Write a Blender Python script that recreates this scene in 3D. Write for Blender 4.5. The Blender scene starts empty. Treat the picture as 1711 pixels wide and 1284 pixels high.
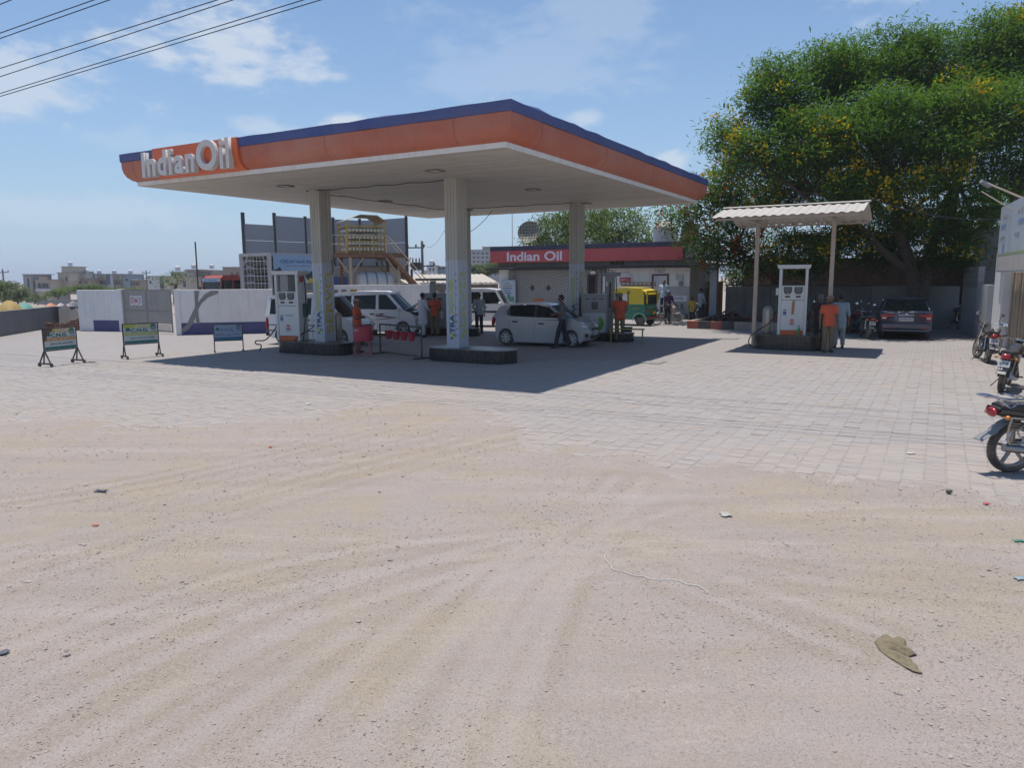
import bpy, bmesh, math, random
import numpy as np
from mathutils import Vector, Matrix, Euler
from mathutils import noise as mnoise

random.seed(11)
SC = bpy.context.scene
COL = SC.collection
R_ = math.radians

# ------------------------------------------------------------------ camera
CAM_H, PITCH, ROLL, FPX = 2.3, .1429, .0062, 1237.0
cam_data = bpy.data.cameras.new('camera')
cam = bpy.data.objects.new('camera', cam_data)
COL.objects.link(cam)
cam_data.sensor_width = 36.0
cam_data.lens = FPX / 1711.0 * 36.0
cam_data.clip_start = .05
cam_data.clip_end = 3000
cam.matrix_world = (Matrix.Translation((0, 0, CAM_H)) @ Euler((math.pi/2 - PITCH, 0, 0)).to_matrix().to_4x4()
                    @ Matrix.Rotation(-ROLL, 4, 'Z'))
SC.camera = cam

# ------------------------------------------------------------------ sky and sun
SUN_V = Vector((-.089, .118, 1.0)).normalized()          # towards the sun
SUN_EL = math.asin(SUN_V.z)
SUN_AZ = math.atan2(SUN_V.x, SUN_V.y)
world = bpy.data.worlds.new('World')
SC.world = world
world.use_nodes = True
world.cycles.sampling_method = 'MANUAL'
world.cycles.sample_map_resolution = 256
wn, wl = world.node_tree.nodes, world.node_tree.links
wn.clear()
w_out = wn.new('ShaderNodeOutputWorld')
w_bg = wn.new('ShaderNodeBackground')
sky = wn.new('ShaderNodeTexSky')
sky.sky_type = 'NISHITA'
sky.sun_disc = False
sky.sun_elevation = SUN_EL
sky.sun_rotation = SUN_AZ
sky.altitude = 50
sky.air_density = 1.0
sky.dust_density = .3
sky.ozone_density = 2.0
w_bg.inputs['Strength'].default_value = .085
# haze whitens the sky towards the horizon; small fair-weather clouds all round the dome
tc = wn.new('ShaderNodeTexCoord')
sep = wn.new('ShaderNodeSeparateXYZ')
wl.new(tc.outputs['Generated'], sep.inputs[0])
def wmath(op, a, b=None, c=None):
    n = wn.new('ShaderNodeMath'); n.operation = op
    for i, x in enumerate((a, b, c)):
        if x is None: continue
        if isinstance(x, (int, float)): n.inputs[i].default_value = x
        else: wl.new(x, n.inputs[i])
    return n.outputs[0]
def wmix(fac, a, b, mode='MIX'):
    n = wn.new('ShaderNodeMixRGB'); n.blend_type = mode
    for i, x in enumerate((fac, a, b)):
        if isinstance(x, (int, float)): n.inputs[i].default_value = x
        elif isinstance(x, tuple): n.inputs[i].default_value = (*x, 1)
        else: wl.new(x, n.inputs[i])
    return n.outputs[0]
SKY_S = .112  # value of the visible sky at exposure 0
w_bg.inputs['Strength'].default_value = .098
zp = wmath('MAXIMUM', sep.outputs['Z'], 0.0)
tinted = wmix(1.0, sky.outputs[0], (.90, 1.02, 1.11), 'MULTIPLY')
hz = wmath('MULTIPLY', wmath('EXPONENT', wmath('MULTIPLY', zp, -5.5)), .93)
hazed = wmix(hz, tinted, (.375/SKY_S, .50/SKY_S, .68/SKY_S))
az = wmath('ARCTAN2', sep.outputs['X'], sep.outputs['Y'])
el = wmath('ARCSINE', sep.outputs['Z'])
def wnoise(scale, detail, rough, dist=0.0, stretch=2.2):
    mp = wn.new('ShaderNodeMapping'); mp.inputs['Scale'].default_value = (1, 1, stretch)
    wl.new(tc.outputs['Generated'], mp.inputs['Vector'])
    n = wn.new('ShaderNodeTexNoise'); n.inputs['Scale'].default_value = scale
    n.inputs['Detail'].default_value = detail; n.inputs['Roughness'].default_value = rough; n.inputs['Distortion'].default_value = dist
    wl.new(mp.outputs[0], n.inputs['Vector'])
    return n.outputs['Fac']
n_big, n_fine = wnoise(9, 7, .62, .3), wnoise(26, 6, .6)
warp = wmath('ADD', wmath('MULTIPLY', wmath('SUBTRACT', n_big, .5), 3.0), wmath('MULTIPLY', wmath('SUBTRACT', n_fine, .5), 1.3))
CLOUDS = [(-20.5, 15.7, 7.0, 2.3, .72), (-33.5, 12.6, 6.5, 2.2, .6), (-12.2, 11.2, 2.4, 1.0, .75), (-17.5, 10.6, 2.6, .8, .42), (5.4, 11.6, 2.2, .8, .5),
          (11.7, 8.4, 1.4, .8, .6), (2.5, 15.5, 9.0, 3.2, .22), (-3.5, 14.2, 3.5, 1.5, .2), (7.0, 18.5, 5.0, 3.0, .25), (27.5, 18.2, 6.0, 1.7, .6),
          (21.0, 19.3, 2.4, .9, .5), (-30.0, 4.6, 9.0, 1.3, .25), (-20.0, 9.2, 7.0, 1.2, .16)]
rc = random.Random(4)
for k in range(7): CLOUDS.append((rc.uniform(48, 312), rc.uniform(7, 40), rc.uniform(3, 8), rc.uniform(1, 2.6), rc.uniform(.25, .7)))
azel = wn.new('ShaderNodeCombineXYZ'); wl.new(az, azel.inputs[0]); wl.new(el, azel.inputs[1])
cl = None
for a_, e_, wa, we, op in CLOUDS:
    if a_ > 180: a_ -= 360
    vm = wn.new('ShaderNodeVectorMath'); vm.operation = 'MULTIPLY_ADD'
    wl.new(azel.outputs[0], vm.inputs[0])
    vm.inputs[1].default_value = (1/R_(wa), 1/R_(we), 0); vm.inputs[2].default_value = (-a_/wa, -e_/we, 0)
    vl = wn.new('ShaderNodeVectorMath'); vl.operation = 'LENGTH'; wl.new(vm.outputs[0], vl.inputs[0])
    d = wmath('ADD', vl.outputs['Value'], warp)
    n = wn.new('ShaderNodeMapRange'); n.interpolation_type = 'SMOOTHSTEP'
    n.inputs[1].default_value = 1.25; n.inputs[2].default_value = .35; n.inputs[4].default_value = op
    wl.new(d, n.inputs[0])
    cl = n.outputs[0] if cl is None else wmath('MAXIMUM', cl, n.outputs[0])
cloudy = wmix(cl, hazed, (.66/SKY_S, .715/SKY_S, .785/SKY_S))
wl.new(cloudy, w_bg.inputs['Color'])
wl.new(w_bg.outputs[0], w_out.inputs[0])

sun_data = bpy.data.lights.new('sun', 'SUN')
sun_data.energy = 3.7
sun_data.angle = R_(.55)
sun_data.color = (1.0, .945, .865)
sun = bpy.data.objects.new('sun', sun_data)
COL.objects.link(sun)
sun.location = (0, 0, 40)
sun.rotation_euler = (-SUN_V).to_track_quat('-Z', 'Y').to_euler()

SC.view_settings.view_transform = 'Standard'
SC.view_settings.look = 'None'
SC.view_settings.gamma = 1
SC.view_settings.use_curve_mapping = False
SC.view_settings.exposure = 0.30
SC.render.engine = 'CYCLES'
SC.cycles.max_bounces = 5
SC.cycles.diffuse_bounces = 4
SC.cycles.glossy_bounces = 2
SC.cycles.use_adaptive_sampling = True
SC.cycles.adaptive_threshold = .02
SC.cycles.transparent_max_bounces = 12
SC.cycles.use_denoising = True
SC.cycles.caustics_reflective = False
SC.cycles.caustics_refractive = False

# ------------------------------------------------------------------ helpers
def ray_dir(u, v):
    du, dv = u - 855.5, v - 642.0
    cr, sr = math.cos(ROLL), math.sin(ROLL)
    x, y = (du*cr - dv*sr)/FPX, -(du*sr + dv*cr)/FPX
    cp, sp = math.cos(PITCH), math.sin(PITCH)
    return Vector((x, cp + y*sp, -sp + y*cp))
def G(u, v, z=0.0):
    """Point at height z that the photo shows at (u, v)."""
    d = ray_dir(u, v); t = (z - CAM_H)/d.z
    return Vector((0, 0, CAM_H)) + d*t
def AY(u, v, Y):
    d = ray_dir(u, v)
    return Vector((0, 0, CAM_H)) + d*(Y/d.y)

TH = .5195                                              # the forecourt's axes
RV = Vector((math.sin(TH), math.cos(TH), 0))            # away, to the right
LV = Vector((-math.cos(TH), math.sin(TH), 0))           # left, away
EV = -LV
UP = Vector((0, 0, 1))
E_ANG = math.atan2(EV.y, EV.x)                          # rotation that lays local +x along EV

def nrm(c):
    return (c[0], c[1], c[2], 1.0)
MATS = {}
def mat(name, col, rough=.6, metal=0.0, var=.12, scale=5.0, bump=0.0, bscale=40.0, dust=0.0, spec=.5, streak=0.0, dcol=(.42, .36, .29), coat=0.0):
    """Principled material with uneven tone, optional dust, rain streaks and fine relief."""
    if name in MATS: return MATS[name]
    m = bpy.data.materials.new(name); m.use_nodes = True
    MATS[name] = m
    nt = m.node_tree; N, L = nt.nodes, nt.links
    b = N['Principled BSDF']
    b.inputs['Roughness'].default_value = rough
    b.inputs['Metallic'].default_value = metal
    b.inputs['Specular IOR Level'].default_value = spec
    if coat: b.inputs['Coat Weight'].default_value = coat; b.inputs['Coat Roughness'].default_value = .08
    t = N.new('ShaderNodeTexCoord')
    n = N.new('ShaderNodeTexNoise'); n.inputs['Scale'].default_value = scale
    n.inputs['Detail'].default_value = 6; n.inputs['Roughness'].default_value = .65
    L.new(t.outputs['Object'], n.inputs['Vector'])
    mx = N.new('ShaderNodeMixRGB')
    mx.inputs['Color1'].default_value = nrm([max(0, c*(1 - var*1.6)) for c in col])
    mx.inputs['Color2'].default_value = nrm([min(1, c*(1 + var*1.4)) for c in col])
    L.new(n.outputs['Fac'], mx.inputs['Fac'])
    out = mx.outputs[0]
    if dust:
        n2 = N.new('ShaderNodeTexNoise'); n2.inputs['Scale'].default_value = scale*.45
        n2.inputs['Detail'].default_value = 8; n2.inputs['Roughness'].default_value = .7
        L.new(t.outputs['Object'], n2.inputs['Vector'])
        mr = N.new('ShaderNodeMapRange'); mr.inputs[1].default_value = .35; mr.inputs[2].default_value = .75
        mr.inputs[4].default_value = dust
        L.new(n2.outputs['Fac'], mr.inputs[0])
        m2 = N.new('ShaderNodeMixRGB'); m2.inputs['Color2'].default_value = nrm(dcol)
        L.new(mr.outputs[0], m2.inputs['Fac']); L.new(out, m2.inputs['Color1'])
        out = m2.outputs[0]
    if streak:
        mp = N.new('ShaderNodeMapping'); mp.inputs['Scale'].default_value = (7, 7, .5)
        L.new(t.outputs['Object'], mp.inputs['Vector'])
        n3 = N.new('ShaderNodeTexNoise'); n3.inputs['Scale'].default_value = 1.0; n3.inputs['Detail'].default_value = 5
        L.new(mp.outputs[0], n3.inputs['Vector'])
        mr = N.new('ShaderNodeMapRange'); mr.inputs[1].default_value = .5; mr.inputs[2].default_value = .8
        mr.inputs[4].default_value = streak
        L.new(n3.outputs['Fac'], mr.inputs[0])
        m3 = N.new('ShaderNodeMixRGB'); m3.inputs['Color2'].default_value = nrm([c*.35 + .02 for c in col])
        L.new(mr.outputs[0], m3.inputs['Fac']); L.new(out, m3.inputs['Color1'])
        out = m3.outputs[0]
    L.new(out, b.inputs['Base Color'])
    if bump:
        n4 = N.new('ShaderNodeTexNoise'); n4.inputs['Scale'].default_value = bscale; n4.inputs['Detail'].default_value = 6
        L.new(t.outputs['Object'], n4.inputs['Vector'])
        bp = N.new('ShaderNodeBump'); bp.inputs['Strength'].default_value = bump; bp.inputs['Distance'].default_value = .02
        L.new(n4.outputs['Fac'], bp.inputs['Height']); L.new(bp.outputs[0], b.inputs['Normal'])
    return m

def glass_mat(name, tint=(.25, .3, .3), alpha=.45):
    """Tinted vehicle glass: part mirror-smooth dark film, part clear."""
    if name in MATS: return MATS[name]
    m = bpy.data.materials.new(name); m.use_nodes = True; MATS[name] = m
    N, L = m.node_tree.nodes, m.node_tree.links
    b = N['Principled BSDF']
    b.inputs['Base Color'].default_value = nrm([c*.1 for c in tint]); b.inputs['Roughness'].default_value = .06
    tr = N.new('ShaderNodeBsdfTransparent'); tr.inputs[0].default_value = nrm(tint)
    mx = N.new('ShaderNodeMixShader'); mx.inputs[0].default_value = alpha
    L.new(tr.outputs[0], mx.inputs[1]); L.new(b.outputs[0], mx.inputs[2])
    L.new(mx.outputs[0], N['Material Output'].inputs[0])
    return m

class MB:
    """Collects shapes; build() links them as ONE mesh object."""
    def __init__(s): s.v = []; s.f = []; s.mi = []; s.cur = 0; s.sm = []
    def add(s, vs, fs, smooth=False):
        o = len(s.v); s.v += [tuple(x) for x in vs]
        for f in fs: s.f.append([i + o for i in f]); s.mi.append(s.cur); s.sm.append(smooth)
        return s
    def box(s, c, sz, rz=0.0, M=None):
        hx, hy, hz = sz[0]/2, sz[1]/2, sz[2]/2
        vs = [Vector((x*hx, y*hy, z*hz)) for x in (-1, 1) for y in (-1, 1) for z in (-1, 1)]
        if M is None: M = Matrix.Rotation(rz, 3, 'Z')
        c = Vector(c)
        return s.add([M @ v + c for v in vs], [(0, 1, 3, 2), (4, 6, 7, 5), (0, 4, 5, 1), (2, 3, 7, 6), (0, 2, 6, 4), (1, 5, 7, 3)])
    def frame(s, p, q, upv=None):
        d = (Vector(q) - Vector(p)).normalized()
        a = Vector(upv) if upv else (UP if abs(d.z) < .9 else Vector((1, 0, 0)))
        x = d.cross(a).normalized(); y = x.cross(d).normalized()
        return d, x, y
    def bar(s, p, q, w, h=None, upv=None):
        p, q = Vector(p), Vector(q); h = h or w
        d, x, y = s.frame(p, q, upv)
        vs = [b + x*(i*w/2) + y*(j*h/2) for b in (p, q) for i, j in ((-1, -1), (1, -1), (1, 1), (-1, 1))]
        return s.add(vs, [(0, 1, 2, 3), (7, 6, 5, 4), (0, 4, 5, 1), (1, 5, 6, 2), (2, 6, 7, 3), (3, 7, 4, 0)])
    def cone(s, p, q, r0, r1=None, n=10, cap=True):
        r1 = r0 if r1 is None else r1
        p, q = Vector(p), Vector(q); d, x, y = s.frame(p, q)
        vs = []
        for b, r in ((p, r0), (q, r1)):
            for i in range(n):
                a = 2*math.pi*i/n; vs.append(b + (x*math.cos(a) + y*math.sin(a))*r)
        fs = [(i, (i+1) % n, n + (i+1) % n, n + i) for i in range(n)]
        s.add(vs, fs, True)
        if cap: s.add(vs, [tuple(range(n))[::-1], tuple(range(n, 2*n))])
        return s
    def tube(s, pts, r, n=8, closed=False):
        pts = [Vector(p) for p in pts]
        if len(pts) > 3 and not closed and not isinstance(r, (list, tuple)) and n > 5:      # round the bends
            q = [pts[0]*2 - pts[1]] + pts + [pts[-1]*2 - pts[-2]]; out = []
            for i in range(1, len(q)-2):
                a, b, c, d = q[i-1:i+3]
                for k in range(4):
                    t = k/4; out.append((b*2 + (c-a)*t + (a*2 - b*5 + c*4 - d)*t*t + (b*3 - a - c*3 + d)*t**3)/2)
            pts = out + [pts[-1]]
        m = len(pts); vs = []; px = None
        rr = r if isinstance(r, (list, tuple)) else [r]*m
        for i, p in enumerate(pts):
            a = pts[(i-1) % m] if (i or closed) else p
            b = pts[(i+1) % m] if (i < m-1 or closed) else p
            d = (b - a).normalized()
            if px is None:
                h = UP if abs(d.z) < .9 else Vector((1, 0, 0))
                x = d.cross(h).normalized()
            else:
                x = (px - d*px.dot(d)); x = x.normalized() if x.length > 1e-6 else d.orthogonal().normalized()
            px = x; y = d.cross(x)
            for k in range(n):
                t = 2*math.pi*k/n; vs.append(p + (x*math.cos(t) + y*math.sin(t))*rr[i])
        fs = []
        for i in range(m if closed else m-1):
            j = (i+1) % m
            fs += [(i*n+k, i*n+(k+1) % n, j*n+(k+1) % n, j*n+k) for k in range(n)]
        s.add(vs, fs, True)
        if not closed: s.add(vs, [tuple(range(n))[::-1], tuple(range((m-1)*n, m*n))])
        return s
    def lathe(s, prof, n=20, c=(0, 0, 0), M=None, smooth=True, cap=True):
        """prof: list of (radius, height) turned about local z."""
        c = Vector(c); vs = []
        for r, z in prof:
            for k in range(n):
                a = 2*math.pi*k/n; p = Vector((r*math.cos(a), r*math.sin(a), z))
                vs.append((M @ p if M else p) + c)
        fs = []
        for i in range(len(prof)-1):
            fs += [(i*n+k, i*n+(k+1) % n, (i+1)*n+(k+1) % n, (i+1)*n+k) for k in range(n)]
        s.add(vs, fs, smooth)
        if cap and prof[0][0] > 1e-4: s.add(vs[:n], [tuple(range(n))[::-1]])
        if cap and prof[-1][0] > 1e-4: s.add(vs[-n:], [tuple(range(n))])
        return s
    def ell(s, c, r, nu=12, nv=8, M=None):
        prof = [(max(1e-5, math.sin(math.pi*i/nv)), -math.cos(math.pi*i/nv)) for i in range(nv+1)]
        c = Vector(c); vs = []
        for a_, z in prof:
            for k in range(nu):
                a = 2*math.pi*k/nu; p = Vector((a_*math.cos(a)*r[0], a_*math.sin(a)*r[1], z*r[2]))
                vs.append((M @ p if M else p) + c)
        fs = []
        for i in range(nv):
            fs += [(i*nu+k, i*nu+(k+1) % nu, (i+1)*nu+(k+1) % nu, (i+1)*nu+k) for k in range(nu)]
        return s.add(vs, fs, True)
    def prism(s, poly, d0, d1, fr=None):
        """2-D outline (a, b) -> origin + a*A + b*B, extruded along Nn from d0 to d1. fr = (origin, A, B, N)."""
        O, A, B, Nn = [Vector(x) for x in (fr or ((0, 0, 0), (1, 0, 0), (0, 0, 1), (0, -1, 0)))]
        n = len(poly)
        vs = [O + A*a + B*b + Nn*d for d in (d0, d1) for a, b in poly]
        fs = [tuple(range(n))[::-1], tuple(range(n, 2*n))] + [(i, (i+1) % n, n+(i+1) % n, n+i) for i in range(n)]
        return s.add(vs, fs)
    def rslab(s, c, sz, r, n=5):
        """Box with rounded vertical edges."""
        hx, hy = sz[0]/2 - r, sz[1]/2 - r; poly = []
        for cx, cy, a0 in ((hx, hy, 0), (-hx, hy, 90), (-hx, -hy, 180), (hx, -hy, 270)):
            for i in range(n+1):
                a = R_(a0 + 90*i/n); poly.append((cx + r*math.cos(a), cy + r*math.sin(a)))
        c = Vector(c)
        return s.prism(poly, -sz[2]/2, sz[2]/2, (c, (1, 0, 0), (0, 1, 0), (0, 0, 1)))
    def xf(s, M):
        s.v = [tuple(M @ Vector(v)) for v in s.v]; return s
    def build(s, name, mats, parent=None, bevel=0.0, bseg=2, sharp=40, loc=None):
        me = bpy.data.meshes.new(name)
        me.from_pydata([tuple(v) for v in s.v], [], s.f)
        if not isinstance(mats, (list, tuple)): mats = [mats]
        for m in mats: me.materials.append(m)
        me.polygons.foreach_set('material_index', s.mi)
        bm = bmesh.new(); bm.from_mesh(me)
        bmesh.ops.remove_doubles(bm, verts=bm.verts, dist=1e-5)
        bmesh.ops.recalc_face_normals(bm, faces=bm.faces)
        bm.to_mesh(me); bm.free()
        if any(s.sm):
            me.polygons.foreach_set('use_smooth', [True]*len(me.polygons))
            me.set_sharp_from_angle(angle=R_(sharp))
        o = bpy.data.objects.new(name, me); COL.objects.link(o)
        if parent is not None: o.parent = parent
        if loc is not None: o.location = loc
        if bevel:
            b = o.modifiers.new('edge', 'BEVEL'); b.width = bevel; b.segments = bseg; b.limit_method = 'ANGLE'; b.angle_limit = R_(35)
        return o

def tag(o, label=None, cat=None, group=None, kind=None):
    if label: o['label'] = label
    if cat: o['category'] = cat
    if group: o['group'] = group
    if kind: o['kind'] = kind
    return o
def thing(name, label, cat, loc=(0, 0, 0), rz=0.0, group=None):
    o = bpy.data.objects.new(name, None); COL.objects.link(o)
    o.empty_display_size = .2
    o.location = loc; o.rotation_euler = (0, 0, rz)
    return tag(o, label, cat, group)
def kids(o): return [c for c in bpy.data.objects if c.parent == o]
def link_mesh(name, me, parent=None, loc=(0, 0, 0), rot=(0, 0, 0), scale=(1, 1, 1)):
    o = bpy.data.objects.new(name, me); COL.objects.link(o)
    o.parent = parent; o.location = loc; o.rotation_euler = rot; o.scale = scale
    return o
def copy_tree(o, parent=None, swap=None):
    c = o.copy(); COL.objects.link(c); c.parent = parent
    for ch in o.children: copy_tree(ch, c)
    return c

_TXT = {}
def text_mesh(s, extrude=.002, bold=0.0, res=4):
    key = (s, extrude, bold)
    if key in _TXT: return _TXT[key]
    cu = bpy.data.curves.new('lettering', 'FONT'); cu.body = s; cu.size = 1.0
    cu.extrude = extrude; cu.offset = bold; cu.resolution_u = res
    ob = bpy.data.objects.new('lettering', cu); COL.objects.link(ob)
    dg = bpy.context.evaluated_depsgraph_get()
    me = bpy.data.meshes.new_from_object(ob.evaluated_get(dg))
    bpy.data.objects.remove(ob); bpy.data.curves.remove(cu)
    co = np.zeros(len(me.vertices)*3); me.vertices.foreach_get('co', co); co = co.reshape(-1, 3)
    if len(co):
        lo, hi = co.min(0), co.max(0)
    else: lo, hi = np.zeros(3), np.ones(3)
    _TXT[key] = (me, lo, hi)
    return _TXT[key]
def lettering(name, s, mt, parent, org, A, B, width=None, height=None, extrude=.002, bold=0.0, centre=True, off=.004, raw_height=None):
    """Flat lettering on a surface: org = centre (or lower-left) point, A = reading direction, B = up, both unit; fits width x height."""
    me, lo, hi = text_mesh(s, extrude, bold)
    me = me.copy(); me.materials.clear(); me.materials.append(mt)
    A, B, org = Vector(A), Vector(B), Vector(org); Nn = A.cross(B)
    w, h = hi[0]-lo[0], hi[1]-lo[1]
    sy = (height/h) if height else None
    sx = (width/w) if width else sy
    sy = sy or sx
    sz = 1.0 if extrude > .01 else .5
    co = np.zeros(len(me.vertices)*3); me.vertices.foreach_get('co', co); co = co.reshape(-1, 3)
    co[:, 0] = (co[:, 0]-lo[0])*sx; co[:, 1] = (co[:, 1]-lo[1])*sy; co[:, 2] = (co[:, 2]-lo[2])*sz + off
    if centre: co[:, 0] -= w*sx/2; co[:, 1] -= h*sy/2
    M = np.array([A, B, Nn])
    co = co @ M + np.array(org)
    me.vertices.foreach_set('co', co.ravel()); me.update()
    o = bpy.data.objects.new(name, me); COL.objects.link(o)
    if parent is not None: o.parent = parent
    return o
# ------------------------------------------------------------------ ground
EDGE_X = [-40, -16, -9, -6.4, -4.3, -3.3, -2.4, -1.6, -.9, -.06, .5, 1.6, 3.14, 5.07, 9, 25]
EDGE_Y = [15.6, 13.6, 12.7, 11.9, 11.4, 12.1, 13.4, 14.3, 13.5, 11.4, 9.9, 9.2, 8.5, 7.2, 5.6, 4.4]
TRACK_PX = [
    [(-60, 1010), (200, 925), (450, 845), (700, 780), (950, 715)], [(-60, 930), (200, 880), (480, 800), (760, 735)],
    [(-40, 1180), (200, 1075), (420, 1000), (680, 945), (950, 925)], [(60, 1290), (300, 1150), (520, 1040), (760, 965), (960, 915), (1150, 850)],
    [(560, 1290), (700, 1130), (820, 1020), (950, 925), (1060, 850)], [(740, 1290), (820, 1150), (890, 1030), (960, 930)],
    [(830, 1290), (880, 1150), (930, 1020), (985, 915), (1080, 800)], [(1000, 930), (1130, 985), (1260, 1035), (1420, 1100)],
    [(1010, 905), (1200, 950), (1450, 990), (1711, 1010)], [(250, 1290), (420, 1170), (600, 1060)],
    [(-40, 860), (250, 815), (500, 755), (720, 700)], [(900, 1000), (1000, 950), (1200, 920), (1500, 900)]]
TRACKS = []
for t in TRACK_PX:
    pts = [G(u, v) for u, v in t]
    # smooth the polyline
    fine = []
    for a, b in zip(pts[:-1], pts[1:]):
        for i in range(8): fine.append(a.lerp(b, i/8))
    fine.append(pts[-1])
    for _ in range(10):
        fine = [fine[0]] + [(fine[i-1] + fine[i]*2 + fine[i+1])/4 for i in range(1, len(fine)-1)] + [fine[-1]]
    base_ = np.array([[p.x, p.y] for p in fine]); tg = np.gradient(base_, axis=0); tg /= np.linalg.norm(tg, axis=1, keepdims=True) + 1e-9
    for d_ in ((0,) if len(TRACKS) % 2 else (0, random.uniform(.3, .5))): TRACKS.append(base_ + np.stack([-tg[:, 1], tg[:, 0]], 1)*d_)

def axis_coords(lo, hi, step, far, grow=1.16):
    a = list(np.arange(lo, hi + 1e-6, step)); s = step
    left = []; x = lo
    while x > -far: s *= grow; x -= s; left.append(x)
    s = step; x = hi; right = []
    while x < far: s *= grow; x += s; right.append(x)
    return np.array(left[::-1] + a + right)
gx = axis_coords(-9.5, 7.5, .055, 1800)
gy_n = list(np.arange(1.9, 9.0, .05)) + list(np.arange(9.0, 17.0, .11))
s_, y_ = .11, 17.0
while y_ < 2200: s_ *= 1.15; y_ += s_; gy_n.append(y_)
gy = np.array([-400, -100, -30, -10, -3, -1, .4, 1.1] + gy_n)
GXX, GYY = np.meshgrid(gx, gy)
def fnoise(X, Y, sc, seed=0.0, octv=3):
    """Cheap smooth value-noise on arrays."""
    out = np.zeros_like(X); amp = 1.0; tot = 0
    for o in range(octv):
        xs, ys = X*sc*2**o + seed*17.3 + o*5.1, Y*sc*2**o + seed*9.7 + o*3.7
        xi, yi = np.floor(xs), np.floor(ys); fx, fy = xs-xi, ys-yi
        fx, fy = fx*fx*(3-2*fx), fy*fy*(3-2*fy)
        def hsh(a, b):
            v = np.sin(a*127.1 + b*311.7 + seed*74.7)*43758.5453
            return v - np.floor(v)
        n = (hsh(xi, yi)*(1-fx) + hsh(xi+1, yi)*fx)*(1-fy) + (hsh(xi, yi+1)*(1-fx) + hsh(xi+1, yi+1)*fx)*fy
        out += (n-.5)*amp; tot += amp*.5; amp *= .5
    return out/tot
def edge_s(X, Y):
    """>0 on the paved side."""
    return Y - np.interp(X, EDGE_X, EDGE_Y)
def track_field(X, Y):
    f = np.zeros_like(X)
    near = (Y > 1) & (Y < 18) & (np.abs(X) < 14)
    xs, ys = X[near], Y[near]
    best = np.full(xs.shape, 9.0)
    for T in TRACKS:
        for a, b in zip(T[:-1:2], T[2::2]):
            d = b-a; L2 = (d**2).sum() + 1e-9
            t = np.clip(((xs-a[0])*d[0] + (ys-a[1])*d[1])/L2, 0, 1)
            dd = np.hypot(xs-a[0]-t*d[0], ys-a[1]-t*d[1])
            best = np.minimum(best, dd)
    f[near] = np.exp(-(best/.07)**4)
    g_ = np.zeros_like(X); g_[near] = np.exp(-((best-.14)/.06)**2)
    return f, g_
TRK, RIDGE = track_field(GXX, GYY)
_fade = np.clip(.6 + 1.1*fnoise(GXX, GYY, .55, 14), 0, 1); TRK *= _fade; RIDGE *= np.clip(.6 + 1.1*fnoise(GXX, GYY, .8, 15), 0, 1)
S_ = edge_s(GXX, GYY) + fnoise(GXX, GYY, .45, 1)*1.5 + fnoise(GXX, GYY, 2.2, 2)*.7 + fnoise(GXX, GYY, 8, 11, 2)*.45
dirt = 1/(1 + np.exp(S_*2.6))                       # 1 on the bare dirt
fall = np.clip((GYY-1)/4, .3, 1)*np.exp(-np.maximum(GYY-14, 0)/12)
h_dirt = .022 + fnoise(GXX, GYY, .35, 3)*.022 + fnoise(GXX, GYY, 1.7, 4)*.007 + fnoise(GXX, GYY, 7, 5, 2)*.0045*fall + RIDGE*.005*(.5+fnoise(GXX, GYY, 1.2, 8)) - TRK*.0035
h_pave = -.022
GZ = h_dirt*dirt + h_pave*(1-dirt)
farm = (GYY > 60) | (GYY < .5) | (np.abs(GXX) > 40)
GZ = np.where(farm, -.035, GZ)
_rt = -GXX/np.maximum(GYY, 1)
def sstep(a, b, x):
    t = np.clip((x-a)/(b-a), 0, 1); return t*t*(3-2*t)
GZ = GZ - 3.4*sstep(47, 80, GYY)*sstep(.22, .42, _rt)*(1 + .1*fnoise(GXX, GYY, .05, 7))
gv = np.stack([GXX.ravel(), GYY.ravel(), GZ.ravel()], 1)
ny, nx = GXX.shape
ii = np.arange(ny*nx).reshape(ny, nx)
gf = np.stack([ii[:-1, :-1].ravel(), ii[:-1, 1:].ravel(), ii[1:, 1:].ravel(), ii[1:, :-1].ravel()], 1)
gme = bpy.data.meshes.new('ground')
gme.vertices.add(len(gv)); gme.vertices.foreach_set('co', gv.ravel())
gme.loops.add(gf.size); gme.loops.foreach_set('vertex_index', gf.ravel())
gme.polygons.add(len(gf)); gme.polygons.foreach_set('loop_start', np.arange(0, gf.size, 4)); gme.polygons.foreach_set('loop_total', np.full(len(gf), 4))
gme.update(); gme.validate()
gme.polygons.foreach_set('use_smooth', [True]*len(gme.polygons))
at = gme.attributes.new('track', 'FLOAT', 'POINT'); at.data.foreach_set('value', TRK.ravel())
at = gme.attributes.new('windrow', 'FLOAT', 'POINT'); at.data.foreach_set('value', RIDGE.ravel())
ground = bpy.data.objects.new('ground', gme); COL.objects.link(ground)
tag(ground, 'dusty beige gravelly dirt ground with curving tyre tracks', kind='structure')

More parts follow.
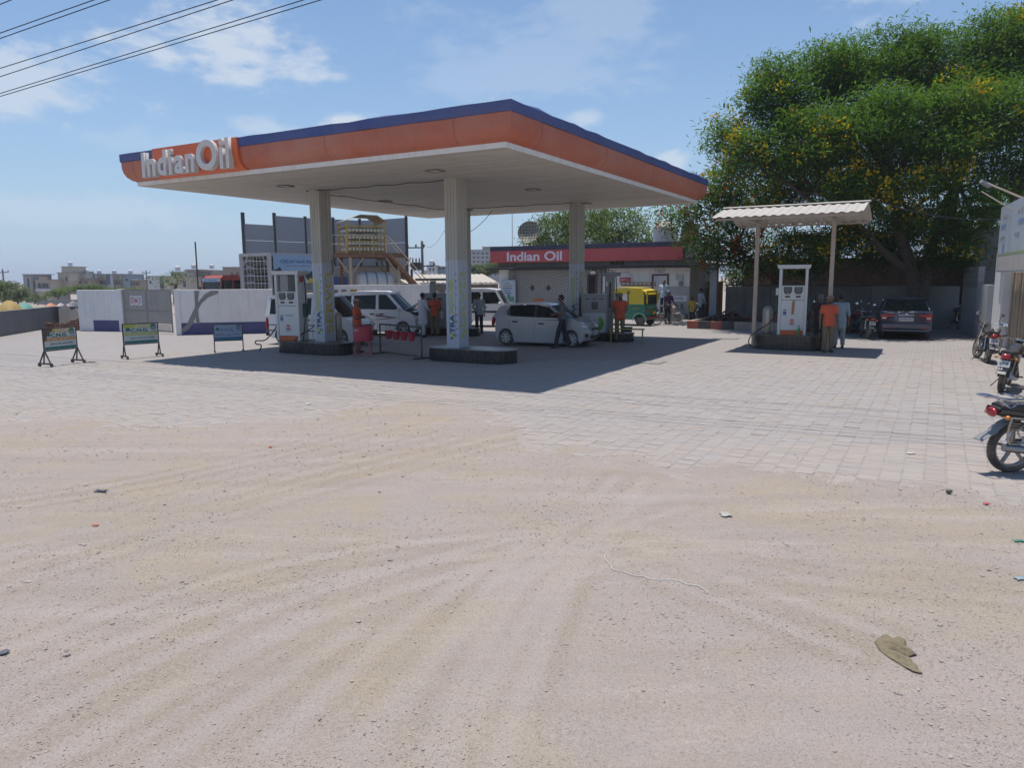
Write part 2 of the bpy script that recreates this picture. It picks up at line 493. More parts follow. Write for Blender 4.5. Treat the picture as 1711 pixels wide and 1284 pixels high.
def nn(nt, typ, **kw):
    n = nt.nodes.new(typ)
    for k, v in kw.items(): setattr(n, k, v)
    return n
def tex_noise(nt, vec, scale, detail=6, rough=.6, dist=0):
    n = nn(nt, 'ShaderNodeTexNoise'); n.inputs['Scale'].default_value = scale; n.inputs['Detail'].default_value = detail
    n.inputs['Roughness'].default_value = rough; n.inputs['Distortion'].default_value = dist
    nt.links.new(vec, n.inputs['Vector']); return n.outputs['Fac']
def rng(nt, fac, a, b, c=0.0, d=1.0):
    n = nn(nt, 'ShaderNodeMapRange'); n.inputs[1].default_value = a; n.inputs[2].default_value = b
    n.inputs[3].default_value = c; n.inputs[4].default_value = d
    nt.links.new(fac, n.inputs[0]); return n.outputs[0]
def mixc(nt, fac, a, b, mode='MIX'):
    n = nn(nt, 'ShaderNodeMixRGB', blend_type=mode)
    for i, x in ((0, fac), (1, a), (2, b)):
        if isinstance(x, (int, float)): n.inputs[i].default_value = x
        elif isinstance(x, (tuple, list)): n.inputs[i].default_value = nrm(x)
        else: nt.links.new(x, n.inputs[i])
    return n.outputs[0]
def mth(nt, op, a, b):
    n = nn(nt, 'ShaderNodeMath', operation=op)
    for i, x in enumerate((a, b)):
        if isinstance(x, (int, float)): n.inputs[i].default_value = x
        else: nt.links.new(x, n.inputs[i])
    return n.outputs[0]

def dirt_material():
    m = bpy.data.materials.new('dirt'); m.use_nodes = True; nt = m.node_tree; L = nt.links
    b = nt.nodes['Principled BSDF']; b.inputs['Roughness'].default_value = .95; b.inputs['Specular IOR Level'].default_value = .15
    pos = nn(nt, 'ShaderNodeNewGeometry').outputs['Position']
    big = tex_noise(nt, pos, .45, 5, .6, .6); mid = tex_noise(nt, pos, 1.7, 6, .65, .4); fine = tex_noise(nt, pos, 26, 5, .7); grit = tex_noise(nt, pos, 120, 3, .7)
    c = mixc(nt, rng(nt, big, .43, .58), (.370, .318, .293), (.372, .312, .238))
    c = mixc(nt, rng(nt, mid, .44, .60, 0, .8), c, (.345, .300, .278))
    mp = nn(nt, 'ShaderNodeMapping'); mp.inputs['Rotation'].default_value = (0, 0, -.62); mp.inputs['Scale'].default_value = (.16, 1.5, 1)
    L.new(pos, mp.inputs['Vector'])
    stk = tex_noise(nt, mp.outputs[0], 1.9, 6, .65, .5)
    c = mixc(nt, rng(nt, stk, .50, .66, 0, .65), c, (.318, .270, .228))
    c = mixc(nt, rng(nt, stk, .34, .46, .5, 0), c, (.435, .385, .36))
    c = mixc(nt, rng(nt, tex_noise(nt, pos, .8, 7, .7, 1.2), .56, .72, 0, .5), c, (.39, .325, .245))
    a1 = nn(nt, 'ShaderNodeAttribute', attribute_name='track'); a2 = nn(nt, 'ShaderNodeAttribute', attribute_name='windrow')
    tr = mth(nt, 'MULTIPLY', a1.outputs['Fac'], rng(nt, fine, .35, .6, .2, .6))
    c = mixc(nt, tr, c, (.43, .378, .352))
    wr = mth(nt, 'MULTIPLY', a2.outputs['Fac'], rng(nt, fine, .35, .6, .25, .85))
    c = mixc(nt, wr, c, (.30, .246, .178))
    c = mixc(nt, rng(nt, fine, .38, .68, 0, .42), c, (.30, .258, .222))
    g2 = tex_noise(nt, pos, 55, 4, .75)
    c = mixc(nt, rng(nt, g2, .555, .63, 0, .7), c, (.225, .19, .163))
    c = mixc(nt, rng(nt, g2, .30, .42, .45, 0), c, (.52, .465, .42))
    c = mixc(nt, rng(nt, grit, .56, .66, 0, .75), c, (.19, .162, .14))
    c = mixc(nt, rng(nt, grit, .30, .40, .55, 0), c, (.58, .52, .47))
    L.new(c, b.inputs['Base Color'])
    hh = mth(nt, 'ADD', mth(nt, 'MULTIPLY', fine, .8), mth(nt, 'MULTIPLY', grit, .5))
    bp = nn(nt, 'ShaderNodeBump'); bp.inputs['Strength'].default_value = .7; bp.inputs['Distance'].default_value = .018
    L.new(hh, bp.inputs['Height']); L.new(bp.outputs[0], b.inputs['Normal'])
    return m
M_DIRT = dirt_material(); gme.materials.append(M_DIRT)

def paver_material(name, joints=False):
    m = bpy.data.materials.new(name); m.use_nodes = True; nt = m.node_tree; L = nt.links
    b = nt.nodes['Principled BSDF']; b.inputs['Roughness'].default_value = .85; b.inputs['Specular IOR Level'].default_value = .25
    geo = nn(nt, 'ShaderNodeNewGeometry'); pos = geo.outputs['Position']
    big = tex_noise(nt, pos, .35, 6, .65, .5); mid = tex_noise(nt, pos, 1.6, 7, .7, .3); fine = tex_noise(nt, pos, 40, 4, .7); st = tex_noise(nt, pos, .16, 6, .6, .6)
    c = mixc(nt, big, (.305, .286, .280), (.365, .340, .330))
    c = mixc(nt, rng(nt, mid, .48, .72, 0, .5), c, (.365, .325, .292))
    c = mixc(nt, rng(nt, st, .55, .7, 0, .35), c, (.37, .315, .26))
    if joints:
        mp = nn(nt, 'ShaderNodeMapping'); mp.inputs['Rotation'].default_value = (0, 0, TH)
        L.new(pos, mp.inputs['Vector'])
        br = nn(nt, 'ShaderNodeTexBrick'); br.inputs['Scale'].default_value = 1.0
        br.inputs['Brick Width'].default_value = .225; br.inputs['Row Height'].default_value = .115; br.inputs['Mortar Size'].default_value = .008
        br.inputs['Color1'].default_value = (1, 1, 1, 1); br.inputs['Color2'].default_value = (.86, .86, .86, 1); br.inputs['Mortar'].default_value = (.55, .52, .5, 1)
        L.new(mp.outputs[0], br.inputs['Vector'])
        c = mixc(nt, .75, c, br.outputs['Color'], 'MULTIPLY')
    else:
        oi = nn(nt, 'ShaderNodeAttribute', attribute_name='tone')
        du = nn(nt, 'ShaderNodeAttribute', attribute_name='dust')
        dn = mth(nt, 'MULTIPLY', du.outputs['Fac'], rng(nt, tex_noise(nt, pos, 2.6, 7, .7, .5), .34, .56))
        c = mixc(nt, dn, c, (.375, .325, .288))
        c = mixc(nt, .5, c, mixc(nt, oi.outputs['Fac'], (.88, .875, .87), (1.07, 1.065, 1.06)), 'MULTIPLY')
    c = mixc(nt, rng(nt, fine, .35, .75, 0, .25), c, (.25, .22, .2))
    sp_ = tex_noise(nt, pos, 75, 3, .7)
    c = mixc(nt, rng(nt, sp_, .63, .70, 0, .6), c, (.13, .115, .10))
    c = mixc(nt, rng(nt, sp_, .27, .34, .5, 0), c, (.54, .49, .44))
    # oil drips
    oil = tex_noise(nt, pos, 1.1, 4, .5, .2)
    c = mixc(nt, rng(nt, oil, .68, .76, 0, .5), c, (.14, .125, .115))
    L.new(c, b.inputs['Base Color'])
    bp = nn(nt, 'ShaderNodeBump'); bp.inputs['Strength'].default_value = .35; bp.inputs['Distance'].default_value = .008
    L.new(fine, bp.inputs['Height']); L.new(bp.outputs[0], b.inputs['Normal'])
    return m
M_PAVER = paver_material('paver_concrete'); M_FORE = paver_material('forecourt_paving', True)

# paved apron: a bed sheet, interlocking pavers on it as far as they can be told apart, a sheet beyond
ORG = Vector((-.0976, 15.69, 0))                          # canopy near corner in plan
def RL(r, l, z=0.0):
    p = ORG + RV*r + LV*l; return Vector((p.x, p.y, z))
bed = MB(); bed.add([(-24, 6, -.0035), (26, 2, -.0035), (26, 52, -.0035), (-24, 52, -.0035)], [(0, 1, 2, 3)])
pavement = bed.build('pavement', M_DIRT)
tag(pavement, 'grey interlocking block paving apron dusted with sand', kind='structure')
PW, PD = .225, .115        # across a course, along it
def paver_poly(sh):
    a, b, z = PD/2 - .003, PW/2 - .004, .022
    # serrated ends interlock with the neighbouring course
    return [(-a, -b), (-a*.3, -b + z*.5), (a*.3, -b - z*.5 + .0), (a, -b), (a, b), (a*.3, b - z*.5), (-a*.3, b + z*.5), (-a, b)]
FAR_PAVE = 20.5
pv, pf, tone, pdust = [], [], [], []
rngp = np.random.default_rng(5)
cells = []
for ic in range(-88, 88):
    for ir in range(-115, 180):
        l = (ic + .5)*PW; r = (ir + .5*(ic % 2))*PD
        p = ORG + RV*r + LV*l
        x, y = p.x, p.y
        if y > FAR_PAVE or y < 5 or x < -17 or x > 16: continue
        s = y - np.interp(x, EDGE_X, EDGE_Y)
        if s < -.9: continue
        if abs(x/y) > .76: continue
        cells.append((y, r, l))
cells.sort()
poly = paver_poly(0); npv = len(poly)
me_single = []
def paver_geo(r, l, dz, tx, ty, jr):
    c = ORG + RV*r + LV*l; vs = []
    for k, (zz, sc) in enumerate(((-.018, 1.0), (-.004, 1.0), (0, .93))):
        for a, b in poly:
            aa, bb = a*sc, b*sc*(1.0 if k < 2 else 1.02)
            p = c + RV*(aa + jr[0]) + LV*(bb + jr[1])
            vs.append((p.x, p.y, zz + dz + (tx*aa + ty*bb if k else 0)))
    fs = [tuple(range(2*npv, 3*npv))]
    for k in (0, 1): fs += [(k*npv+i, k*npv+(i+1) % npv, (k+1)*npv+(i+1) % npv, (k+1)*npv+i) for i in range(npv)]
    return vs, fs
NEAR = [c for c in cells if c[0] > np.interp((ORG + RV*c[1] + LV*c[2]).x, EDGE_X, EDGE_Y) + .45]
NEAR = sorted(NEAR, key=lambda c: c[0])[:300]
near_set = set(NEAR)
pbase = MB()
one = paver_geo(0, 0, 0, 0, 0, (0, 0)); pm = MB(); pm.add([Vector(v) - Vector((ORG.x, ORG.y, 0)) for v in one[0]], one[1])
proto = pm.build('paver', M_PAVER, pavement)
tnm = proto.data.attributes.new('tone', 'FLOAT', 'POINT'); tnm.data.foreach_set('value', [.5]*len(proto.data.vertices))
proto.data.attributes.new('dust', 'FLOAT', 'POINT').data.foreach_set('value', [.95]*len(proto.data.vertices))
variants = [proto.data]
for k in range(5):
    me = proto.data.copy(); me.attributes['tone'].data.foreach_set('value', [random.random()]*len(me.vertices)); variants.append(me)
for q, c in enumerate(NEAR):
    p = ORG + RV*c[1] + LV*c[2]
    rot = (random.uniform(-.012, .012), random.uniform(-.012, .012), random.uniform(-.025, .025))
    loc = (p.x, p.y, random.uniform(-.003, .003))
    if q == 0: proto.location = loc; proto.rotation_euler = rot
    else: link_mesh('paver', random.choice(variants), pavement, loc, rot)
for c in cells:
    if c in near_set: continue
    vs, fs = paver_geo(c[1], c[2], random.gauss(0, .0022), random.gauss(0, .012), random.gauss(0, .012), (random.gauss(0, .0015), random.gauss(0, .0015)))
    o = len(pv); pv += vs; pf += [tuple(i+o for i in f) for f in fs]; tone += [random.random()]*len(vs)
    pp = ORG + RV*c[1] + LV*c[2]; pdust += [.06 + .85*math.exp(-max(0, pp.y - np.interp(pp.x, EDGE_X, EDGE_Y))/1.8)]*len(vs)
me = bpy.data.meshes.new('block_paving'); me.from_pydata(pv, [], pf); me.materials.append(M_PAVER)
an = me.attributes.new('tone', 'FLOAT', 'POINT'); an.data.foreach_set('value', tone)
me.attributes.new('dust', 'FLOAT', 'POINT').data.foreach_set('value', pdust)
bp_ = link_mesh('block_paving', me, pavement); bp_['kind'] = 'stuff'
fc = MB(); fc.add([(-26, 20.4, -.001), (26, 20.4, -.001), (26, 50, -.001), (-26, 50, -.001)], [(0, 1, 2, 3)])
forecourt = fc.build('forecourt', M_FORE); tag(forecourt, 'dusty paved forecourt under and behind the canopy', kind='structure')

# loose stones on the dirt
def stone_mesh(k, sub=1):
    bm = bmesh.new(); bmesh.ops.create_icosphere(bm, subdivisions=sub, radius=1)
    rr = random.Random(k)
    for v in bm.verts: v.co *= rr.uniform(.7, 1.2)
    for v in bm.verts: v.co.z *= .62
    bm.verts.ensure_lookup_table()
    vs = np.array([v.co[:] for v in bm.verts]); fs = np.array([[v.index for v in f.verts] for f in bm.faces]); bm.free()
    return vs, fs
def ground_z(x, y):
    i = np.clip(np.searchsorted(gx, x)-1, 0, len(gx)-2); j = np.clip(np.searchsorted(gy, y)-1, 0, len(gy)-2)
    return max(GZ[j, i], GZ[j+1, i+1], -.002 if y - np.interp(x, EDGE_X, EDGE_Y) > .6 else -1)
M_STONE = mat('loose_stone', (.37, .325, .285), .95, var=.45, scale=9, spec=.2)
SV, SF, off = [], [], 0
protos = [stone_mesh(k, 1) for k in range(6)]
rg = np.random.default_rng(3)
NS = 120000
YS = 2.7*(16/2.7)**rg.random(NS); XS = (rg.random(NS)-.5)*1.5*YS
ES = YS - np.interp(XS, EDGE_X, EDGE_Y)
_, WS = track_field(XS, YS)
PR = (.33 + .9*fnoise(XS, YS, .9, 6) + .4*fnoise(XS, YS, 3.1, 9) + .35*WS)*np.where(ES > 0, np.exp(-np.maximum(ES, 0)/1.3)*.8, 1)
keep = (rg.random(NS) < PR) & (np.abs(XS) < 11)
XS, YS = XS[keep][:30000], YS[keep][:30000]
for X, Y in zip(XS, YS):
    r = min(.0019*math.exp(abs(rg.normal(0, .62)))*(1 + Y*.065), .026)
    vs, fs = protos[rg.integers(6)]
    a = rg.random()*6.28; ca, sa = math.cos(a), math.sin(a)
    w = vs*r*np.array([1, rg.uniform(.6, 1), rg.uniform(.6, 1.1)])
    w = np.stack([w[:, 0]*ca - w[:, 1]*sa + X, w[:, 0]*sa + w[:, 1]*ca + Y, w[:, 2] + ground_z(X, Y) + r*.15], 1)
    SV.append(w); SF.append(fs + off); off += len(vs)
SV, SF = np.concatenate(SV), np.concatenate(SF)
me = bpy.data.meshes.new('gravel'); me.from_pydata(SV.tolist(), [], SF.tolist()); me.materials.append(M_STONE)
me.polygons.foreach_set('use_smooth', [False]*len(me.polygons))
grv = link_mesh('gravel', me); tag(grv, 'loose small stones scattered over the bare dirt', 'gravel', kind='stuff')
# ------------------------------------------------------------------ fuel canopy
SOF = 4.945; CL, CR = 12.14, 13.97                       # soffit height, extents along LV and RV
M_SOFFIT = mat('soffit_sheet', (.56, .525, .47), .6, var=.10, scale=1.2, dust=.35, dcol=(.42, .36, .29))
M_TRIM = mat('canopy_white_trim', (.72, .71, .69), .5, var=.06, scale=2, streak=.3)
M_ORANGE = mat('fascia_orange', (.47, .115, .06), .55, var=.18, scale=.9, dust=.8, dcol=(.47, .27, .2), streak=.12)
M_BLUEB = mat('fascia_blue', (.045, .075, .24), .55, var=.2, scale=1.5, dust=.3, dcol=(.22, .22, .28))
M_ROOFT = mat('canopy_roof_sheet', (.35, .35, .36), .6, var=.2)
M_COLW = mat('column_cladding', (.47, .46, .41), .55, var=.08, scale=2, streak=.25, dust=.2)
M_WRAP = mat('column_wrap', (.50, .55, .63), .45, var=.06, scale=2, dust=.15, streak=.15)
canopy = thing('fuel_canopy', 'large flat orange and blue fuel station canopy on tall pale columns', 'canopy', RL(CR/2, CL/2))
def world_child(o, parent):
    """Parent an object built in world coordinates without moving it."""
    o.parent = parent; o.matrix_parent_inverse = (Matrix.Translation(parent.location) @ Matrix.Rotation(parent.rotation_euler.z, 4, 'Z')).inverted()
    return o
def ring(d, z, wob=0.0):
    """Corners of the canopy outline, d outside the soffit edge."""
    return [RL(-d, -d, z), RL(-d, CL+d, z), RL(CR+d, CL+d, z), RL(CR+d, -d, z)]
def band(prof, nseg=1, wob=0.0, lo=0):
    mb = MB(); rings = []
    for k, (d, z) in enumerate(prof):
        cs = ring(d, z); pts = []
        for i in range(4):
            a, b = cs[i], cs[(i+1) % 4]
            for j in range(nseg):
                p = a.lerp(b, j/nseg)
                if wob and 0 < j < nseg:
                    w = mnoise.noise(Vector((i*7 + j*.8, k*.4, 3)))
                    p = p + Vector((0, 0, w*wob*(1.4 if k == len(prof)-1 else .3))) + (p - RL(CR/2, CL/2, z)).normalized()*w*wob*.6
                pts.append(p)
        rings.append(pts)
    n = len(rings[0]); vs = [p for r in rings for p in r]
    fs = [(k*n+i, k*n+(i+1) % n, (k+1)*n+(i+1) % n, (k+1)*n+i) for k in range(len(prof)-1) for i in range(n)]
    mb.add(vs, fs, True)
    return mb
world_child(band([(-.03, SOF+.02), (0, SOF), (.015, SOF+.11)], 8).build('trim', M_TRIM), canopy)
world_child(band([(.012, SOF+.112), (.10, SOF+.15), (.19, SOF+.235), (.245, SOF+.35), (.27, SOF+.48), (.275, SOF+.64)], 16, .009).build('fascia', M_ORANGE, sharp=60), canopy)
world_child(band([(.285, SOF+.642), (.30, SOF+.66), (.30, SOF+.86), (.24, SOF+.87)], 24, .06).build('blue_band', M_BLUEB), canopy)
for side in (0, 1):                                      # sheet joints on the two sides that face the road
    x = 1.1
    while x < (CL if side == 0 else CR):
        pf_ = [(.018, SOF+.112), (.104, SOF+.15), (.194, SOF+.235), (.249, SOF+.35), (.274, SOF+.48), (.279, SOF+.64)]
        mb = MB(); mb.tube([RL(-d, x, z) if side == 0 else RL(x, -d, z) for d, z in pf_], .003, 4); world_child(mb.build('sheet_joint', mat('joint_dark', (.28, .09, .06), .7)), canopy)
        x += 3.6
mb = MB(); mb.add(ring(.23, SOF+.80), [(0, 1, 2, 3)]); world_child(mb.build('roof_sheet', M_ROOFT), canopy)
# soffit boards run along LV, each its own strip of sheet
nb = 92; bw = CR/nb; strips = MB()
for i in range(nb):
    a, b = i*bw + .008, (i+1)*bw - .008; z = SOF + .012 + random.uniform(0, .006)
    sag = random.uniform(-.004, .004)
    strips.cur = random.choice((0, 0, 1, 2))
    strips.add([RL(a, .01, z), RL(b, .01, z+sag), RL(b, CL-.01, z+sag), RL(a, CL-.01, z), RL(a, .01, z+.03), RL(b, .01, z+.03), RL(b, CL-.01, z+.03), RL(a, CL-.01, z+.03)],
               [(0, 3, 2, 1), (0, 1, 5, 4), (2, 3, 7, 6), (1, 2, 6, 5), (3, 0, 4, 7)])
o = world_child(strips.build('soffit_boards', [M_SOFFIT, mat('soffit_sheet_pale', (.58, .545, .49), .6, var=.10, scale=1.2, dust=.3), mat('soffit_sheet_dull', (.53, .497, .44), .6, var=.12, scale=1.2, dust=.4)]), canopy); o['kind'] = 'stuff'
mb = MB(); mb.add(ring(-.02, SOF+.06), [(0, 1, 2, 3)]); world_child(mb.build('ceiling_void', mat('void', (.1, .09, .08))), canopy)
# panel joints and lamps in the soffit
for (r, l) in ((2.2, 8.6), (2.0, 3.2), (6.8, 3.0), (7.0, 8.9), (11.6, 3.4), (11.4, 8.4)):
    mb = MB(); mb.cur = 0
    for da, db, sx, sy in ((-.17, 0, .025, .365), (.17, 0, .025, .365), (0, -.17, .315, .025), (0, .17, .315, .025)):
        c = RL(r+da, l+db, SOF-.006); mb.box(c, (sy, sx, .035), E_ANG)
    fr = world_child(mb.build('ceiling_lamp', mat('lamp_frame', (.24, .22, .2), .6)), canopy)
    m2 = MB(); m2.box(RL(r, l, SOF-.002), (.31, .31, .012), E_ANG)
    ln = m2.build('lens', mat('lamp_lens', (.62, .6, .55), .35)); ln.parent = fr; ln.matrix_parent_inverse = fr.matrix_parent_inverse
    ln.matrix_parent_inverse = Matrix.Identity(4); ln.matrix_world = Matrix.Identity(4)
COLS = {'near': (3.38, 3.5), 'left': (3.38, 8.47), 'right': (11.26, 3.5), 'far': (11.26, 8.47)}
CWL, CWR = .40, .50
M_XB = mat('print_navy', (.03, .075, .16), .5, var=.05); M_XG = mat('print_lime', (.50, .55, .07), .5, var=.1)
M_SY = mat('print_yellow', (.55, .42, .05), .5, var=.12, dust=.2); M_SR = mat('print_red', (.42, .05, .035), .5, var=.15); M_SLIME = mat('print_pale_lime', (.56, .56, .18), .5, var=.12, dust=.3)
def wc(o, p): return world_child(o, p)
for key, (r0, l0) in COLS.items():
    mb = MB(); z0 = .0
    # ribbed cladding sheets
    def face(o_, A, n, w):
        k = 4
        for i in range(k):
            a0, a1 = i*w/k + .006, (i+1)*w/k - .006
            for zz0, zz1 in ((.0, 2.78), (2.80, SOF+.02)):
                mb.cur = 0 if zz0 > 1 else 1
                p0, p1 = o_ + A*a0, o_ + A*a1
                mb.add([p0 + UP*zz0, p1 + UP*zz0, p1 + UP*zz1, p0 + UP*zz1] + [q - n*.02 for q in (p0 + UP*zz0, p1 + UP*zz0, p1 + UP*zz1, p0 + UP*zz1)],
                       [(0, 1, 2, 3), (0, 3, 7, 4), (1, 5, 6, 2), (0, 4, 5, 1), (3, 2, 6, 7)])
    c = RL(r0, l0)
    face(c, LV, -RV, CWL); face(c, RV, -LV, CWR); face(c + RV*CWR, LV, RV, CWL); face(c + LV*CWL, RV, LV, CWR)
    mb.cur = 2
    cc = c + RV*CWR/2 + LV*CWL/2
    mb.box(cc + UP*(SOF/2), (CWL-.016, CWR-.016, SOF-.02), E_ANG)
    col = wc(mb.build('column', [M_COLW, M_WRAP, mat('column_joint', (.17, .16, .14))]), canopy)
    for zc_, g_ in ((SOF-.16, .02), (2.79, .012)):
        mb = MB(); mb.box(cc + UP*zc_, (CWL+g_, CWR+g_, .025), E_ANG)
        cb = mb.build('column_collar', M_COLW); cb.parent = col
    if key == 'far': continue
    # printed wraps, reading upwards
    zb = .62 if key != 'right' else .66
    fA = c - RV*.003          # face towards the road, text baseline at right
    def up_text(nm, s, m_, a, z_, w_, h_, base, A_, bold=.0):
        # reading direction UP, letters' top towards -A_
        o = lettering(nm, s, m_, None, base + A_*a + UP*z_, UP, -A_, width=w_, height=h_, bold=bold, off=.006)
        o.parent = col
    EA = -LV                   # left-to-right on face A as seen from the road
    baseA = c + LV*CWL
    up_text('lettering', 'TRA', M_XB, .20, zb+.42, .52, .15, baseA, EA, .03)
    up_text('lettering', 'POWER', M_XG, .185, zb+1.19, .95, .14, baseA, EA, .02)
    for k, ch in enumerate('FLEET CARD'):
        if ch != ' ': up_text('lettering', ch, M_XB, .335, zb + .12 + k*.185, .05, .055, baseA, EA, .01)
    # chevron mark that stands for the X
    for (pts, m_) in (([(0, 0), (.07, 0), (.17, .13), (.10, .15)], M_XB), ([(.0, .15), (.07, .17), (.16, .04), (.1, .02)], M_XG)):
        q = MB(); q.prism([(a+.12, b) for a, b in pts], 0, .003 if m_ is M_XB else .005, (baseA + UP*(zb+.0) - RV*.004, EA, UP, -RV))
        e = q.build('chevron_mark', m_); e.parent = col
    baseB = c
    up_text('lettering', 'SERVO', {'near': M_SLIME, 'left': M_SY, 'right': M_SY}[key], .25, zb+.94, 1.85, .30, baseB, RV, .015)
    if key == 'right':
        up_text('lettering', 'SE', M_SR, .25, zb+.36, .62, .305, baseB - LV*.003, RV, .015)
# service wires clipped under the soffit
for a, b in (((3.3, 8.9), (10.6, 8.9)), ((3.3, 8.5), (3.4, 3.9)), ((10.9, 3.6), (10.6, 8.9))):
    mb = MB(); p, q = RL(*a, SOF-.02), RL(*b, SOF-.02)
    mb.tube([p.lerp(q, t/12) - UP*.03*abs(math.sin(t*2.1)) for t in range(13)], .012, 5); wc(mb.build('cable', mat('cable_black', (.03, .03, .03))), canopy)
# conduit and hanging bulb on the left column
c = RL(3.38 + .33, 8.47) - LV*.03
mb = MB(); mb.tube([c + UP*SOF, c + UP*3.0, c + UP*2.45], .018, 6); wc(mb.build('conduit', M_COLW), canopy)
mb = MB(); mb.tube([c + UP*2.9 + RV*.06 - LV*.02, c + UP*2.6 + RV*.10 - LV*.03, c + UP*2.42 + RV*.04 - LV*.03], .014, 6); wc(mb.build('cable', mat('cable_black', (.03, .03, .03))), canopy)

# raised sign with letters on the canopy edge
sign = thing('canopy_sign', 'raised white IndianOil letters on an orange panel at the canopy edge', 'sign', RL(0, 9.3, SOF))
L1, L0 = 10.9, 7.55
prof = [(.02, .10), (.13, .14), (.225, .235), (.285, .36), (.31, .5), (.315, .70), (.315, .87)]
mb = MB(); vs = []
for d, z in prof:
    for i in range(9): vs.append(RL(-d-.035, L1 + (L0-L1)*i/8, SOF+z))
for d, z in prof:
    for i in range(9): vs.append(RL(-d+.04, L1 + (L0-L1)*i/8, SOF+z))
n9 = 9; K = len(prof)
fs = [(k*9+i, k*9+i+1, (k+1)*9+i+1, (k+1)*9+i) for k in range(K-1) for i in range(8)]
o9 = K*9
fs += [(o9+k*9+i, o9+(k+1)*9+i, o9+(k+1)*9+i+1, o9+k*9+i+1) for k in range(K-1) for i in range(8)]
fs += [(k*9, (k+1)*9, o9+(k+1)*9, o9+k*9) for k in range(K-1)] + [(k*9+8, o9+k*9+8, o9+(k+1)*9+8, (k+1)*9+8) for k in range(K-1)]
fs += [((K-1)*9+i, (K-1)*9+i+1, o9+(K-1)*9+i+1, o9+(K-1)*9+i) for i in range(8)]
mb.add(vs, fs, True)
wc(mb.build('panel', mat('sign_panel_orange', (.70, .13, .035), .45, var=.08, scale=1, dust=.12), sharp=50), sign)
M_LET = mat('sign_letters', (.66, .64, .61), .5, var=.07, scale=3, dust=.2)
word = 'IndianOil'
wds = []
for ch in word:
    me, lo, hi = text_mesh(ch, .075, .034); wds.append(hi[0]-lo[0])
SP = .13
tot = sum(w*(1.28 if ch == 'O' else 1) for w, ch in zip(wds, word)) + SP*(len(word)-1)
unit = 3.5/tot; cur = 0
for w, ch in zip(wds, word):
    me, lo, hi = text_mesh(ch, .075, .034)
    k = 1.28 if ch == 'O' else 1.0
    wl_ = w*unit*k; hh = (hi[1]-lo[1])*.66*(1.3 if ch == 'O' else 1)
    if ch == 'O': hh = .76
    if ch in 'Iil' or ch == 'd': hh = .66 if ch in 'Id' else (.66 if ch == 'i' and cur < 2 else .74)
    if ch in 'na': hh = .47
    lpos = 11.25 - cur*unit - wl_/2
    zb = SOF + .13 + (-.0 if ch != 'O' else -.0)
    o = lettering('letter', ch, M_LET, None, RL(-.36, lpos, zb + hh/2), -LV, UP, width=wl_, height=hh, extrude=.075, bold=.034, off=-.06)
    wc(o, sign)
    cur += w*k + SP
# ------------------------------------------------------------------ walls, gate, compound
M_WHITEW = mat('whitewash', (.80, .785, .77), .8, var=.10, scale=1.6, dust=.28, dcol=(.42, .36, .30), bump=.2, streak=.25)
M_BLUEP = mat('wall_blue_paint', (.055, .065, .20), .7, var=.2, scale=2, dust=.3, dcol=(.25, .2, .18))
M_CEM = mat('cement_plaster', (.26, .25, .24), .9, var=.2, scale=3, bump=.3)
M_CEMD = mat('cement_weathered', (.20, .19, .175), .9, var=.3, scale=1.3, bump=.3, streak=.5)
M_GREYW = mat('grey_plaster_wall', (.155, .155, .155), .9, var=.14, scale=1.2, bump=.25, dust=.15)
M_RUST = mat('rusty_steel', (.22, .105, .055), .8, var=.4, scale=9, dust=.3, dcol=(.42, .30, .2))
M_STEELD = mat('dark_steel', (.045, .042, .042), .6, var=.2, scale=6, dust=.15)
M_BRICK = mat('old_brick', (.21, .105, .075), .9, var=.4, scale=7, bump=.3, dust=.25)
M_PAPER = mat('paper_notice', (.62, .62, .64), .6, var=.06)
M_INKR = mat('ink_red', (.5, .04, .04), .6, var=.1); M_INKB = mat('ink_blue', (.05, .10, .30), .6, var=.1); M_INKG = mat('ink_teal', (.015, .15, .13), .5, var=.1)
def wall_box(mb, p, q, z0, z1, th, off=0.0):
    p, q = Vector(p), Vector(q); d = (q-p).normalized(); n = Vector((d.y, -d.x, 0))   # n faces right of travel
    c = (p+q)/2 + n*off
    mb.box((c.x, c.y, (z0+z1)/2), ((q-p).length, th, z1-z0), math.atan2(d.y, d.x)); return mb
def V2(x, y, z=0.0): return Vector((x, y, z))
# white compound wall, left of the gate
A1, A2 = V2(-19.74, 34.02), V2(-17.60, 33.46)
w = thing('compound_wall', 'short white wall panel with blue foot beside the grey gate and brick pile', 'wall', (A1+A2)/2)
wc(wall_box(MB(), A1, A2, 0, 1.86, .22).build('wall_panel', M_WHITEW, bevel=.01), w)
d_ = (A2-A1).normalized()
wc(wall_box(MB(), A1 + d_*.8, A2 - d_*.02, 0, .50, .012, .117).build('painted_foot', M_BLUEP), w)
mb = MB(); mb.box(A2 + V2(.12, -.03, .94), (.24, .3, 1.9), math.atan2(d_.y, d_.x)); wc(mb.build('gate_pier', M_WHITEW, bevel=.01), w)
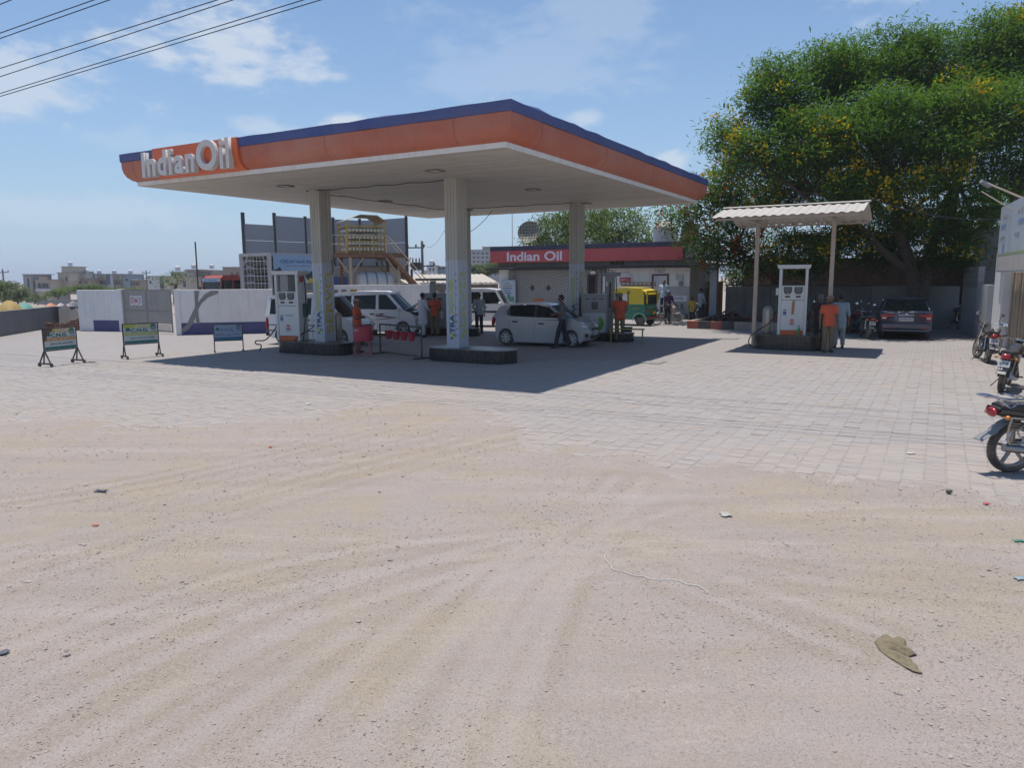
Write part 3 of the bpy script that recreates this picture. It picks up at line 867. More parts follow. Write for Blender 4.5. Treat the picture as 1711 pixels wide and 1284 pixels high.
# gate of two sheet-metal leaves
B1, B2 = V2(-17.34, 33.36), V2(-14.40, 31.50)
M_GATE = mat('gate_sheet', (.30, .285, .265), .7, var=.18, scale=1.8, dust=.35, streak=.3)
gate = thing('compound_gate', 'closed grey sheet-metal double gate with three small notices', 'gate', (B1+B2)/2)
gd = (B2-B1).normalized(); gn = Vector((gd.y, -gd.x, 0)); gl = (B2-B1).length
for k in range(2):
    a = B1 + gd*(gl*k/2 + .02); b = B1 + gd*(gl*(k+1)/2 - .02)
    wc(wall_box(MB(), a, b, .98, 1.84, .02).build('upper_panel', M_GATE), gate)
    if k == 0: wc(wall_box(MB(), a, b, .10, .94, .02).build('lower_panel', M_GATE), gate)
    else:
        wc(wall_box(MB(), a, b, .42, .94, .02).build('lower_panel', M_GATE), gate)
        mb = MB()
        for i in range(26):
            t0 = a.lerp(b, i/25)
            for s in (-1, 1):
                t1 = t0 + gd*.17*s
                if 0 <= (t1-a).dot(gd) <= (b-a).length: mb.bar(t0 + UP*.12, t1 + UP*.40, .008)
        o = wc(mb.build('wire_mesh', M_STEELD), gate); o['kind'] = 'stuff'
    mb = MB()
    for p_ in (a, b): mb.bar(p_ + UP*.06, p_ + UP*1.88, .05)
    for z in (.10, .96, 1.86): mb.bar(a + UP*z, b + UP*z, .05)
    wc(mb.build('leaf_frame', mat('gate_frame', (.24, .225, .21), .7, var=.2, dust=.3)), gate)
for k in range(3):
    c = B1 + gd*(.62 + k*.32) + gn*.016 + UP*1.40
    mb = MB(); mb.box(c, (.27, .006, .42), math.atan2(gd.y, gd.x)); n_ = wc(mb.build('notice', M_PAPER), gate)
    for j in range(3 if k != 1 else 1):
        q = MB()
        if k == 1: q.lathe([(.07, 0), (.10, 0), (.10, .006), (.07, .006)], 18, c + gn*.004, Matrix((gd, UP, gn)).transposed(), cap=False); q.bar(c + gn*.008 - gd*.06 + UP*.07, c + gn*.008 + gd*.06 - UP*.07, .025)
        else: q.box(c + gn*.005 + UP*(.11 - j*.10), (.17, .004, .035 if k else .05), math.atan2(gd.y, gd.x))
        e = q.build('print', M_INKR if k != 2 else M_INKB); e.parent = n_
# white wall with the cement repair
P1, P2 = V2(-14.04, 31.06), V2(*G(458, 556.5).xy)
w = thing('compound_wall', 'long white wall with blue foot and a forked grey cement repair', 'wall', (P1+P2)/2)
wc(wall_box(MB(), P1, P2, 0, 1.88, .22).build('wall_panel', M_WHITEW, bevel=.01), w)
wd = (P2-P1).normalized(); wnn = Vector((wd.y, -wd.x, 0))
wc(wall_box(MB(), P1 + wd*.02, P2 - wd*.02, 0, .50, .012, .117).build('painted_foot', M_BLUEP), w)
mb = MB(); mb.box(P1 + wd*.11 + UP*.95, (.22, .30, 1.9), math.atan2(wd.y, wd.x)); wc(mb.build('gate_pier', M_WHITEW, bevel=.01), w)
def on_wall(u, v):
    """(along, up) on the repaired wall's face for a photo point."""
    o = P1 + wnn*.11; d = ray_dir(u, v); t = ((o.x)*wnn.x + o.y*wnn.y)/(d.x*wnn.x + d.y*wnn.y)
    p = Vector((0, 0, CAM_H)) + d*t
    return ((p-o).dot(wd), p.z)
fr = (P1 + wnn*.112, wd, UP, wnn)
strip = [on_wall(u, v) for u, v in ((324, 486), (333, 486), (331, 500), (331, 515), (332, 530), (334, 541), (328, 541), (326, 520), (326, 505))]
arc = [on_wall(u, v) for u, v in ((365, 486), (364, 491), (348, 497), (337, 507), (332, 516), (328, 528), (322, 542), (314, 552), (305, 557), (304, 550), (312, 543), (318, 530), (324, 517), (331, 506), (341, 493), (352, 486))]
for nm, pts in (('cement_patch', strip), ('cement_patch', arc)):
    mb = MB(); mb.prism(pts, 0, .012 if pts is strip else .016, fr); wc(mb.build(nm, M_CEM), w)
mb = MB(); c = P1 + wd*.92 - wnn*.16; mb.cone(c, c + UP*3.86, .035, .03, 8)
tag(mb.build('steel_pole', M_STEELD), 'thin dark steel pole rising behind the repaired white wall', 'pole')
# white wall behind the vans
P3, P4 = V2(-10.0, 37.2), V2(-4.45, 40.2)
w = thing('compound_wall', 'plain white wall behind the parked vans with small notices', 'wall', (P3+P4)/2)
wc(wall_box(MB(), P3, P4, 0, 1.97, .2).build('wall_panel', M_WHITEW, bevel=.01), w)
sd = (P4-P3).normalized(); sn = Vector((sd.y, -sd.x, 0))
for a, wd_, z, h, m_ in ((.75, .30, 1.66, .18, M_CEM), (1.2, .30, 1.66, .18, M_CEM), (1.65, .28, 1.67, .18, M_CEM), (2.15, .36, 1.58, .34, mat('orange_notice', (.45, .22, .05), .6)), (4.55, .30, 1.38, .5, M_PAPER)):
    c = P3 + sd*a + sn*.106 + UP*z
    mb = MB(); mb.box(c, (wd_, .01, h), math.atan2(sd.y, sd.x)); n_ = wc(mb.build('notice', m_), w)
    if m_ is M_PAPER:
        for j in range(4):
            q = MB(); q.box(c + sn*.007 + UP*(.17-.09*j), (.2, .004, .03), math.atan2(sd.y, sd.x)); e = q.build('print', M_INKR if j == 0 else M_INKB); e.parent = n_
P5 = V2(-9.9, 33.4)
# grey low wall at the left with the rubbish ground behind
W0, W1, W2 = V2(-26.5, 9.0 + 14.0), V2(-22.75, 37.1), V2(-21.2, 37.3)
W0 = V2(*G(-90, 577).xy)
w = thing('low_wall', 'low grey plastered boundary wall with a bend near the brick pile', 'wall', W1)
wc(wall_box(MB(), W0, W1, 0, 1.03, .2).build('wall_panel', M_GREYW, bevel=.012), w)
wc(wall_box(MB(), W1 + V2(.1, .0), V2(-19.6, 36.4), 0, 1.02, .2).build('wall_panel', M_GREYW, bevel=.012), w)
# cream stone slabs leaning on it
for k, (dx, tl, rz, h_) in enumerate(((0, -.2, .25, 1.15), (.42, .22, -.2, .95))):
    mb = MB(); mb.prism([(-.34, 0), (.34, 0), (.30, h_*.6), (.04, h_), (-.3, h_*.82)], 0, .05)
    o = mb.build('stone_slab', mat('cream_stone', (.42, .37, .30), .8, var=.15), bevel=.004)
    o.location = V2(-21.75 + dx, 36.3 - .15*k, .02); o.rotation_euler = (-.17, tl*.3, rz)
    tag(o, ('taller' if k == 0 else 'shorter') + ' cream stone slab leaning on the low grey wall', 'slab', 'cream stone slabs')
# brick pile: each brick a part
pile = thing('brick_pile', 'untidy stack of old red bricks against the white wall', 'bricks', V2(-20.6, 34.6))
bm_ = MB(); bm_.box((0, 0, 0), (.23, .11, .075)); brick0 = bm_.build('brick', M_BRICK, pile, bevel=.006, bseg=1)
first = True
def put_brick(x, y, z, rz, tilt=0):
    global first
    if first: o = brick0; first = False
    else: o = link_mesh('brick', brick0.data, pile)
    o.location = (x, y, z); o.rotation_euler = (tilt, random.uniform(-.03, .03), rz)
ang = -.25
for course in range(9):
    for i in range(11):
        lim = [11, 11, 11, 11, 10, 9, 6, 4, 3][course]
        if i >= lim and True: continue
        xi = 1.25 - i*.125
        for j in range(2):
            if random.random() < .06 and course > 3: continue
            put_brick(xi + random.uniform(-.008, .008), .12 - j*.25 + random.uniform(-.01, .01) - xi*.26, .04 + course*.079, ang + math.pi/2 + random.uniform(-.05, .05))
for i in range(34):
    x = random.uniform(-1.3, -.1)
    put_brick(x, random.uniform(-.3, .35) - x*.26, .04 + .079*random.choice([0, 0, 0, 1, 1, 2, 3]), random.uniform(0, 3.1), random.uniform(-.2, .2) if random.random() < .3 else 0)

# ------------------------------------------------------------------ gas compound behind the wall
M_PANEL = mat('grey_precast_panel', (.33, .338, .36), .8, var=.08, scale=.8, dust=.12)
screen = thing('panel_screen', 'tall grey panel screen with dark steel posts behind the gas compound', 'screen', AY(560, 480, 48) * 1)
screen.location.z = 0
stn = [(411, 44.0), (463, 45.6), (514, 47.4), (560, 48.6), (604, 49.8), (631, 49.6), (681, 48.0)]
sp = [V2(*AY(u, 460, Y).xy) for u, Y in stn]
tops = [5.5, 6.08, 6.08, 6.08, 6.08, 6.1]
for k in range(6):
    p, q = sp[k], sp[k+1]
    d = (q-p).normalized(); nrow = 4
    for r in range(nrow):
        z0, z1 = .0 + r*1.525, (r+1)*1.525 - .02
        z1 = min(z1, tops[k]) if r < nrow-1 else tops[k]
        if z1 <= z0: continue
        wc(wall_box(MB(), p + d*.04, q - d*.04, z0, z1, .08).build('panel', M_PANEL), screen)
for k, p in enumerate(sp):
    zt = [6.15, 6.25, 6.18, 6.2, 6.2, 6.2, 6.3][k]
    mb = MB(); n = Vector((0, -1, 0))
    mb.box(p + V2(0, -.09, zt/2), (.16, .02, zt)); mb.box(p + V2(0, .09, zt/2), (.16, .02, zt)); mb.box(p + V2(0, 0, zt/2), (.02, .16, zt))
    wc(mb.build('post', M_STEELD), screen)
# platform with stair
CA = Vector((.902, .431, 0)); CB = Vector((-.431, .902, 0)); C_ANG = math.atan2(.431, .902)
pl0 = V2(*AY(582, 425, 42.5).xy)
PZ = 3.72
plat = thing('steel_platform', 'rusty raised steel platform with pale handrails and a stair', 'platform', pl0)
M_PALE = mat('rail_paint', (.50, .40, .29), .7, var=.25, scale=10, dust=.3, dcol=(.35, .18, .1))
mb = MB()
for b in (0, 2.4): mb.bar(pl0 + CA*-.9 + CB*b + UP*(PZ-.12), pl0 + CA*3.3 + CB*b + UP*(PZ-.12), .1, .22)
for a in np.linspace(-.9, 3.3, 6): mb.bar(pl0 + CA*a + UP*(PZ-.10), pl0 + CA*a + CB*2.4 + UP*(PZ-.10), .08, .16)
wc(mb.build('beam_frame', M_RUST), plat)
mb = MB(); mb.box(pl0 + CA*1.2 + CB*1.2 + UP*(PZ+.02), (4.3, 2.5, .03), C_ANG); wc(mb.build('deck', M_RUST), plat)
for a, b in ((.12, .05), (2.95, .05), (.12, 2.35), (2.95, 2.35)):
    mb = MB(); c = pl0 + CA*a + CB*b; mb.bar(c, c + UP*(PZ-.22), .16, .16); wc(mb.build('leg', M_PALE if b < 1 else M_RUST), plat)
    for s in (-1, 1):
        mb = MB(); mb.bar(c + UP*(PZ-1.2) + CA*.05*s, c + CA*.75*s + UP*(PZ-.22), .07); wc(mb.build('brace', M_PALE), plat)
mb = MB()
ra = np.linspace(-.9, 2.2, 5)
for a in ra: mb.bar(pl0 + CA*a - CB*.06 + UP*PZ, pl0 + CA*a - CB*.06 + UP*(PZ+1.0), .035)
for z in (.5, 1.0): mb.bar(pl0 + CA*-.9 - CB*.06 + UP*(PZ+z), pl0 + CA*2.3 - CB*.06 + UP*(PZ+z), .035)
wc(mb.build('handrail', mat('rail_cream', (.62, .50, .33), .6, var=.15, dust=.2)), plat)
# stair
s0 = pl0 + CA*2.3 - CB*.1 + UP*PZ; s1 = s0 + Vector((3.3, -.5, -3.72))
for k, off in enumerate((0, .75)):
    o_ = CB*off
    mb = MB(); mb.bar(s0 + o_, s1 + o_, .05, .2); wc(mb.build('stringer', M_RUST), plat)
    mb = MB(); mb.bar(s0 + o_ + UP*.98, s1 + o_ + UP*.95, .045); mb.bar(s0 + o_ + UP*.98, s0 + o_ + UP*.98 - CA*.5, .045)
    for t in (.02, .35, .68): mb.bar(s0.lerp(s1, t) + o_, s0.lerp(s1, t) + o_ + UP*.98, .035)
    wc(mb.build('stair_rail', M_PALE), plat)
for i in range(14):
    t = (i+.5)/14; c = s0.lerp(s1, t) + CB*.375; mb = MB(); mb.box(c, (.22, .74, .03), C_ANG); wc(mb.build('tread', M_RUST), plat)
# yellow cylinder rack on the platform
M_YEL = mat('rack_yellow', (.44, .29, .06), .6, var=.2, scale=5, dust=.25)
M_CYLC = mat('cylinder_cream', (.66, .61, .48), .5, var=.12, scale=4, dust=.2)
rack = thing('cylinder_rack', 'yellow framed rack of stacked gas cylinders on the raised platform', 'gas rack', pl0 + UP*(PZ+.035))
r0 = pl0 + CA*.0 + CB*.12 + UP*(PZ+.035); RW, RDp, RH = 2.15, 2.15, 1.5
mb = MB()
for a in (0, RW):
    for b in (0, RDp): mb.bar(r0 + CA*a + CB*b, r0 + CA*a + CB*b + UP*(RH+.25), .10, .14)
for z in (.05, RH):
    for b in (0, RDp): mb.bar(r0 + CB*b + UP*z, r0 + CA*RW + CB*b + UP*z, .08, .1)
    for a in (0, RW): mb.bar(r0 + CA*a + UP*z, r0 + CA*a + CB*RDp + UP*z, .08, .1)
mb.bar(r0 + UP*.1 + CB*.1, r0 + CB*1.0 + UP*1.0, .1); mb.bar(r0 + UP*1.0 + CB*1.0, r0 + CB*2.0 + UP*1.0, .08)
wc(mb.build('rack_frame', M_YEL), rack)
for row in range(4):
    mb = MB(); mb.bar(r0 + UP*(.30 + row*.335) - CB*.02, r0 + CA*RW + UP*(.30 + row*.335) - CB*.02, .05, .12); wc(mb.build('clamp_rail', M_YEL), rack)
    for c_ in range(10):
        a = .13 + c_*.21; p = r0 + CA*a + UP*(.20 + row*.335)
        if row == 3: p = p + UP*.06
        Mx = Matrix((CA, UP, -CB)).transposed()
        mb = MB(); mb.lathe([(.025, .09), (.03, .05), (.075, .02), (.098, -.06), (.1, -1.95), (.06, -2.05)], 10, p - CB*.10, Mx)
        wc(mb.build('cylinder', M_CYLC), rack)
mb = MB()
hd = [(-.1, RH+.28), (.75, RH+.62), (1.75, RH+.60), (2.3, RH+.24)]
for i in range(3):
    (a0, z0), (a1, z1) = hd[i], hd[i+1]
    p, q = r0 + CA*a0 + UP*z0, r0 + CA*a1 + UP*z1
    mb.add([p - CB*.15, q - CB*.15, q + CB*(RDp+.1), p + CB*(RDp+.1), p - CB*.15 + UP*.02, q - CB*.15 + UP*.02, q + CB*(RDp+.1) + UP*.02, p + CB*(RDp+.1) + UP*.02],
           [(0, 1, 2, 3), (7, 6, 5, 4), (0, 4, 5, 1), (2, 6, 7, 3), (1, 5, 6, 2), (3, 7, 4, 0)])
wc(mb.build('hood', mat('hood_tan', (.47, .37, .24), .6, var=.12, dust=.2)), rack)
# compressor house, blue door, tank, floodlight
M_CREAM = mat('cream_wall', (.50, .485, .46), .8, var=.08, scale=1.5, streak=.3)
hs = thing('compressor_house', 'plain pale plastered compressor house with a blue double door', 'building', AY(625, 470, 46.5)); hs.location.z = 0
h0 = V2(*AY(590, 470, 45.6).xy); h1 = V2(*AY(669, 470, 46.6).xy); hd_ = (h1-h0).normalized(); hn = Vector((-hd_.y, hd_.x, 0))
mb = MB(); c = (h0+h1)/2 + hn*1.0; mb.box(c + UP*1.5, ((h1-h0).length, 2.0, 3.0), math.atan2(hd_.y, hd_.x)); wc(mb.build('wall', M_CREAM, bevel=.01), hs)
mb = MB(); mb.box(c + UP*3.03, ((h1-h0).length+.3, 2.3, .07), math.atan2(hd_.y, hd_.x)); wc(mb.build('roof_slab', M_CEM), hs)
mb = MB(); c2 = h0 - hd_*.75 + hn*1.4; mb.box(c2 + UP*1.5, (1.4, 1.2, 3.0), math.atan2(hd_.y, hd_.x)); wc(mb.build('wall', M_PANEL), hs)
for k in range(2):
    mb = MB(); mb.box(h0 - hd_*(1.10 - .58*k) + hn*.78 + UP*1.2, (.54, .04, 2.4), math.atan2(hd_.y, hd_.x)); wc(mb.build('door', mat('door_blue', (.06, .12, .33), .6, var=.15, dust=.15)), hs)
tank = thing('horizontal_tank', 'white horizontal cylindrical tank lying before the compressor house', 'tank', AY(626, 470, 43.6)); tank.location.z = 0
t0, t1 = V2(*AY(597, 470, 43.2).xy), V2(*AY(655, 470, 44.0).xy); td = (t1-t0).normalized(); tn = Vector((-td.y, td.x, 0)); TL = (t1-t0).length
M_TANK = mat('tank_white', (.60, .58, .54), .55, var=.07, scale=2, streak=.25, dust=.2)
mb = MB(); mb.lathe([(.02, 0), (.45, .03), (.62, .10), (.68, .25), (.68, TL-.25), (.6, TL-.08), (.4, TL), (.02, TL)], 24, t0 + UP*2.0, Matrix((tn, UP, td)).transposed()); wc(mb.build('shell', M_TANK), tank)
for t in (.22, .5, .78):
    mb = MB(); mb.lathe([(.66, -.04), (.70, -.04), (.70, .04), (.66, .04)], 24, t0 + td*TL*t + UP*2.0, Matrix((tn, UP, td)).transposed(), cap=False); wc(mb.build('band', M_CEM), tank)
for t in (.2, .8):
    mb = MB(); mb.box(t0 + td*TL*t + UP*.7, (.16, 1.0, 1.4), math.atan2(td.y, td.x)); wc(mb.build('saddle', M_CEM), tank)
fl = thing('floodlight', 'small floodlight box with a looped cable on the compressor house roof', 'floodlight', AY(638, 447, 45.4)); fl.location.z = 3.065
mb = MB(); mb.cone((0, 0, 0), (0, 0, .28), .03, .03, 6); mb.build('post', M_STEELD, fl)
mb = MB(); mb.box((0, 0, .36), (.46, .22, .16)); mb.build('lamp_box', M_CEM, fl, bevel=.02)
mb = MB(); mb.tube([(.06, -.08, .28), (.1, -.12, .05), (.02, -.14, -.18), (.16, -.14, -.35), (.3, -.14, -.25), (.3, -.1, .1), (.16, -.1, .3)], .018, 6); mb.build('cable', M_STEELD, fl)

# cylinder container with a printed banner
c0 = V2(-10.9, 33.85); ca = Vector((-.832, .555, 0)); cb = Vector((.555, .832, 0)); CW_, CLn, CZ0, CZ1 = 2.0, 3.1, .35, 3.47
cont = thing('cylinder_container', 'white framed gas cylinder container with blue banner behind the wall', 'container', c0)
M_CONT = mat('container_paint', (.50, .48, .46), .7, var=.15, scale=4, dust=.25, streak=.4)
mb = MB()
for a in (0, CW_):
    for b in (0, CLn): mb.bar(c0 + ca*a + cb*b, c0 + ca*a + cb*b + UP*CZ1, .16)
for z in (CZ0+.06, CZ1-.06):
    for b in (0, CLn): mb.bar(c0 + cb*b + UP*z, c0 + ca*CW_ + cb*b + UP*z, .12, .14)
    for a in (0, CW_): mb.bar(c0 + ca*a + UP*z, c0 + ca*a + cb*CLn + UP*z, .12, .14)
for a0, a1 in ((.08, .5), (CW_-.08, CW_-.5)): mb.bar(c0 + ca*a0 + UP*(CZ1-.65) - cb*.01, c0 + ca*a1 + UP*(CZ1-.1) - cb*.01, .07, .03)
wc(mb.build('frame', M_CONT), cont)
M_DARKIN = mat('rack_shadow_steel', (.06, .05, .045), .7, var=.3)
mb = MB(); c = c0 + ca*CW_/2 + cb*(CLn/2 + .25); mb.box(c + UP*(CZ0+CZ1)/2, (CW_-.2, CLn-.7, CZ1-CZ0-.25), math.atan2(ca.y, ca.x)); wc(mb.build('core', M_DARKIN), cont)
mb = MB()
for r in range(9):
    for i in range(7):
        p = c0 + ca*(.24 + i*.255) + UP*(CZ0 + .3 + r*.335) + cb*.22
        mb.lathe([(.03, -.16), (.035, -.1), (.09, -.05), (.115, .05), (.115, .3)], 8, p, Matrix((ca, UP, cb)).transposed())
o = wc(mb.build('cylinder_ends', mat('cylinder_grey', (.20, .18, .16), .6, var=.25)), cont); o['kind'] = 'stuff'
for i in range(8):
    mb = MB(); a = .16 + i*.245; mb.tube([c0 + ca*(a + random.uniform(-.02, .02)) + cb*.0 + UP*z for z in np.linspace(CZ0+.1, CZ1-.15, 6)], .02, 5); wc(mb.build('manifold_pipe', M_CONT), cont)
for r in range(8):
    mb = MB(); z = CZ0 + .42 + r*.335; mb.bar(c0 + ca*.1 + UP*z - cb*.02, c0 + ca*(CW_-.1) + UP*z - cb*.02, .02, .035); wc(mb.build('cross_bar', M_CONT), cont)
# banner hung on the long side
bn = Vector((cb.y, -cb.x, 0))
def on_side(b, z, off=.09): return c0 + cb*b + UP*z + bn*off
def bplate(b0, b1, z0, z1, off, m_, nm, par=None):
    mb = MB(); vs = [on_side(b0, z0, off), on_side(b1, z0, off), on_side(b1, z1, off), on_side(b0, z1, off)]
    mb.add(vs + [v - bn*.008 for v in vs], [(0, 1, 2, 3), (7, 6, 5, 4), (0, 4, 5, 1), (1, 5, 6, 2), (2, 6, 7, 3), (3, 7, 4, 0)])
    o = mb.build(nm, m_)
    if par is None: wc(o, cont)
    else: o.parent = par
    return o
ban = bplate(.12, 2.95, 1.75, 3.40, .10, mat('banner_sky', (.30, .45, .62), .5, var=.25, scale=.7), 'banner')
mb = MB(); top = [(.16 + i*.155, 2.62 + (.16 if i in (0, 1, 2, 17, 18) else 0) + random.uniform(-.07, .07)) for i in range(19)]
mb.prism([(.16, 2.05), (2.92, 2.05)] + top[::-1], 0, .006, (c0 + bn*.104, cb, UP, bn)); o = mb.build('printed_trees', mat('print_forest', (.035, .055, .05), .5)); o.parent = ban
bplate(.16, 2.92, 1.78, 2.08, .112, mat('print_road', (.16, .19, .21), .5), 'printed_road', ban)
for k, cc_ in enumerate(((.30, .42, .06), (.18, .38, .45), (.35, .03, .09), (.55, .58, .62), (.55, .42, .05))):
    b = .62 + k*.36
    mb = MB(); mb.prism([(b, 2.1), (b+.44, 2.1), (b+.46, 2.2), (b+.34, 2.24), (b+.27, 2.34), (b+.10, 2.34), (b, 2.22)], 0, .006, (c0 + bn*(.114 + .003*k), cb, UP, bn))
    o = mb.build('printed_car', mat('print_car_%d' % k, cc_, .5)); o.parent = ban
o = lettering('lettering', 'CNG હવે આપની સેવા માં', M_INKB, None, on_side(1.55, 3.12, .10), cb, UP, width=2.1, height=.2, bold=.01); o.parent = ban
o = lettering('lettering', 'ગુજરાત ગેસ કંપની લિમિટેડ સર્વિસ', mat('ink_purple', (.25, .05, .16), .5), None, on_side(1.55, 2.9, .10), cb, UP, width=1.4, height=.09); o.parent = ban
for b0, z0 in ((.15, .75), (1.55, .75)):
    o = bplate(b0, b0+1.2, z0, 1.72, .09, M_PAPER, 'notice_sheet')
    for j in range(4): bplate(b0+.2, b0+.95, z0+.15+j*.2, z0+.19+j*.2, .093, M_INKB, 'print', o)
    if b0 > 1: bplate(b0, b0+1.2, 1.60, 1.70, .094, mat('orange_notice', (.45, .22, .05)), 'heading_strip', o)
# ------------------------------------------------------------------ kiosk building
K0 = V2(9.69, 40.68)
def KP(d, dep=0.0, z=0.0):
    """Kiosk frame: d to the left along the front, dep into the building (negative = towards the road)."""
    p = K0 + LV*d + RV*dep; return Vector((p.x, p.y, z))
def kd(u, v=480, dep=0.0):
    r = ray_dir(u, v); o = K0 + RV*dep; n = RV
    t = (o.x*n.x + o.y*n.y)/(r.x*n.x + r.y*n.y); p = Vector((0, 0, CAM_H)) + r*t
    return (p-o).dot(LV), p.z
def kbox(mb, d0, d1, p0, p1, z0, z1):
    c = KP((d0+d1)/2, (p0+p1)/2, (z0+z1)/2); mb.box(c, (abs(d1-d0), abs(p1-p0), z1-z0), E_ANG); return mb
M_KWALL = mat('kiosk_white_wall', (.76, .75, .73), .75, var=.08, scale=1.2, dust=.2, streak=.25)
M_KGREY = mat('kiosk_grey_wall', (.27, .255, .235), .85, var=.2, scale=1.4, streak=.5, bump=.2)
M_KRED = mat('kiosk_red', (.50, .06, .065), .55, var=.1, scale=1.4, dust=.16)
M_KNAVY = mat('kiosk_navy', (.03, .035, .075), .6, var=.15, dust=.1)
M_BROWN = mat('door_brown', (.10, .05, .03), .6, var=.2)
M_KDOOR = mat('door_white', (.62, .63, .66), .6, var=.08, dust=.15)
M_INT = mat('dark_interior', (.02, .02, .02), .9)
kiosk = thing('kiosk_building', 'flat-roofed white station kiosk with red and navy fascia', 'building', KP(6, 2))
def kp(mb, nm, m_, **kw): return wc(mb.build(nm, m_, **kw), kiosk)
dL = 12.05
dA = kd(849)[0]; dB = kd(957)[0]           # lattice bay
mb = MB()
kbox(mb, dA, dL, .0, .25, 0, 2.86)
kbox(mb, 0, dB - 2.3, .0, .2, 0, 2.86)
for d0, d1 in ((dL-.2, dL),): kbox(mb, d0, d1, .25, 6, 0, 2.86)
kbox(mb, 0, dL, 5.8, 6.0, 0, 2.86)
kp(mb, 'wall', M_KWALL, bevel=.008)
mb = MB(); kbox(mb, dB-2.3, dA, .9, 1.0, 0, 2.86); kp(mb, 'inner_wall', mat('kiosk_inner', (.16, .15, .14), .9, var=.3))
mb = MB(); kbox(mb, -.02, .2, .2, 6.0, 0, 3.1); kp(mb, 'side_wall', M_KGREY)
mb = MB(); kbox(mb, -.25, dL+.1, -.02, 6.2, 2.90, 3.28); kp(mb, 'roof_beam', M_KGREY)
mb = MB(); kbox(mb, -.32, dL+.15, -.29, 6.3, 3.30, 3.86); kp(mb, 'roof_slab', M_KGREY)
mb = MB(); kbox(mb, -.34, .05, -.32, 6.2, 3.30, 4.18); kp(mb, 'parapet', M_KGREY, bevel=.015)
mb = MB(); kbox(mb, -.05, dL+.6, -.62, 0, 2.78, 2.86); kp(mb, 'ledge', mat('ledge_brown', (.055, .04, .042), .7, var=.2))
f0, f1 = .27, kd(819, 428, -.45)[0]
mb = MB(); kbox(mb, f0, f1, -.45, -.30, 3.20, 3.92); kp(mb, 'fascia', M_KRED, bevel=.006)
mb = MB(); kbox(mb, f0, f1, -.455, -.29, 3.925, 4.19); kp(mb, 'fascia_band', M_KNAVY, bevel=.006)
t0, t1 = kd(847, 430, -.46)[0], kd(939, 430, -.46)[0]
wc(lettering('lettering', 'Indian Oil', mat('kiosk_letters', (.74, .62, .67), .5, var=.05), None, KP((t0+t1)/2, -.455, 3.56), -LV, UP, width=t0-t1, height=.56, bold=.028, off=.008), kiosk)
# lattice shutter: real crossing bars
M_LAT = mat('lattice_white', (.6, .59, .58), .6, var=.1)
mb = MB(); z0, z1 = .55, 2.74; W = dA - (dB-2.2)
def latt(s):
    k = -int(z1*9)
    step = .18; x = dB-2.2-(z1-z0)
    while x < dA + (z1-z0):
        a, b = (x, z0), (x + s*(z1-z0), z1)
        # clip to the bay
        pts = []
        for i in range(2):
            pass
        (xa, za), (xb, zb) = a, b
        lo, hi = dB-2.2, dA
        def clip(xa, za, xb, zb, lim, upper):
            ina = xa <= lim if upper else xa >= lim; inb = xb <= lim if upper else xb >= lim
            if not ina and not inb: return None
            if ina and inb: return xa, za, xb, zb
            t = (lim-xa)/(xb-xa); xm, zm = lim, za + t*(zb-za)
            return (xm, zm, xb, zb) if not ina else (xa, za, xm, zm)
        r = clip(xa, za, xb, zb, lo, False)
        r = r and clip(*r, hi, True)
        if r: mb.bar(KP(r[0], .06 + .012*s, r[1]), KP(r[2], .06 + .012*s, r[3]), .03, .008, upv=tuple(RV))
        x += step
latt(1); latt(-1)
o = kp(mb, 'lattice', M_LAT); o['kind'] = 'stuff'
mb = MB()
for d in (dB-2.2, dB-.2, dA): kbox(mb, d-.04, d+.04, .0, .12, 0, 2.8)
kp(mb, 'lattice_frame', M_LAT)
mb = MB(); kbox(mb, dB-2.3, dA, .02, .5, 0, .5); kp(mb, 'counter', M_KGREY)
for du in (889, 916):
    d, z = kd(du, 481); mb = MB(); c = KP(d, .03, z); mb.prism([(-.17, 0), (0, -.2), (.17, 0), (0, .2)], 0, .012, (c, -LV, UP, -RV)); kp(mb, 'diamond_plate', M_BROWN)
mb = MB(); c = KP(kd(900, 503)[0], .0, kd(900, 503)[1]); mb.box(c, (.6, .05, .26), E_ANG); kp(mb, 'orange_board', mat('board_orange', (.50, .13, .04), .5))
# poster board left
d0, z0 = kd(837.5, 506, -.2); d1, z1 = kd(861, 468, -.2)
mb = MB(); kbox(mb, d1, d0, -.2, -.15, z0-.3, z1); po = kp(mb, 'poster_board', mat('poster_pale', (.42, .50, .55), .5, var=.1))
for i, (m_, w_) in enumerate(((M_INKG, .3), (M_INKR, .7), (M_INKB, .8), (M_INKB, .6), (M_INKB, .75))):
    q = MB(); c = KP((d0+d1)/2 + .05, -.203, z1-.2-i*.15); q.box(c, (w_*.8, .006, .045), E_ANG); e = q.build('print', m_); e.parent = po
q = MB(); c = KP((d0+d1)/2, -.203, z0+.15); q.prism([(-.4, -.1), (.42, -.1), (.4, .25), (.2, .2), (.05, .5), (-.1, .22), (-.4, .1)], 0, .006, (c, -LV, UP, -RV)); e = q.build('print', mat('ink_green', (.10, .27, .22), .5)); e.parent = po
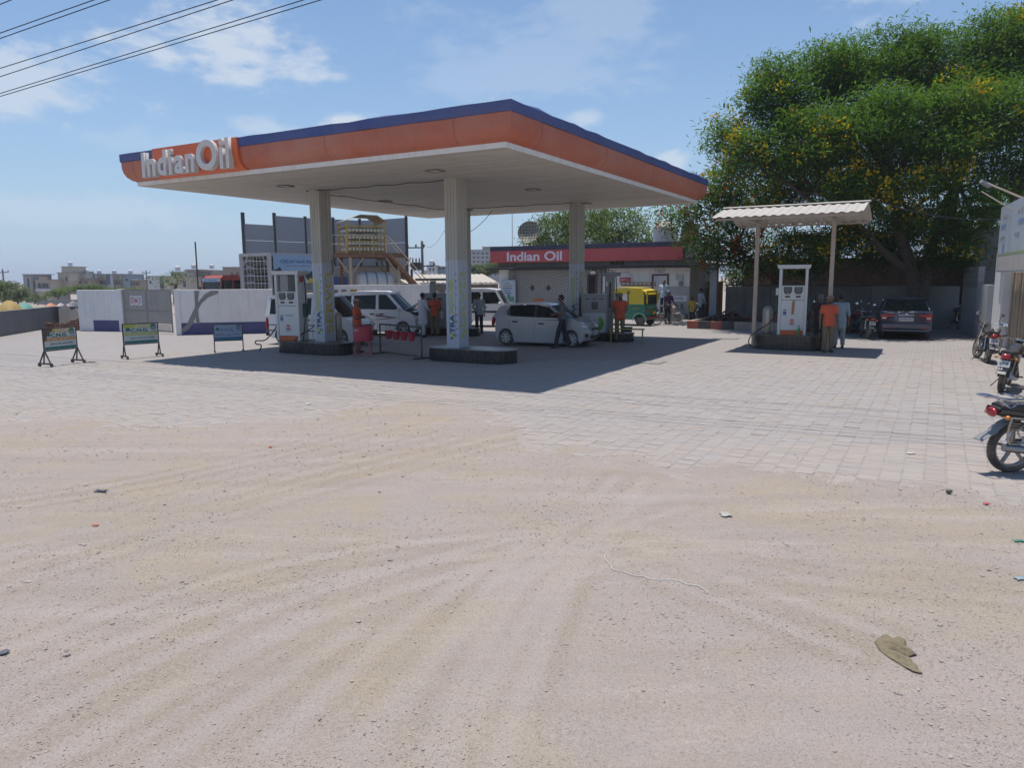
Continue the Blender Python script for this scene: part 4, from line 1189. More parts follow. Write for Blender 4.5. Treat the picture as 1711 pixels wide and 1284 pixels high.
# doors and openings
def door(u0, u1, vt, leafm, frm=True, name='door'):
    a, zt = kd(u0, vt); b, _ = kd(u1, vt)
    mb = MB(); kbox(mb, b, a, -.012, .02, 0.02, zt)
    dr = kp(mb, name, leafm)
    if frm:
        for x0, x1, za, zb in ((a, a+.09, 0, zt+.09), (b-.09, b, 0, zt+.09), (b, a, zt, zt+.09)):
            q = MB(); kbox(q, x0, x1, -.045, .03, za, zb); e = q.build('frame', M_BROWN); e.parent = dr
    return dr, a, b, zt
door(984, 995, 461, M_INT)
d1_, a, b, zt = door(1007, 1021, 461, M_KDOOR)
q = MB(); kbox(q, b+.02, a-.05, -.03, -.01, 1.38, 1.44); e = q.build('bolt_bar', M_STEELD); e.parent = d1_
d2_, a, b, zt = door(1092, 1115, 461, M_KDOOR)
q = MB(); kbox(q, b+.02, a-.2, -.03, -.01, 1.38, 1.44); e = q.build('bolt_bar', M_STEELD); e.parent = d2_
M_INKD = mat('ink_dark', (.03, .04, .08), .6)
for s, u0, u1, v in (('ELECTRIC', 1003, 1032, 454), ('TOILET', 1094, 1112, 453)):
    a, z = kd(u0, v); b, _ = kd(u1, v)
    wc(lettering('lettering', s, M_INKD, None, KP((a+b)/2, -.002, z), -LV, UP, width=a-b, height=.19, bold=.0), kiosk)
# round-topped oil sign
a, z0 = kd(1034, 472); b, z1 = kd(1057, 459)
mb = MB(); w_ = a-b; pts = [(0, -.1), (w_, -.1)] + [(w_/2 + w_/2*math.cos(t), .28 + .28*math.sin(t)) for t in np.linspace(0, math.pi, 10)]
mb.prism(pts, 0, .04, (KP(a, -.01, z0), -LV, UP, -RV)); sg = kp(mb, 'round_top_sign', M_KDOOR)
q = MB(); q.box(KP((a+b)/2, -.055, z0+.14), (w_*.8, .01, .26), E_ANG); e = q.build('red_label', M_INKR); e.parent = sg
e = lettering('lettering', 'SERVO', M_PAPER, None, KP((a+b)/2, -.06, z0+.14), -LV, UP, width=w_*.66, height=.13, bold=.01); e.parent = sg
# louvre vent
a, z0 = kd(1129, 469); b, z1 = kd(1142, 459)
mb = MB(); kbox(mb, b, a, -.02, .01, z0, z1); vt_ = kp(mb, 'vent', M_INT)
for i in range(5):
    q = MB(); z = z0 + (i+.5)*(z1-z0)/5; kbox(q, b, a, -.045, -.02, z-.022, z+.022); e = q.build('louvre', M_KWALL); e.parent = vt_
mb = MB(); a, z = kd(1028, 443); 
for i in range(3):
    q = MB(); kbox(q, a-.55+i*.3, a-.30+i*.3, -.035, -.01, 2.98, 3.18); kp(q, 'vent_block', mat('vent_dark', (.10, .085, .07), .8))
# drinking-water corner: tiled panel, board, taps, plinth
a, z1 = kd(1118, 479); mb = MB(); kbox(mb, 0.0, a, -.03, .0, 0.1, z1); kp(mb, 'tile_panel', mat('grey_tile', (.36, .36, .37), .4, var=.1, scale=3, dust=.15))
a, z1 = kd(1122, 494); b, z0 = kd(1148, 504)
mb = MB(); kbox(mb, b, a, -.05, -.03, z0, z1); bo = kp(mb, 'water_board', M_PAPER)
e = lettering('lettering', 'COOL WATER', M_INKB, None, KP((a+b)/2 + .08, -.052, (z0+z1)/2), -LV, UP, width=(a-b)*.72, height=.12, bold=.012); e.parent = bo
for u in (1128.5, 1138):
    d, z = kd(u, 508); q = MB(); q.lathe([(.05, 0), (.09, 0), (.10, -.22), (.05, -.24)], 10, KP(d, -.12, z)); kp(q, 'tap_cup', mat('steel_cup', (.30, .31, .33), .35, metal=.6))
mb = MB(); kbox(mb, .0, 1.25, -.7, -.03, 0, .26); kp(mb, 'plinth', M_KGREY, bevel=.01)
d, z = kd(1138, 474); mb = MB(); kbox(mb, d-.09, d+.09, -.14, -.0, z-.12, z+.12); kp(mb, 'wall_lamp', M_CEM)
d, z = kd(1003, 455); mb = MB(); kbox(mb, d+.25, d+.55, -.16, 0, z-.1, z+.06); kp(mb, 'meter_box', M_KWALL)
# wooden rack board on the wall above the rickshaw
a, z = kd(1038, 476, -.4); b, _ = kd(1095, 476, -.4)
mb = MB(); kbox(mb, b, a, -.45, -.35, z-.08, z+.02); kbox(mb, b, a, -.45, -.35, z+.10, z+.15)
for i in range(9): kbox(mb, b + (a-b)*i/8 - .02, b + (a-b)*i/8 + .02, -.44, -.36, z, z+.12)
kp(mb, 'wooden_shelf', mat('weathered_wood', (.22, .15, .09), .8, var=.3))
# side porch: sheet roof on a pillar, orange door
pil = V2(*G(1191, 541).xy)
mb = MB(); mb.box(pil + UP*1.42, (.34, .34, 2.84), E_ANG); kp(mb, 'porch_pillar', mat('pillar_bluegrey', (.30, .32, .35), .7, var=.12, streak=.3), bevel=.01)
mb = MB(); a = KP(-.02, .35, 3.16); b = KP(-.02, 5.0, 3.16); c = pil + RV*4.6 + UP*2.80 + EV*.35; d = pil + UP*2.80 + EV*.35 - RV*.25
mb.add([a, b, c, d] + [x + UP*.05 for x in (a, b, c, d)], [(0, 1, 2, 3), (7, 6, 5, 4), (0, 4, 5, 1), (1, 5, 6, 2), (2, 6, 7, 3), (3, 7, 4, 0)])
kp(mb, 'porch_roof', mat('asbestos_sheet', (.42, .40, .37), .85, var=.2))
M_ORD = mat('orange_board_paint', (.42, .19, .035), .6, var=.15, dust=.2)
p0, p1 = V2(*AY(1164, 500, 44.5).xy), V2(*AY(1207, 500, 43.0).xy)
mb = MB(); wall_box(mb, p0, p1, 0, 2.0, .05); kp(mb, 'orange_door', M_ORD)
pc = (p0+p1)/2 + V2(-.3, -.05)
mb = MB(); mb.box(pc + UP*1.72, (.42, .02, .2), math.atan2((p1-p0).y, (p1-p0).x)); kp(mb, 'paper_tag', M_PAPER)
# roof things
tk = thing('water_tank', 'white plastic water tank standing on the kiosk roof', 'tank', KP(1.65, .75, 4.05))
mb = MB(); mb.lathe([(.66, 0), (.68, .06)] + [(.68 + (.012 if i % 2 else -.006), .12 + i*.075) for i in range(12)] + [(.66, 1.0), (.58, 1.12), (.4, 1.24), (.24, 1.27), (.24, 1.34), (.05, 1.36)], 28); mb.build('tank_shell', mat('tank_plastic', (.52, .50, .49), .5, var=.08, scale=2, dust=.3, streak=.3), tk)
for i in range(8):
    a = i*math.pi/4; q = MB(); q.bar((.56*math.cos(a), .56*math.sin(a), 1.14), (.26*math.cos(a), .26*math.sin(a), 1.27), .09, .05); q.build('dome_rib', mat('dome_beige', (.40, .36, .29), .6), tk)
tk2 = thing('water_tank', 'black plastic water tank behind the white one on the kiosk roof', 'tank', KP(.75, 2.4, 4.05))
mb = MB(); mb.lathe([(.5, 0), (.5, .3), (.52, .33), (.5, .36), (.5, 1.05), (.4, 1.2), (.15, 1.25)], 20); mb.build('tank_shell', mat('black_plastic', (.02, .02, .022), .5), tk2)
mb = MB(); mb.lathe([(.17, 1.24), (.17, 1.30), (.05, 1.32)], 14); mb.build('lid', mat('black_plastic', (.02, .02, .022), .5), tk2)
ds = thing('satellite_dish', 'round mesh satellite dish on the kiosk roof', 'satellite dish', KP(10.2, .6, 4.12))
DM = Matrix.Rotation(R_(-18), 3, 'Z') @ Matrix.Rotation(R_(72), 3, 'X')
mb = MB(); mb.lathe([(.02 + .68*t, .22*t*t) for t in np.linspace(0, 1, 7)] + [(.70, .215), (.02 + .66, .19)] + [(.02 + .68*t, .22*t*t - .012) for t in np.linspace(.95, 0, 5)], 28, (0, 0, .88), DM); mb.build('dish', mat('dish_mesh', (.30, .28, .22), .6, var=.1), ds)
mb = MB()
for i in range(-3, 4):
    x = i*.185; h = math.sqrt(max(0, .69**2 - x*x))
    for s in (0, 1):
        pts = [((x, y) if s else (y, x)) for y in np.linspace(-h, h, 9)]
        mb.tube([DM @ Vector((a, b, .22*((a*a+b*b)/.4761) + .012)) + Vector((0, 0, .88)) for a, b in pts], .011, 4)
o = mb.build('dish_ribs', M_STEELD, ds)
mb = MB(); mb.tube([(0, .25, 0), (0, .2, .5), (0, .05, .86)], .035, 8); mb.tube([(0, -.05, .9), (.02, -.55, .62)], .018, 6); mb.build('mount', M_STEELD, ds)
mb = MB(); mb.cone((0, 0, 0), (0, 0, 2.4), .02, .018, 6); o = mb.build('antenna_mast', mat('mast_rust', (.20, .12, .10), .6)); o.location = KP(11.25, .3, 3.86); tag(o, 'thin rusty antenna mast at the kiosk roof edge', 'mast')
# sheet-roofed shed and rubble wall left of the kiosk
sh = thing('sheet_shed', 'low shed with a pale cement-sheet roof beside the kiosk', 'shed', V2(-3.2, 47))
s0_, s1_ = V2(-8.2, 46.2), V2(-.9, 48.2); sdv = (s1_-s0_).normalized(); snv = Vector((-sdv.y, sdv.x, 0))
mb = MB(); wall_box(mb, s0_, s1_, 0, 1.9, .35); wc(mb.build('rubble_wall', mat('rubble_stone', (.24, .205, .175), .95, var=.45, scale=4, bump=.8, bscale=7)), sh)
for i in range(22):
    t = i/22; a = s0_.lerp(s1_, t) - snv*.35 + UP*1.98; wd_ = sdv*((s1_-s0_).length/22)
    b = a + snv*4.2 + UP*.55
    mb = MB(); m1 = (a + a + wd_)/2 + UP*.045; m2 = (b + b + wd_)/2 + UP*.045
    mb.add([a, m1, a+wd_, b, m2, b+wd_, a - UP*.012, a + wd_ - UP*.012], [(0, 1, 4, 3), (1, 2, 5, 4), (0, 6, 7, 2, 1)]); wc(mb.build('roof_sheet', mat('cement_sheet', (.46, .42, .37), .85, var=.15, scale=2, dust=.3)), sh)
for t in (.3, .62):
    mb = MB(); c = s0_.lerp(s1_, t) + snv*1.6; mb.box(c + UP*2.5, (.14, .14, .7)); wc(mb.build('vent_post', M_STEELD), sh)

# ------------------------------------------------------------------ small gabled pump shelter
shelter = thing('pump_shelter', 'small gabled corrugated sheet shelter on two pale posts', 'shelter', V2(8.6, 23.6))
nr = V2(9.33, 21.2) + EV*.5; RLn, RWd = 4.2, 3.2                     # near right eave corner, length along LV, width along RV
M_SHEET = mat('corrugated_sheet', (.47, .44, .40), .6, var=.08, scale=2, dust=.25)
EZ, RZ = 4.04, 4.42
def roof_side(s):
    mb = MB(); n = 64; prof = []
    for i in range(n+1):
        t = i/n; ph = (t*16) % 1.0
        prof.append((t*RLn, .03 if .0 <= ph < .32 else (0 if .45 < ph < .87 else .015)))
    rows = ((0, EZ), (RWd/2, RZ)) if s == 0 else ((RWd/2, RZ), (RWd, EZ-.06))
    vs = []
    for k, (w_, z) in enumerate(rows):
        for l, h in prof:
            p = nr + LV*l + RV*w_; vs.append((p.x, p.y, z + h + (.012 if s == 0 else 0)))
    m = n+1; nv = len(vs); vs += [(x, y, z-.006) for x, y, z in vs]
    fs = [(i, i+1, m+i+1, m+i) for i in range(n)] + [(nv+m+i, nv+m+i+1, nv+i+1, nv+i) for i in range(n)] + [(nv+i, nv+i+1, i+1, i) for i in range(n)] + [(m+i, m+i+1, nv+m+i+1, nv+m+i) for i in range(n)]
    mb.add(vs, fs, False); return mb
wc(roof_side(0).build('roof_sheet', M_SHEET), shelter); wc(roof_side(1).build('roof_sheet', M_SHEET), shelter)
mb = MB(); a = nr + RV*RWd/2 - LV*.05; b = a + LV*(RLn+.1)
for s, w_ in ((-1, .16), (1, .16)):
    p, q = a + UP*(RZ+.075), b + UP*(RZ+.075)
    p2, q2 = p + RV*s*w_ - UP*.04, q + RV*s*w_ - UP*.04
    mb.add([p, q, q2, p2, p + UP*.005, q + UP*.005, q2 + UP*.005, p2 + UP*.005], [(0, 1, 2, 3), (7, 6, 5, 4), (3, 2, 6, 7)])
wc(mb.build('ridge_cap', M_SHEET), shelter)
M_POST = mat('post_cream', (.48, .41, .33), .65, var=.2, scale=6, dust=.25, dcol=(.3, .16, .09))
posts = [V2(*G(1257, 580).xy), V2(*G(1385, 586).xy)]
# set both under the ridge
ridge0 = nr + RV*RWd/2
posts = [ridge0 + LV*3.15, ridge0 + LV*.92]
posts = [posts[0], posts[1]]
for p in posts:
    mb = MB(); mb.box(p + UP*2.03, (.115, .115, 4.06), E_ANG); wc(mb.build('post', M_POST, bevel=.006), shelter)
    mb = MB(); mb.box(p + UP*.03, (.34, .34, .06), E_ANG); wc(mb.build('base_plate', M_CEM), shelter)
    for s in (-1, 1):
        mb = MB(); mb.bar(p + UP*3.95, p + RV*s*1.35 + UP*3.98, .05); wc(mb.build('tie_bar', M_POST), shelter)
        mb = MB(); mb.bar(p + UP*4.05, p + RV*s*.7 + UP*4.22, .04); mb.bar(p + RV*s*.35 + UP*3.97, p + RV*s*.5 + UP*4.3, .035); wc(mb.build('truss_web', M_POST), shelter)
for w_, z in ((.12, EZ-.04), (RWd-.12, EZ-.10), (RWd/2, RZ-.06)):
    mb = MB(); mb.bar(nr + RV*w_ + LV*.1 + UP*z, nr + RV*w_ + LV*(RLn-.1) + UP*z, .05, .06); wc(mb.build('purlin', M_POST), shelter)

# ------------------------------------------------------------------ right-hand side: boundary wall, planter, brick house, sheds
BW0 = V2(18.9, 32.3)
bw = thing('boundary_wall', 'stained grey concrete boundary wall under the flowering trees', 'wall', BW0 + LV*5)
for k, t0 in enumerate((3.0, 5.17, 7.34)):
    mb = MB(); wall_box(mb, BW0 + LV*(t0+2.16), BW0 + LV*t0, 0, 1.80 + .02*(k % 2), .18); wc(mb.build('wall_panel', M_CEMD, bevel=.012), bw)
mb = MB(); wall_box(mb, BW0 + LV*9.5, BW0 + LV*3.0, 1.825, 1.90, .26); wc(mb.build('coping', mat('wall_moss', (.10, .10, .085), .95, var=.4, scale=3)), bw)
sw = thing('sheet_gate', 'plain grey sheet-metal gate at the end of the concrete wall', 'gate', BW0 + LV*1.4)
for k in range(3):
    mb = MB(); wall_box(mb, BW0 + LV*(3.0 - k*1.15 - .02), BW0 + LV*(3.0 - (k+1)*1.15), .05, 1.82, .04); wc(mb.build('sheet_panel', mat('sheet_greygreen', (.17, .18, .175), .6, var=.1, scale=1.3, dust=.2)), sw)
# brick house behind: courses in relief
bh = thing('brick_house', 'old red brick building with rough courses behind the concrete wall', 'building', BW0 + RV*4.5 + LV*4)
b0, b1 = BW0 + RV*4.2 + LV*9.5, BW0 + RV*4.2 - LV*3.2
L_ = (b0-b1).length
mb = MB(); wall_box(mb, b0, b1, 0, 3.05, .3); wc(mb.build('wall', mat('mortar_dusty', (.25, .185, .15), .95, var=.3, scale=3)), bh)
mb = MB(); dv = (b1-b0).normalized()
for r in range(26):
    x = (r % 2)*.12; z = .95 + r*.08
    while x < L_ - .25:
        l = random.uniform(.2, .235)
        if random.random() > .04:
            c = b0 + dv*(x + l/2); nrm_ = Vector((dv.y, -dv.x, 0))
            mb.box(c + nrm_*(.15 + random.uniform(.0, .012)) + UP*(z+.03), (l-.014, .03, .058), math.atan2(dv.y, dv.x))
        x += l + .006
o = wc(mb.build('brick_courses', M_BRICK), bh); o['kind'] = 'stuff'
mb = MB(); c = (b0+b1)/2 + RV*2; mb.box(c + UP*3.12, (L_+.3, 4.4, .12), E_ANG); wc(mb.build('roof', mat('old_roof', (.16, .12, .10), .9, var=.3)), bh)
gb = thing('grey_building', 'blank grey rendered building beyond the block wall', 'building', V2(23, 34))
g0 = V2(20.2, 32.6)
mb = MB(); c = g0 + EV*3 + RV*2; mb.box(c + UP*2.12, (6, 4, 4.25), E_ANG); wc(mb.build('wall', mat('render_grey', (.205, .205, .20), .9, var=.1, scale=.8, streak=.35), bevel=.01), gb)
mb = MB(); mb.box(c + UP*4.28, (6.15, 4.15, .07), E_ANG); wc(mb.build('roof_edge', M_CEM), gb)
mb = MB(); mb.box(V2(18.75, 31.1, 2.62), (1.1, .5, .05), E_ANG); wc(mb.build('door_canopy', M_STEELD), gb)
# block wall that joins the sheet gate to the shop row
bkw = thing('block_wall', 'stepped wall of bare grey concrete blocks near the shop end', 'wall', V2(17.4, 27.6))
q0, q1, q2 = V2(18.62, 30.6), V2(17.35, 27.6), V2(16.35, 25.4)
def blocks(p, q, rows, m_, parent, z0=0.0):
    d = (q-p).normalized(); L0 = (q-p).length; n = max(1, round(L0/.4))
    for r in range(rows):
        for i in range(n):
            mb = MB(); a, b = p + d*(L0*i/n + .006), p + d*(L0*(i+1)/n - .006)
            wall_box(mb, a, b, z0 + r*.2, z0 + (r+1)*.2 - .01, .2 + random.uniform(0, .008)); wc(mb.build('block', m_), parent)
M_BLK = mat('concrete_block', (.27, .265, .255), .95, var=.22, scale=3, bump=.4)
mb = MB(); wall_box(mb, q0, q1, 0, 1.8, .2); wc(mb.build('plastered_wall', mat('plaster_greywhite', (.34, .345, .35), .85, var=.12, scale=1.5, streak=.4)), bkw)
blocks(q0, q1, 4, M_BLK, bkw, 1.81)
mb = MB(); wall_box(mb, q1, q2, 0, 1.95, .22); wc(mb.build('plastered_wall', mat('plaster_pale', (.42, .42, .42), .85, var=.1, scale=1.5, streak=.3)), bkw)
# shop row with wooden shutters and a billboard
DV = Vector((.43, .903, 0)).normalized(); DN = Vector((-DV.y, DV.x, 0)); D_ANG = math.atan2(DV.y, DV.x)
S0 = V2(11.4, 15.0)
def SP_(t, o=0.0, z=0.0):
    p = S0 + DV*t + DN*o; return Vector((p.x, p.y, z))
shop = thing('shop_row', 'white plastered shop row with tall weathered wooden shutters', 'building', SP_(4, -2))
mb = MB(); wall_box(mb, SP_(11, -.15), SP_(9.35, -.15), 0, 3.0, .3); wc(mb.build('wall', mat('shop_plaster', (.74, .73, .72), .8, var=.08, scale=1.5, streak=.25), bevel=.015), shop)
mb = MB(); c = SP_(3, -2.2); mb.box(c + UP*1.4, (15.8, 3.6, 2.8), D_ANG); wc(mb.build('wall', M_KWALL), shop)
x = 9.3; k = 0
while x > -4:
    wdt = random.uniform(.26, .34)
    mb = MB(); z1 = 2.36; dep = -.30 + (.035 if k % 4 == 0 else random.uniform(0, .015))
    wall_box(mb, SP_(x, dep), SP_(x-wdt+.012, dep), .05, z1, .05)
    wc(mb.build('shutter_board', mat('shutter_wood_%d' % (k % 4), [(.30, .235, .165), (.36, .29, .21), (.24, .165, .11), (.33, .285, .225)][k % 4], .8, var=.25, scale=4, streak=.4, dust=.2)), shop)
    x -= wdt; k += 1
bb = thing('billboard', 'faded pale blue billboard above the wooden shutters', 'billboard', SP_(4, .1, 2.38))
mb = MB(); wall_box(mb, SP_(9.9, .1), SP_(-4, .1), 2.38, 4.40, .06); wc(mb.build('board', mat('billboard_faded', (.44, .50, .56), .6, var=.18, scale=.8, dust=.25, dcol=(.5, .45, .38), streak=.25)), bb)
for i in range(7):
    for (z, h, m_, o0, l0) in ((4.02, .09, mat('faded_orange', (.48, .38, .30), .6), .6, .9), (3.72, .12, mat('faded_blue', (.25, .33, .52), .6), .35, 1.3), (3.38, .10, mat('faded_grey', (.30, .34, .33), .6), .4, .8)):
        a = 9.9 - o0 - i*2.0 - .5*(i % 2)
        mb = MB(); n_ = 6
        for j in range(n_):
            if random.random() < .8: wall_box(mb, SP_(a - l0*j/n_, .136), SP_(a - l0*(j+.8)/n_, .136), z, z+h*random.uniform(.7, 1.1), .008)
        if mb.v: wc(mb.build('faded_lettering', m_), bb)
mb = MB(); wall_box(mb, SP_(9.85, .134), SP_(-4, .134), 2.42, 2.86, .006); wc(mb.build('lower_strip', mat('billboard_strip', (.50, .47, .44), .6, var=.15, scale=2)), bb)
mb = MB(); wall_box(mb, SP_(9.85, .136), SP_(-4, .136), 2.87, 2.95, .006); wc(mb.build('green_stripe', mat('faded_green', (.33, .40, .22), .6, var=.25)), bb)
mb = MB(); mb.box(SP_(8.9, .137, 3.08), (.35, .01, .36), D_ANG); wc(mb.build('printed_figure', mat('faded_blue', (.25, .33, .52))), bb)
# planter with painted kerb
pk = [V2(*G(1149, 549).xy), V2(*G(1400, 562).xy), None, None]
pk[1] = pk[0] + EV*7.2; pk[2] = pk[1] + RV*3.0; pk[3] = pk[0] + RV*4.6
pl = thing('kerbed_planter', 'raised planting bed with a kerb painted in red and black blocks', 'planter', (pk[0]+pk[2])/2)
M_KR = mat('kerb_red', (.33, .07, .045), .8, var=.25, scale=6, dust=.35); M_KB = mat('kerb_black', (.04, .042, .055), .8, var=.2, dust=.3); M_KC = mat('kerb_concrete', (.34, .30, .26), .9, var=.15)
def kerb(p, q, h, seg=.55, paint=lambda i: True):
    L0 = (q-p).length; n = max(1, round(L0/seg)); d = (q-p).normalized()
    for i in range(n):
        mb = MB(); wall_box(mb, p + d*(L0*i/n + .004), p + d*(L0*(i+1)/n - .004), 0, h, .2)
        m_ = (M_KR, M_KB)[i % 2] if paint(i) else M_KC
        wc(mb.build('kerb_stone', m_, bevel=.012), pl)
kerb(pk[0], pk[1], .34, .5, lambda i: i < 4 or i > 7); kerb(pk[0] + RV*.2, pk[3], .33, .55, lambda i: False)
kerb(pk[3] + EV*1.6 - RV*1.0, pk[3] + EV*7.0 - RV*1.0, .42, .55)
mb = MB(); mb.add([p - UP*(-.2) for p in pk], [(0, 1, 2, 3)]); mb.v = [(x, y, .2) for x, y, z in mb.v]; wc(mb.build('soil', mat('dry_soil', (.16, .12, .09), .95, var=.3, bump=.6, bscale=12)), pl)
# heap of broken brick in the bed
hp = thing('rubble_heap', 'dark heap of broken bricks in the planting bed beside the porch pillar', 'rubble', pk[3] + EV*1.0 - RV*1.4 + UP*.2)
mb = MB()
for i in range(70):
    a = random.uniform(0, 6.28); r = 1.1*math.sqrt(random.random()); h = .5*(1-r/1.2)
    mb.box((r*math.cos(a), r*math.sin(a)*.6, h*random.random() + .03), (random.uniform(.1, .24), .11, .08), M=Euler((random.uniform(-.6, .6), random.uniform(-.6, .6), random.uniform(0, 3))).to_matrix())
o = mb.build('broken_bricks', mat('brick_dark', (.12, .06, .05), .95, var=.4, scale=8), hp); o['kind'] = 'stuff'
# ------------------------------------------------------------------ vehicles
M_TYRE = mat('tyre_rubber', (.04, .038, .036), .85, var=.2, scale=12, dust=.5)
M_RIM = mat('wheel_silver', (.50, .51, .52), .4, metal=.15, var=.08, dust=.15)
M_RIMD = mat('wheel_steel', (.12, .12, .12), .5, metal=.4, var=.15, dust=.3)
M_TRIMK = mat('black_trim', (.022, .022, .023), .5, var=.15, dust=.12)
M_GLASS = glass_mat('car_glass', (.55, .60, .60), .42); M_GLASSD = glass_mat('car_glass_dark', (.28, .32, .33), .55)
M_LAMP = mat('headlamp', (.62, .63, .65), .15, metal=.3, var=.1, spec=.8); M_TAIL = mat('tail_lamp', (.38, .015, .02), .2, var=.1, spec=.8)
M_AMBER = mat('amber_lamp', (.55, .19, .02), .25, spec=.8); M_CHROME = mat('chrome', (.55, .56, .58), .18, metal=1.0, var=.08, dust=.08)
M_SEATK = mat('seat_dark', (.03, .03, .032), .7, var=.15); M_PLATE = mat('plate_white', (.55, .56, .58), .5); M_PLINK = mat('plate_ink', (.02, .02, .03), .5)
M_UNDER = mat('underbody', (.02, .02, .02), .8)
def arch(cx, r, z0, n=9):
    """Points over a wheel, front to back, for an outline walked along the bottom from front to rear."""
    return [(cx + r*math.cos(a), max(z0, .30 + r*math.sin(a)) if False else .30 + r*math.sin(a)) for a in np.linspace(-.12, math.pi+.12, n)]
def shell(outline, w, parent, m_, name='body', kx=.16, belt=None, tum=0.0, zc=None, bevel=.0, insets=(.045, .012, 0)):
    """Side outline extruded across the car, edges rounded, ends rounded in plan."""
    mb = MB(); n = len(outline)
    ox = np.array(outline); c = ox.mean(0); L = max(abs(ox[:, 0]))
    ys = [-1, -.985, -.93, -.8, -.55, -.25, .25, .55, .8, .93, .985, 1]
    vs = []
    for s in ys:
        a = abs(s); ins = insets[0] if a == 1 else insets[1] if a > .97 else 0
        for k, (x, z) in enumerate(outline):
            p, q = ox[k-1], ox[(k+1) % n]; t = q-p; nn_ = np.array([-t[1], t[0]]); nn_ = nn_/(np.linalg.norm(nn_)+1e-9)
            xx, zz = x + nn_[0]*ins*SGN, z + nn_[1]*ins*SGN
            xx -= math.copysign(1, xx)*kx*(abs(xx)/L)**8*(a**2.6)
            yy = s*w
            if belt is not None and zz > belt: yy *= 1 - tum*(zz-belt)
            vs.append((xx, yy, zz))
    fs = []
    for i in range(len(ys)-1):
        fs += [(i*n+k, i*n+(k+1) % n, (i+1)*n+(k+1) % n, (i+1)*n+k) for k in range(n)]
    mb.add(vs, fs, True); mb.add(vs[:n], [tuple(range(n))], True); mb.add(vs[-n:], [tuple(range(n))[::-1]], True)
    return mb.build(name, m_, parent, sharp=32)
SGN = 1
def wheel(parent, x, y, r, wd, rim=M_RIM, spokes=6, hub=.62, rz=0.0):
    sgn = 1 if y > 0 else -1
    Mx = Matrix.Rotation(rz, 3, 'Z') @ Matrix(((1, 0, 0), (0, 0, 1), (0, -1, 0))).transposed()
    mb = MB(); h = wd/2
    mb.lathe([(r*.64, -h*.9), (r*.80, -h), (r*.95, -h*.85), (r, -h*.5), (r, h*.5), (r*.95, h*.85), (r*.80, h), (r*.64, h*.9)], 26, (x, y, r), Mx, cap=False)
    t = mb.build('wheel', M_TYRE, parent)
    mb = MB(); mb.lathe([(r*.66, -h*.6), (r*.66, h*.6)], 22, (x, y, r), Mx, True, False)
    mb.lathe([(.001, h*.25*sgn*-1), (r*.64, h*.3*-sgn)], 22, (x, y, r), Mx, cap=False)
    e = mb.build('rim', M_RIMD if spokes else rim, t)
    if spokes:
        mb = MB()
        ctr = Vector((x, y, r)); ax = Matrix.Rotation(rz, 3, 'Z') @ Vector((0, 1, 0))
        for k in range(spokes):
            a = 2*math.pi*k/spokes + .3; d = Matrix.Rotation(rz, 3, 'Z') @ Vector((math.cos(a), 0, math.sin(a))); tt = Matrix.Rotation(rz, 3, 'Z') @ Vector((-math.sin(a), 0, math.cos(a)))
            o_ = ctr + ax*sgn*h*.62
            mb.add([o_ + d*r*.1 + tt*r*.07, o_ + d*r*.1 - tt*r*.07, o_ + d*r*.62 - tt*r*.13, o_ + d*r*.62 + tt*r*.13] + [o_ + d*r*.1 + tt*r*.07 - ax*sgn*.03, o_ + d*r*.1 - tt*r*.07 - ax*sgn*.03, o_ + d*r*.62 - tt*r*.13 - ax*sgn*.03, o_ + d*r*.62 + tt*r*.13 - ax*sgn*.03],
                   [(0, 1, 2, 3), (7, 6, 5, 4), (0, 4, 5, 1), (1, 5, 6, 2), (2, 6, 7, 3), (3, 7, 4, 0)])
        mb.lathe([(r*.60, 0), (r*.665, 0), (r*.665, .02), (r*.60, .02), (r*.60, 0)], 22, ctr + ax*sgn*h*.6, Mx, cap=False)
        mb.lathe([(.001, 0), (r*.16, 0), (r*.16, .02)], 12, ctr + ax*sgn*h*.62, Mx)
        mb.build('hub_cap', rim, t)
    return t
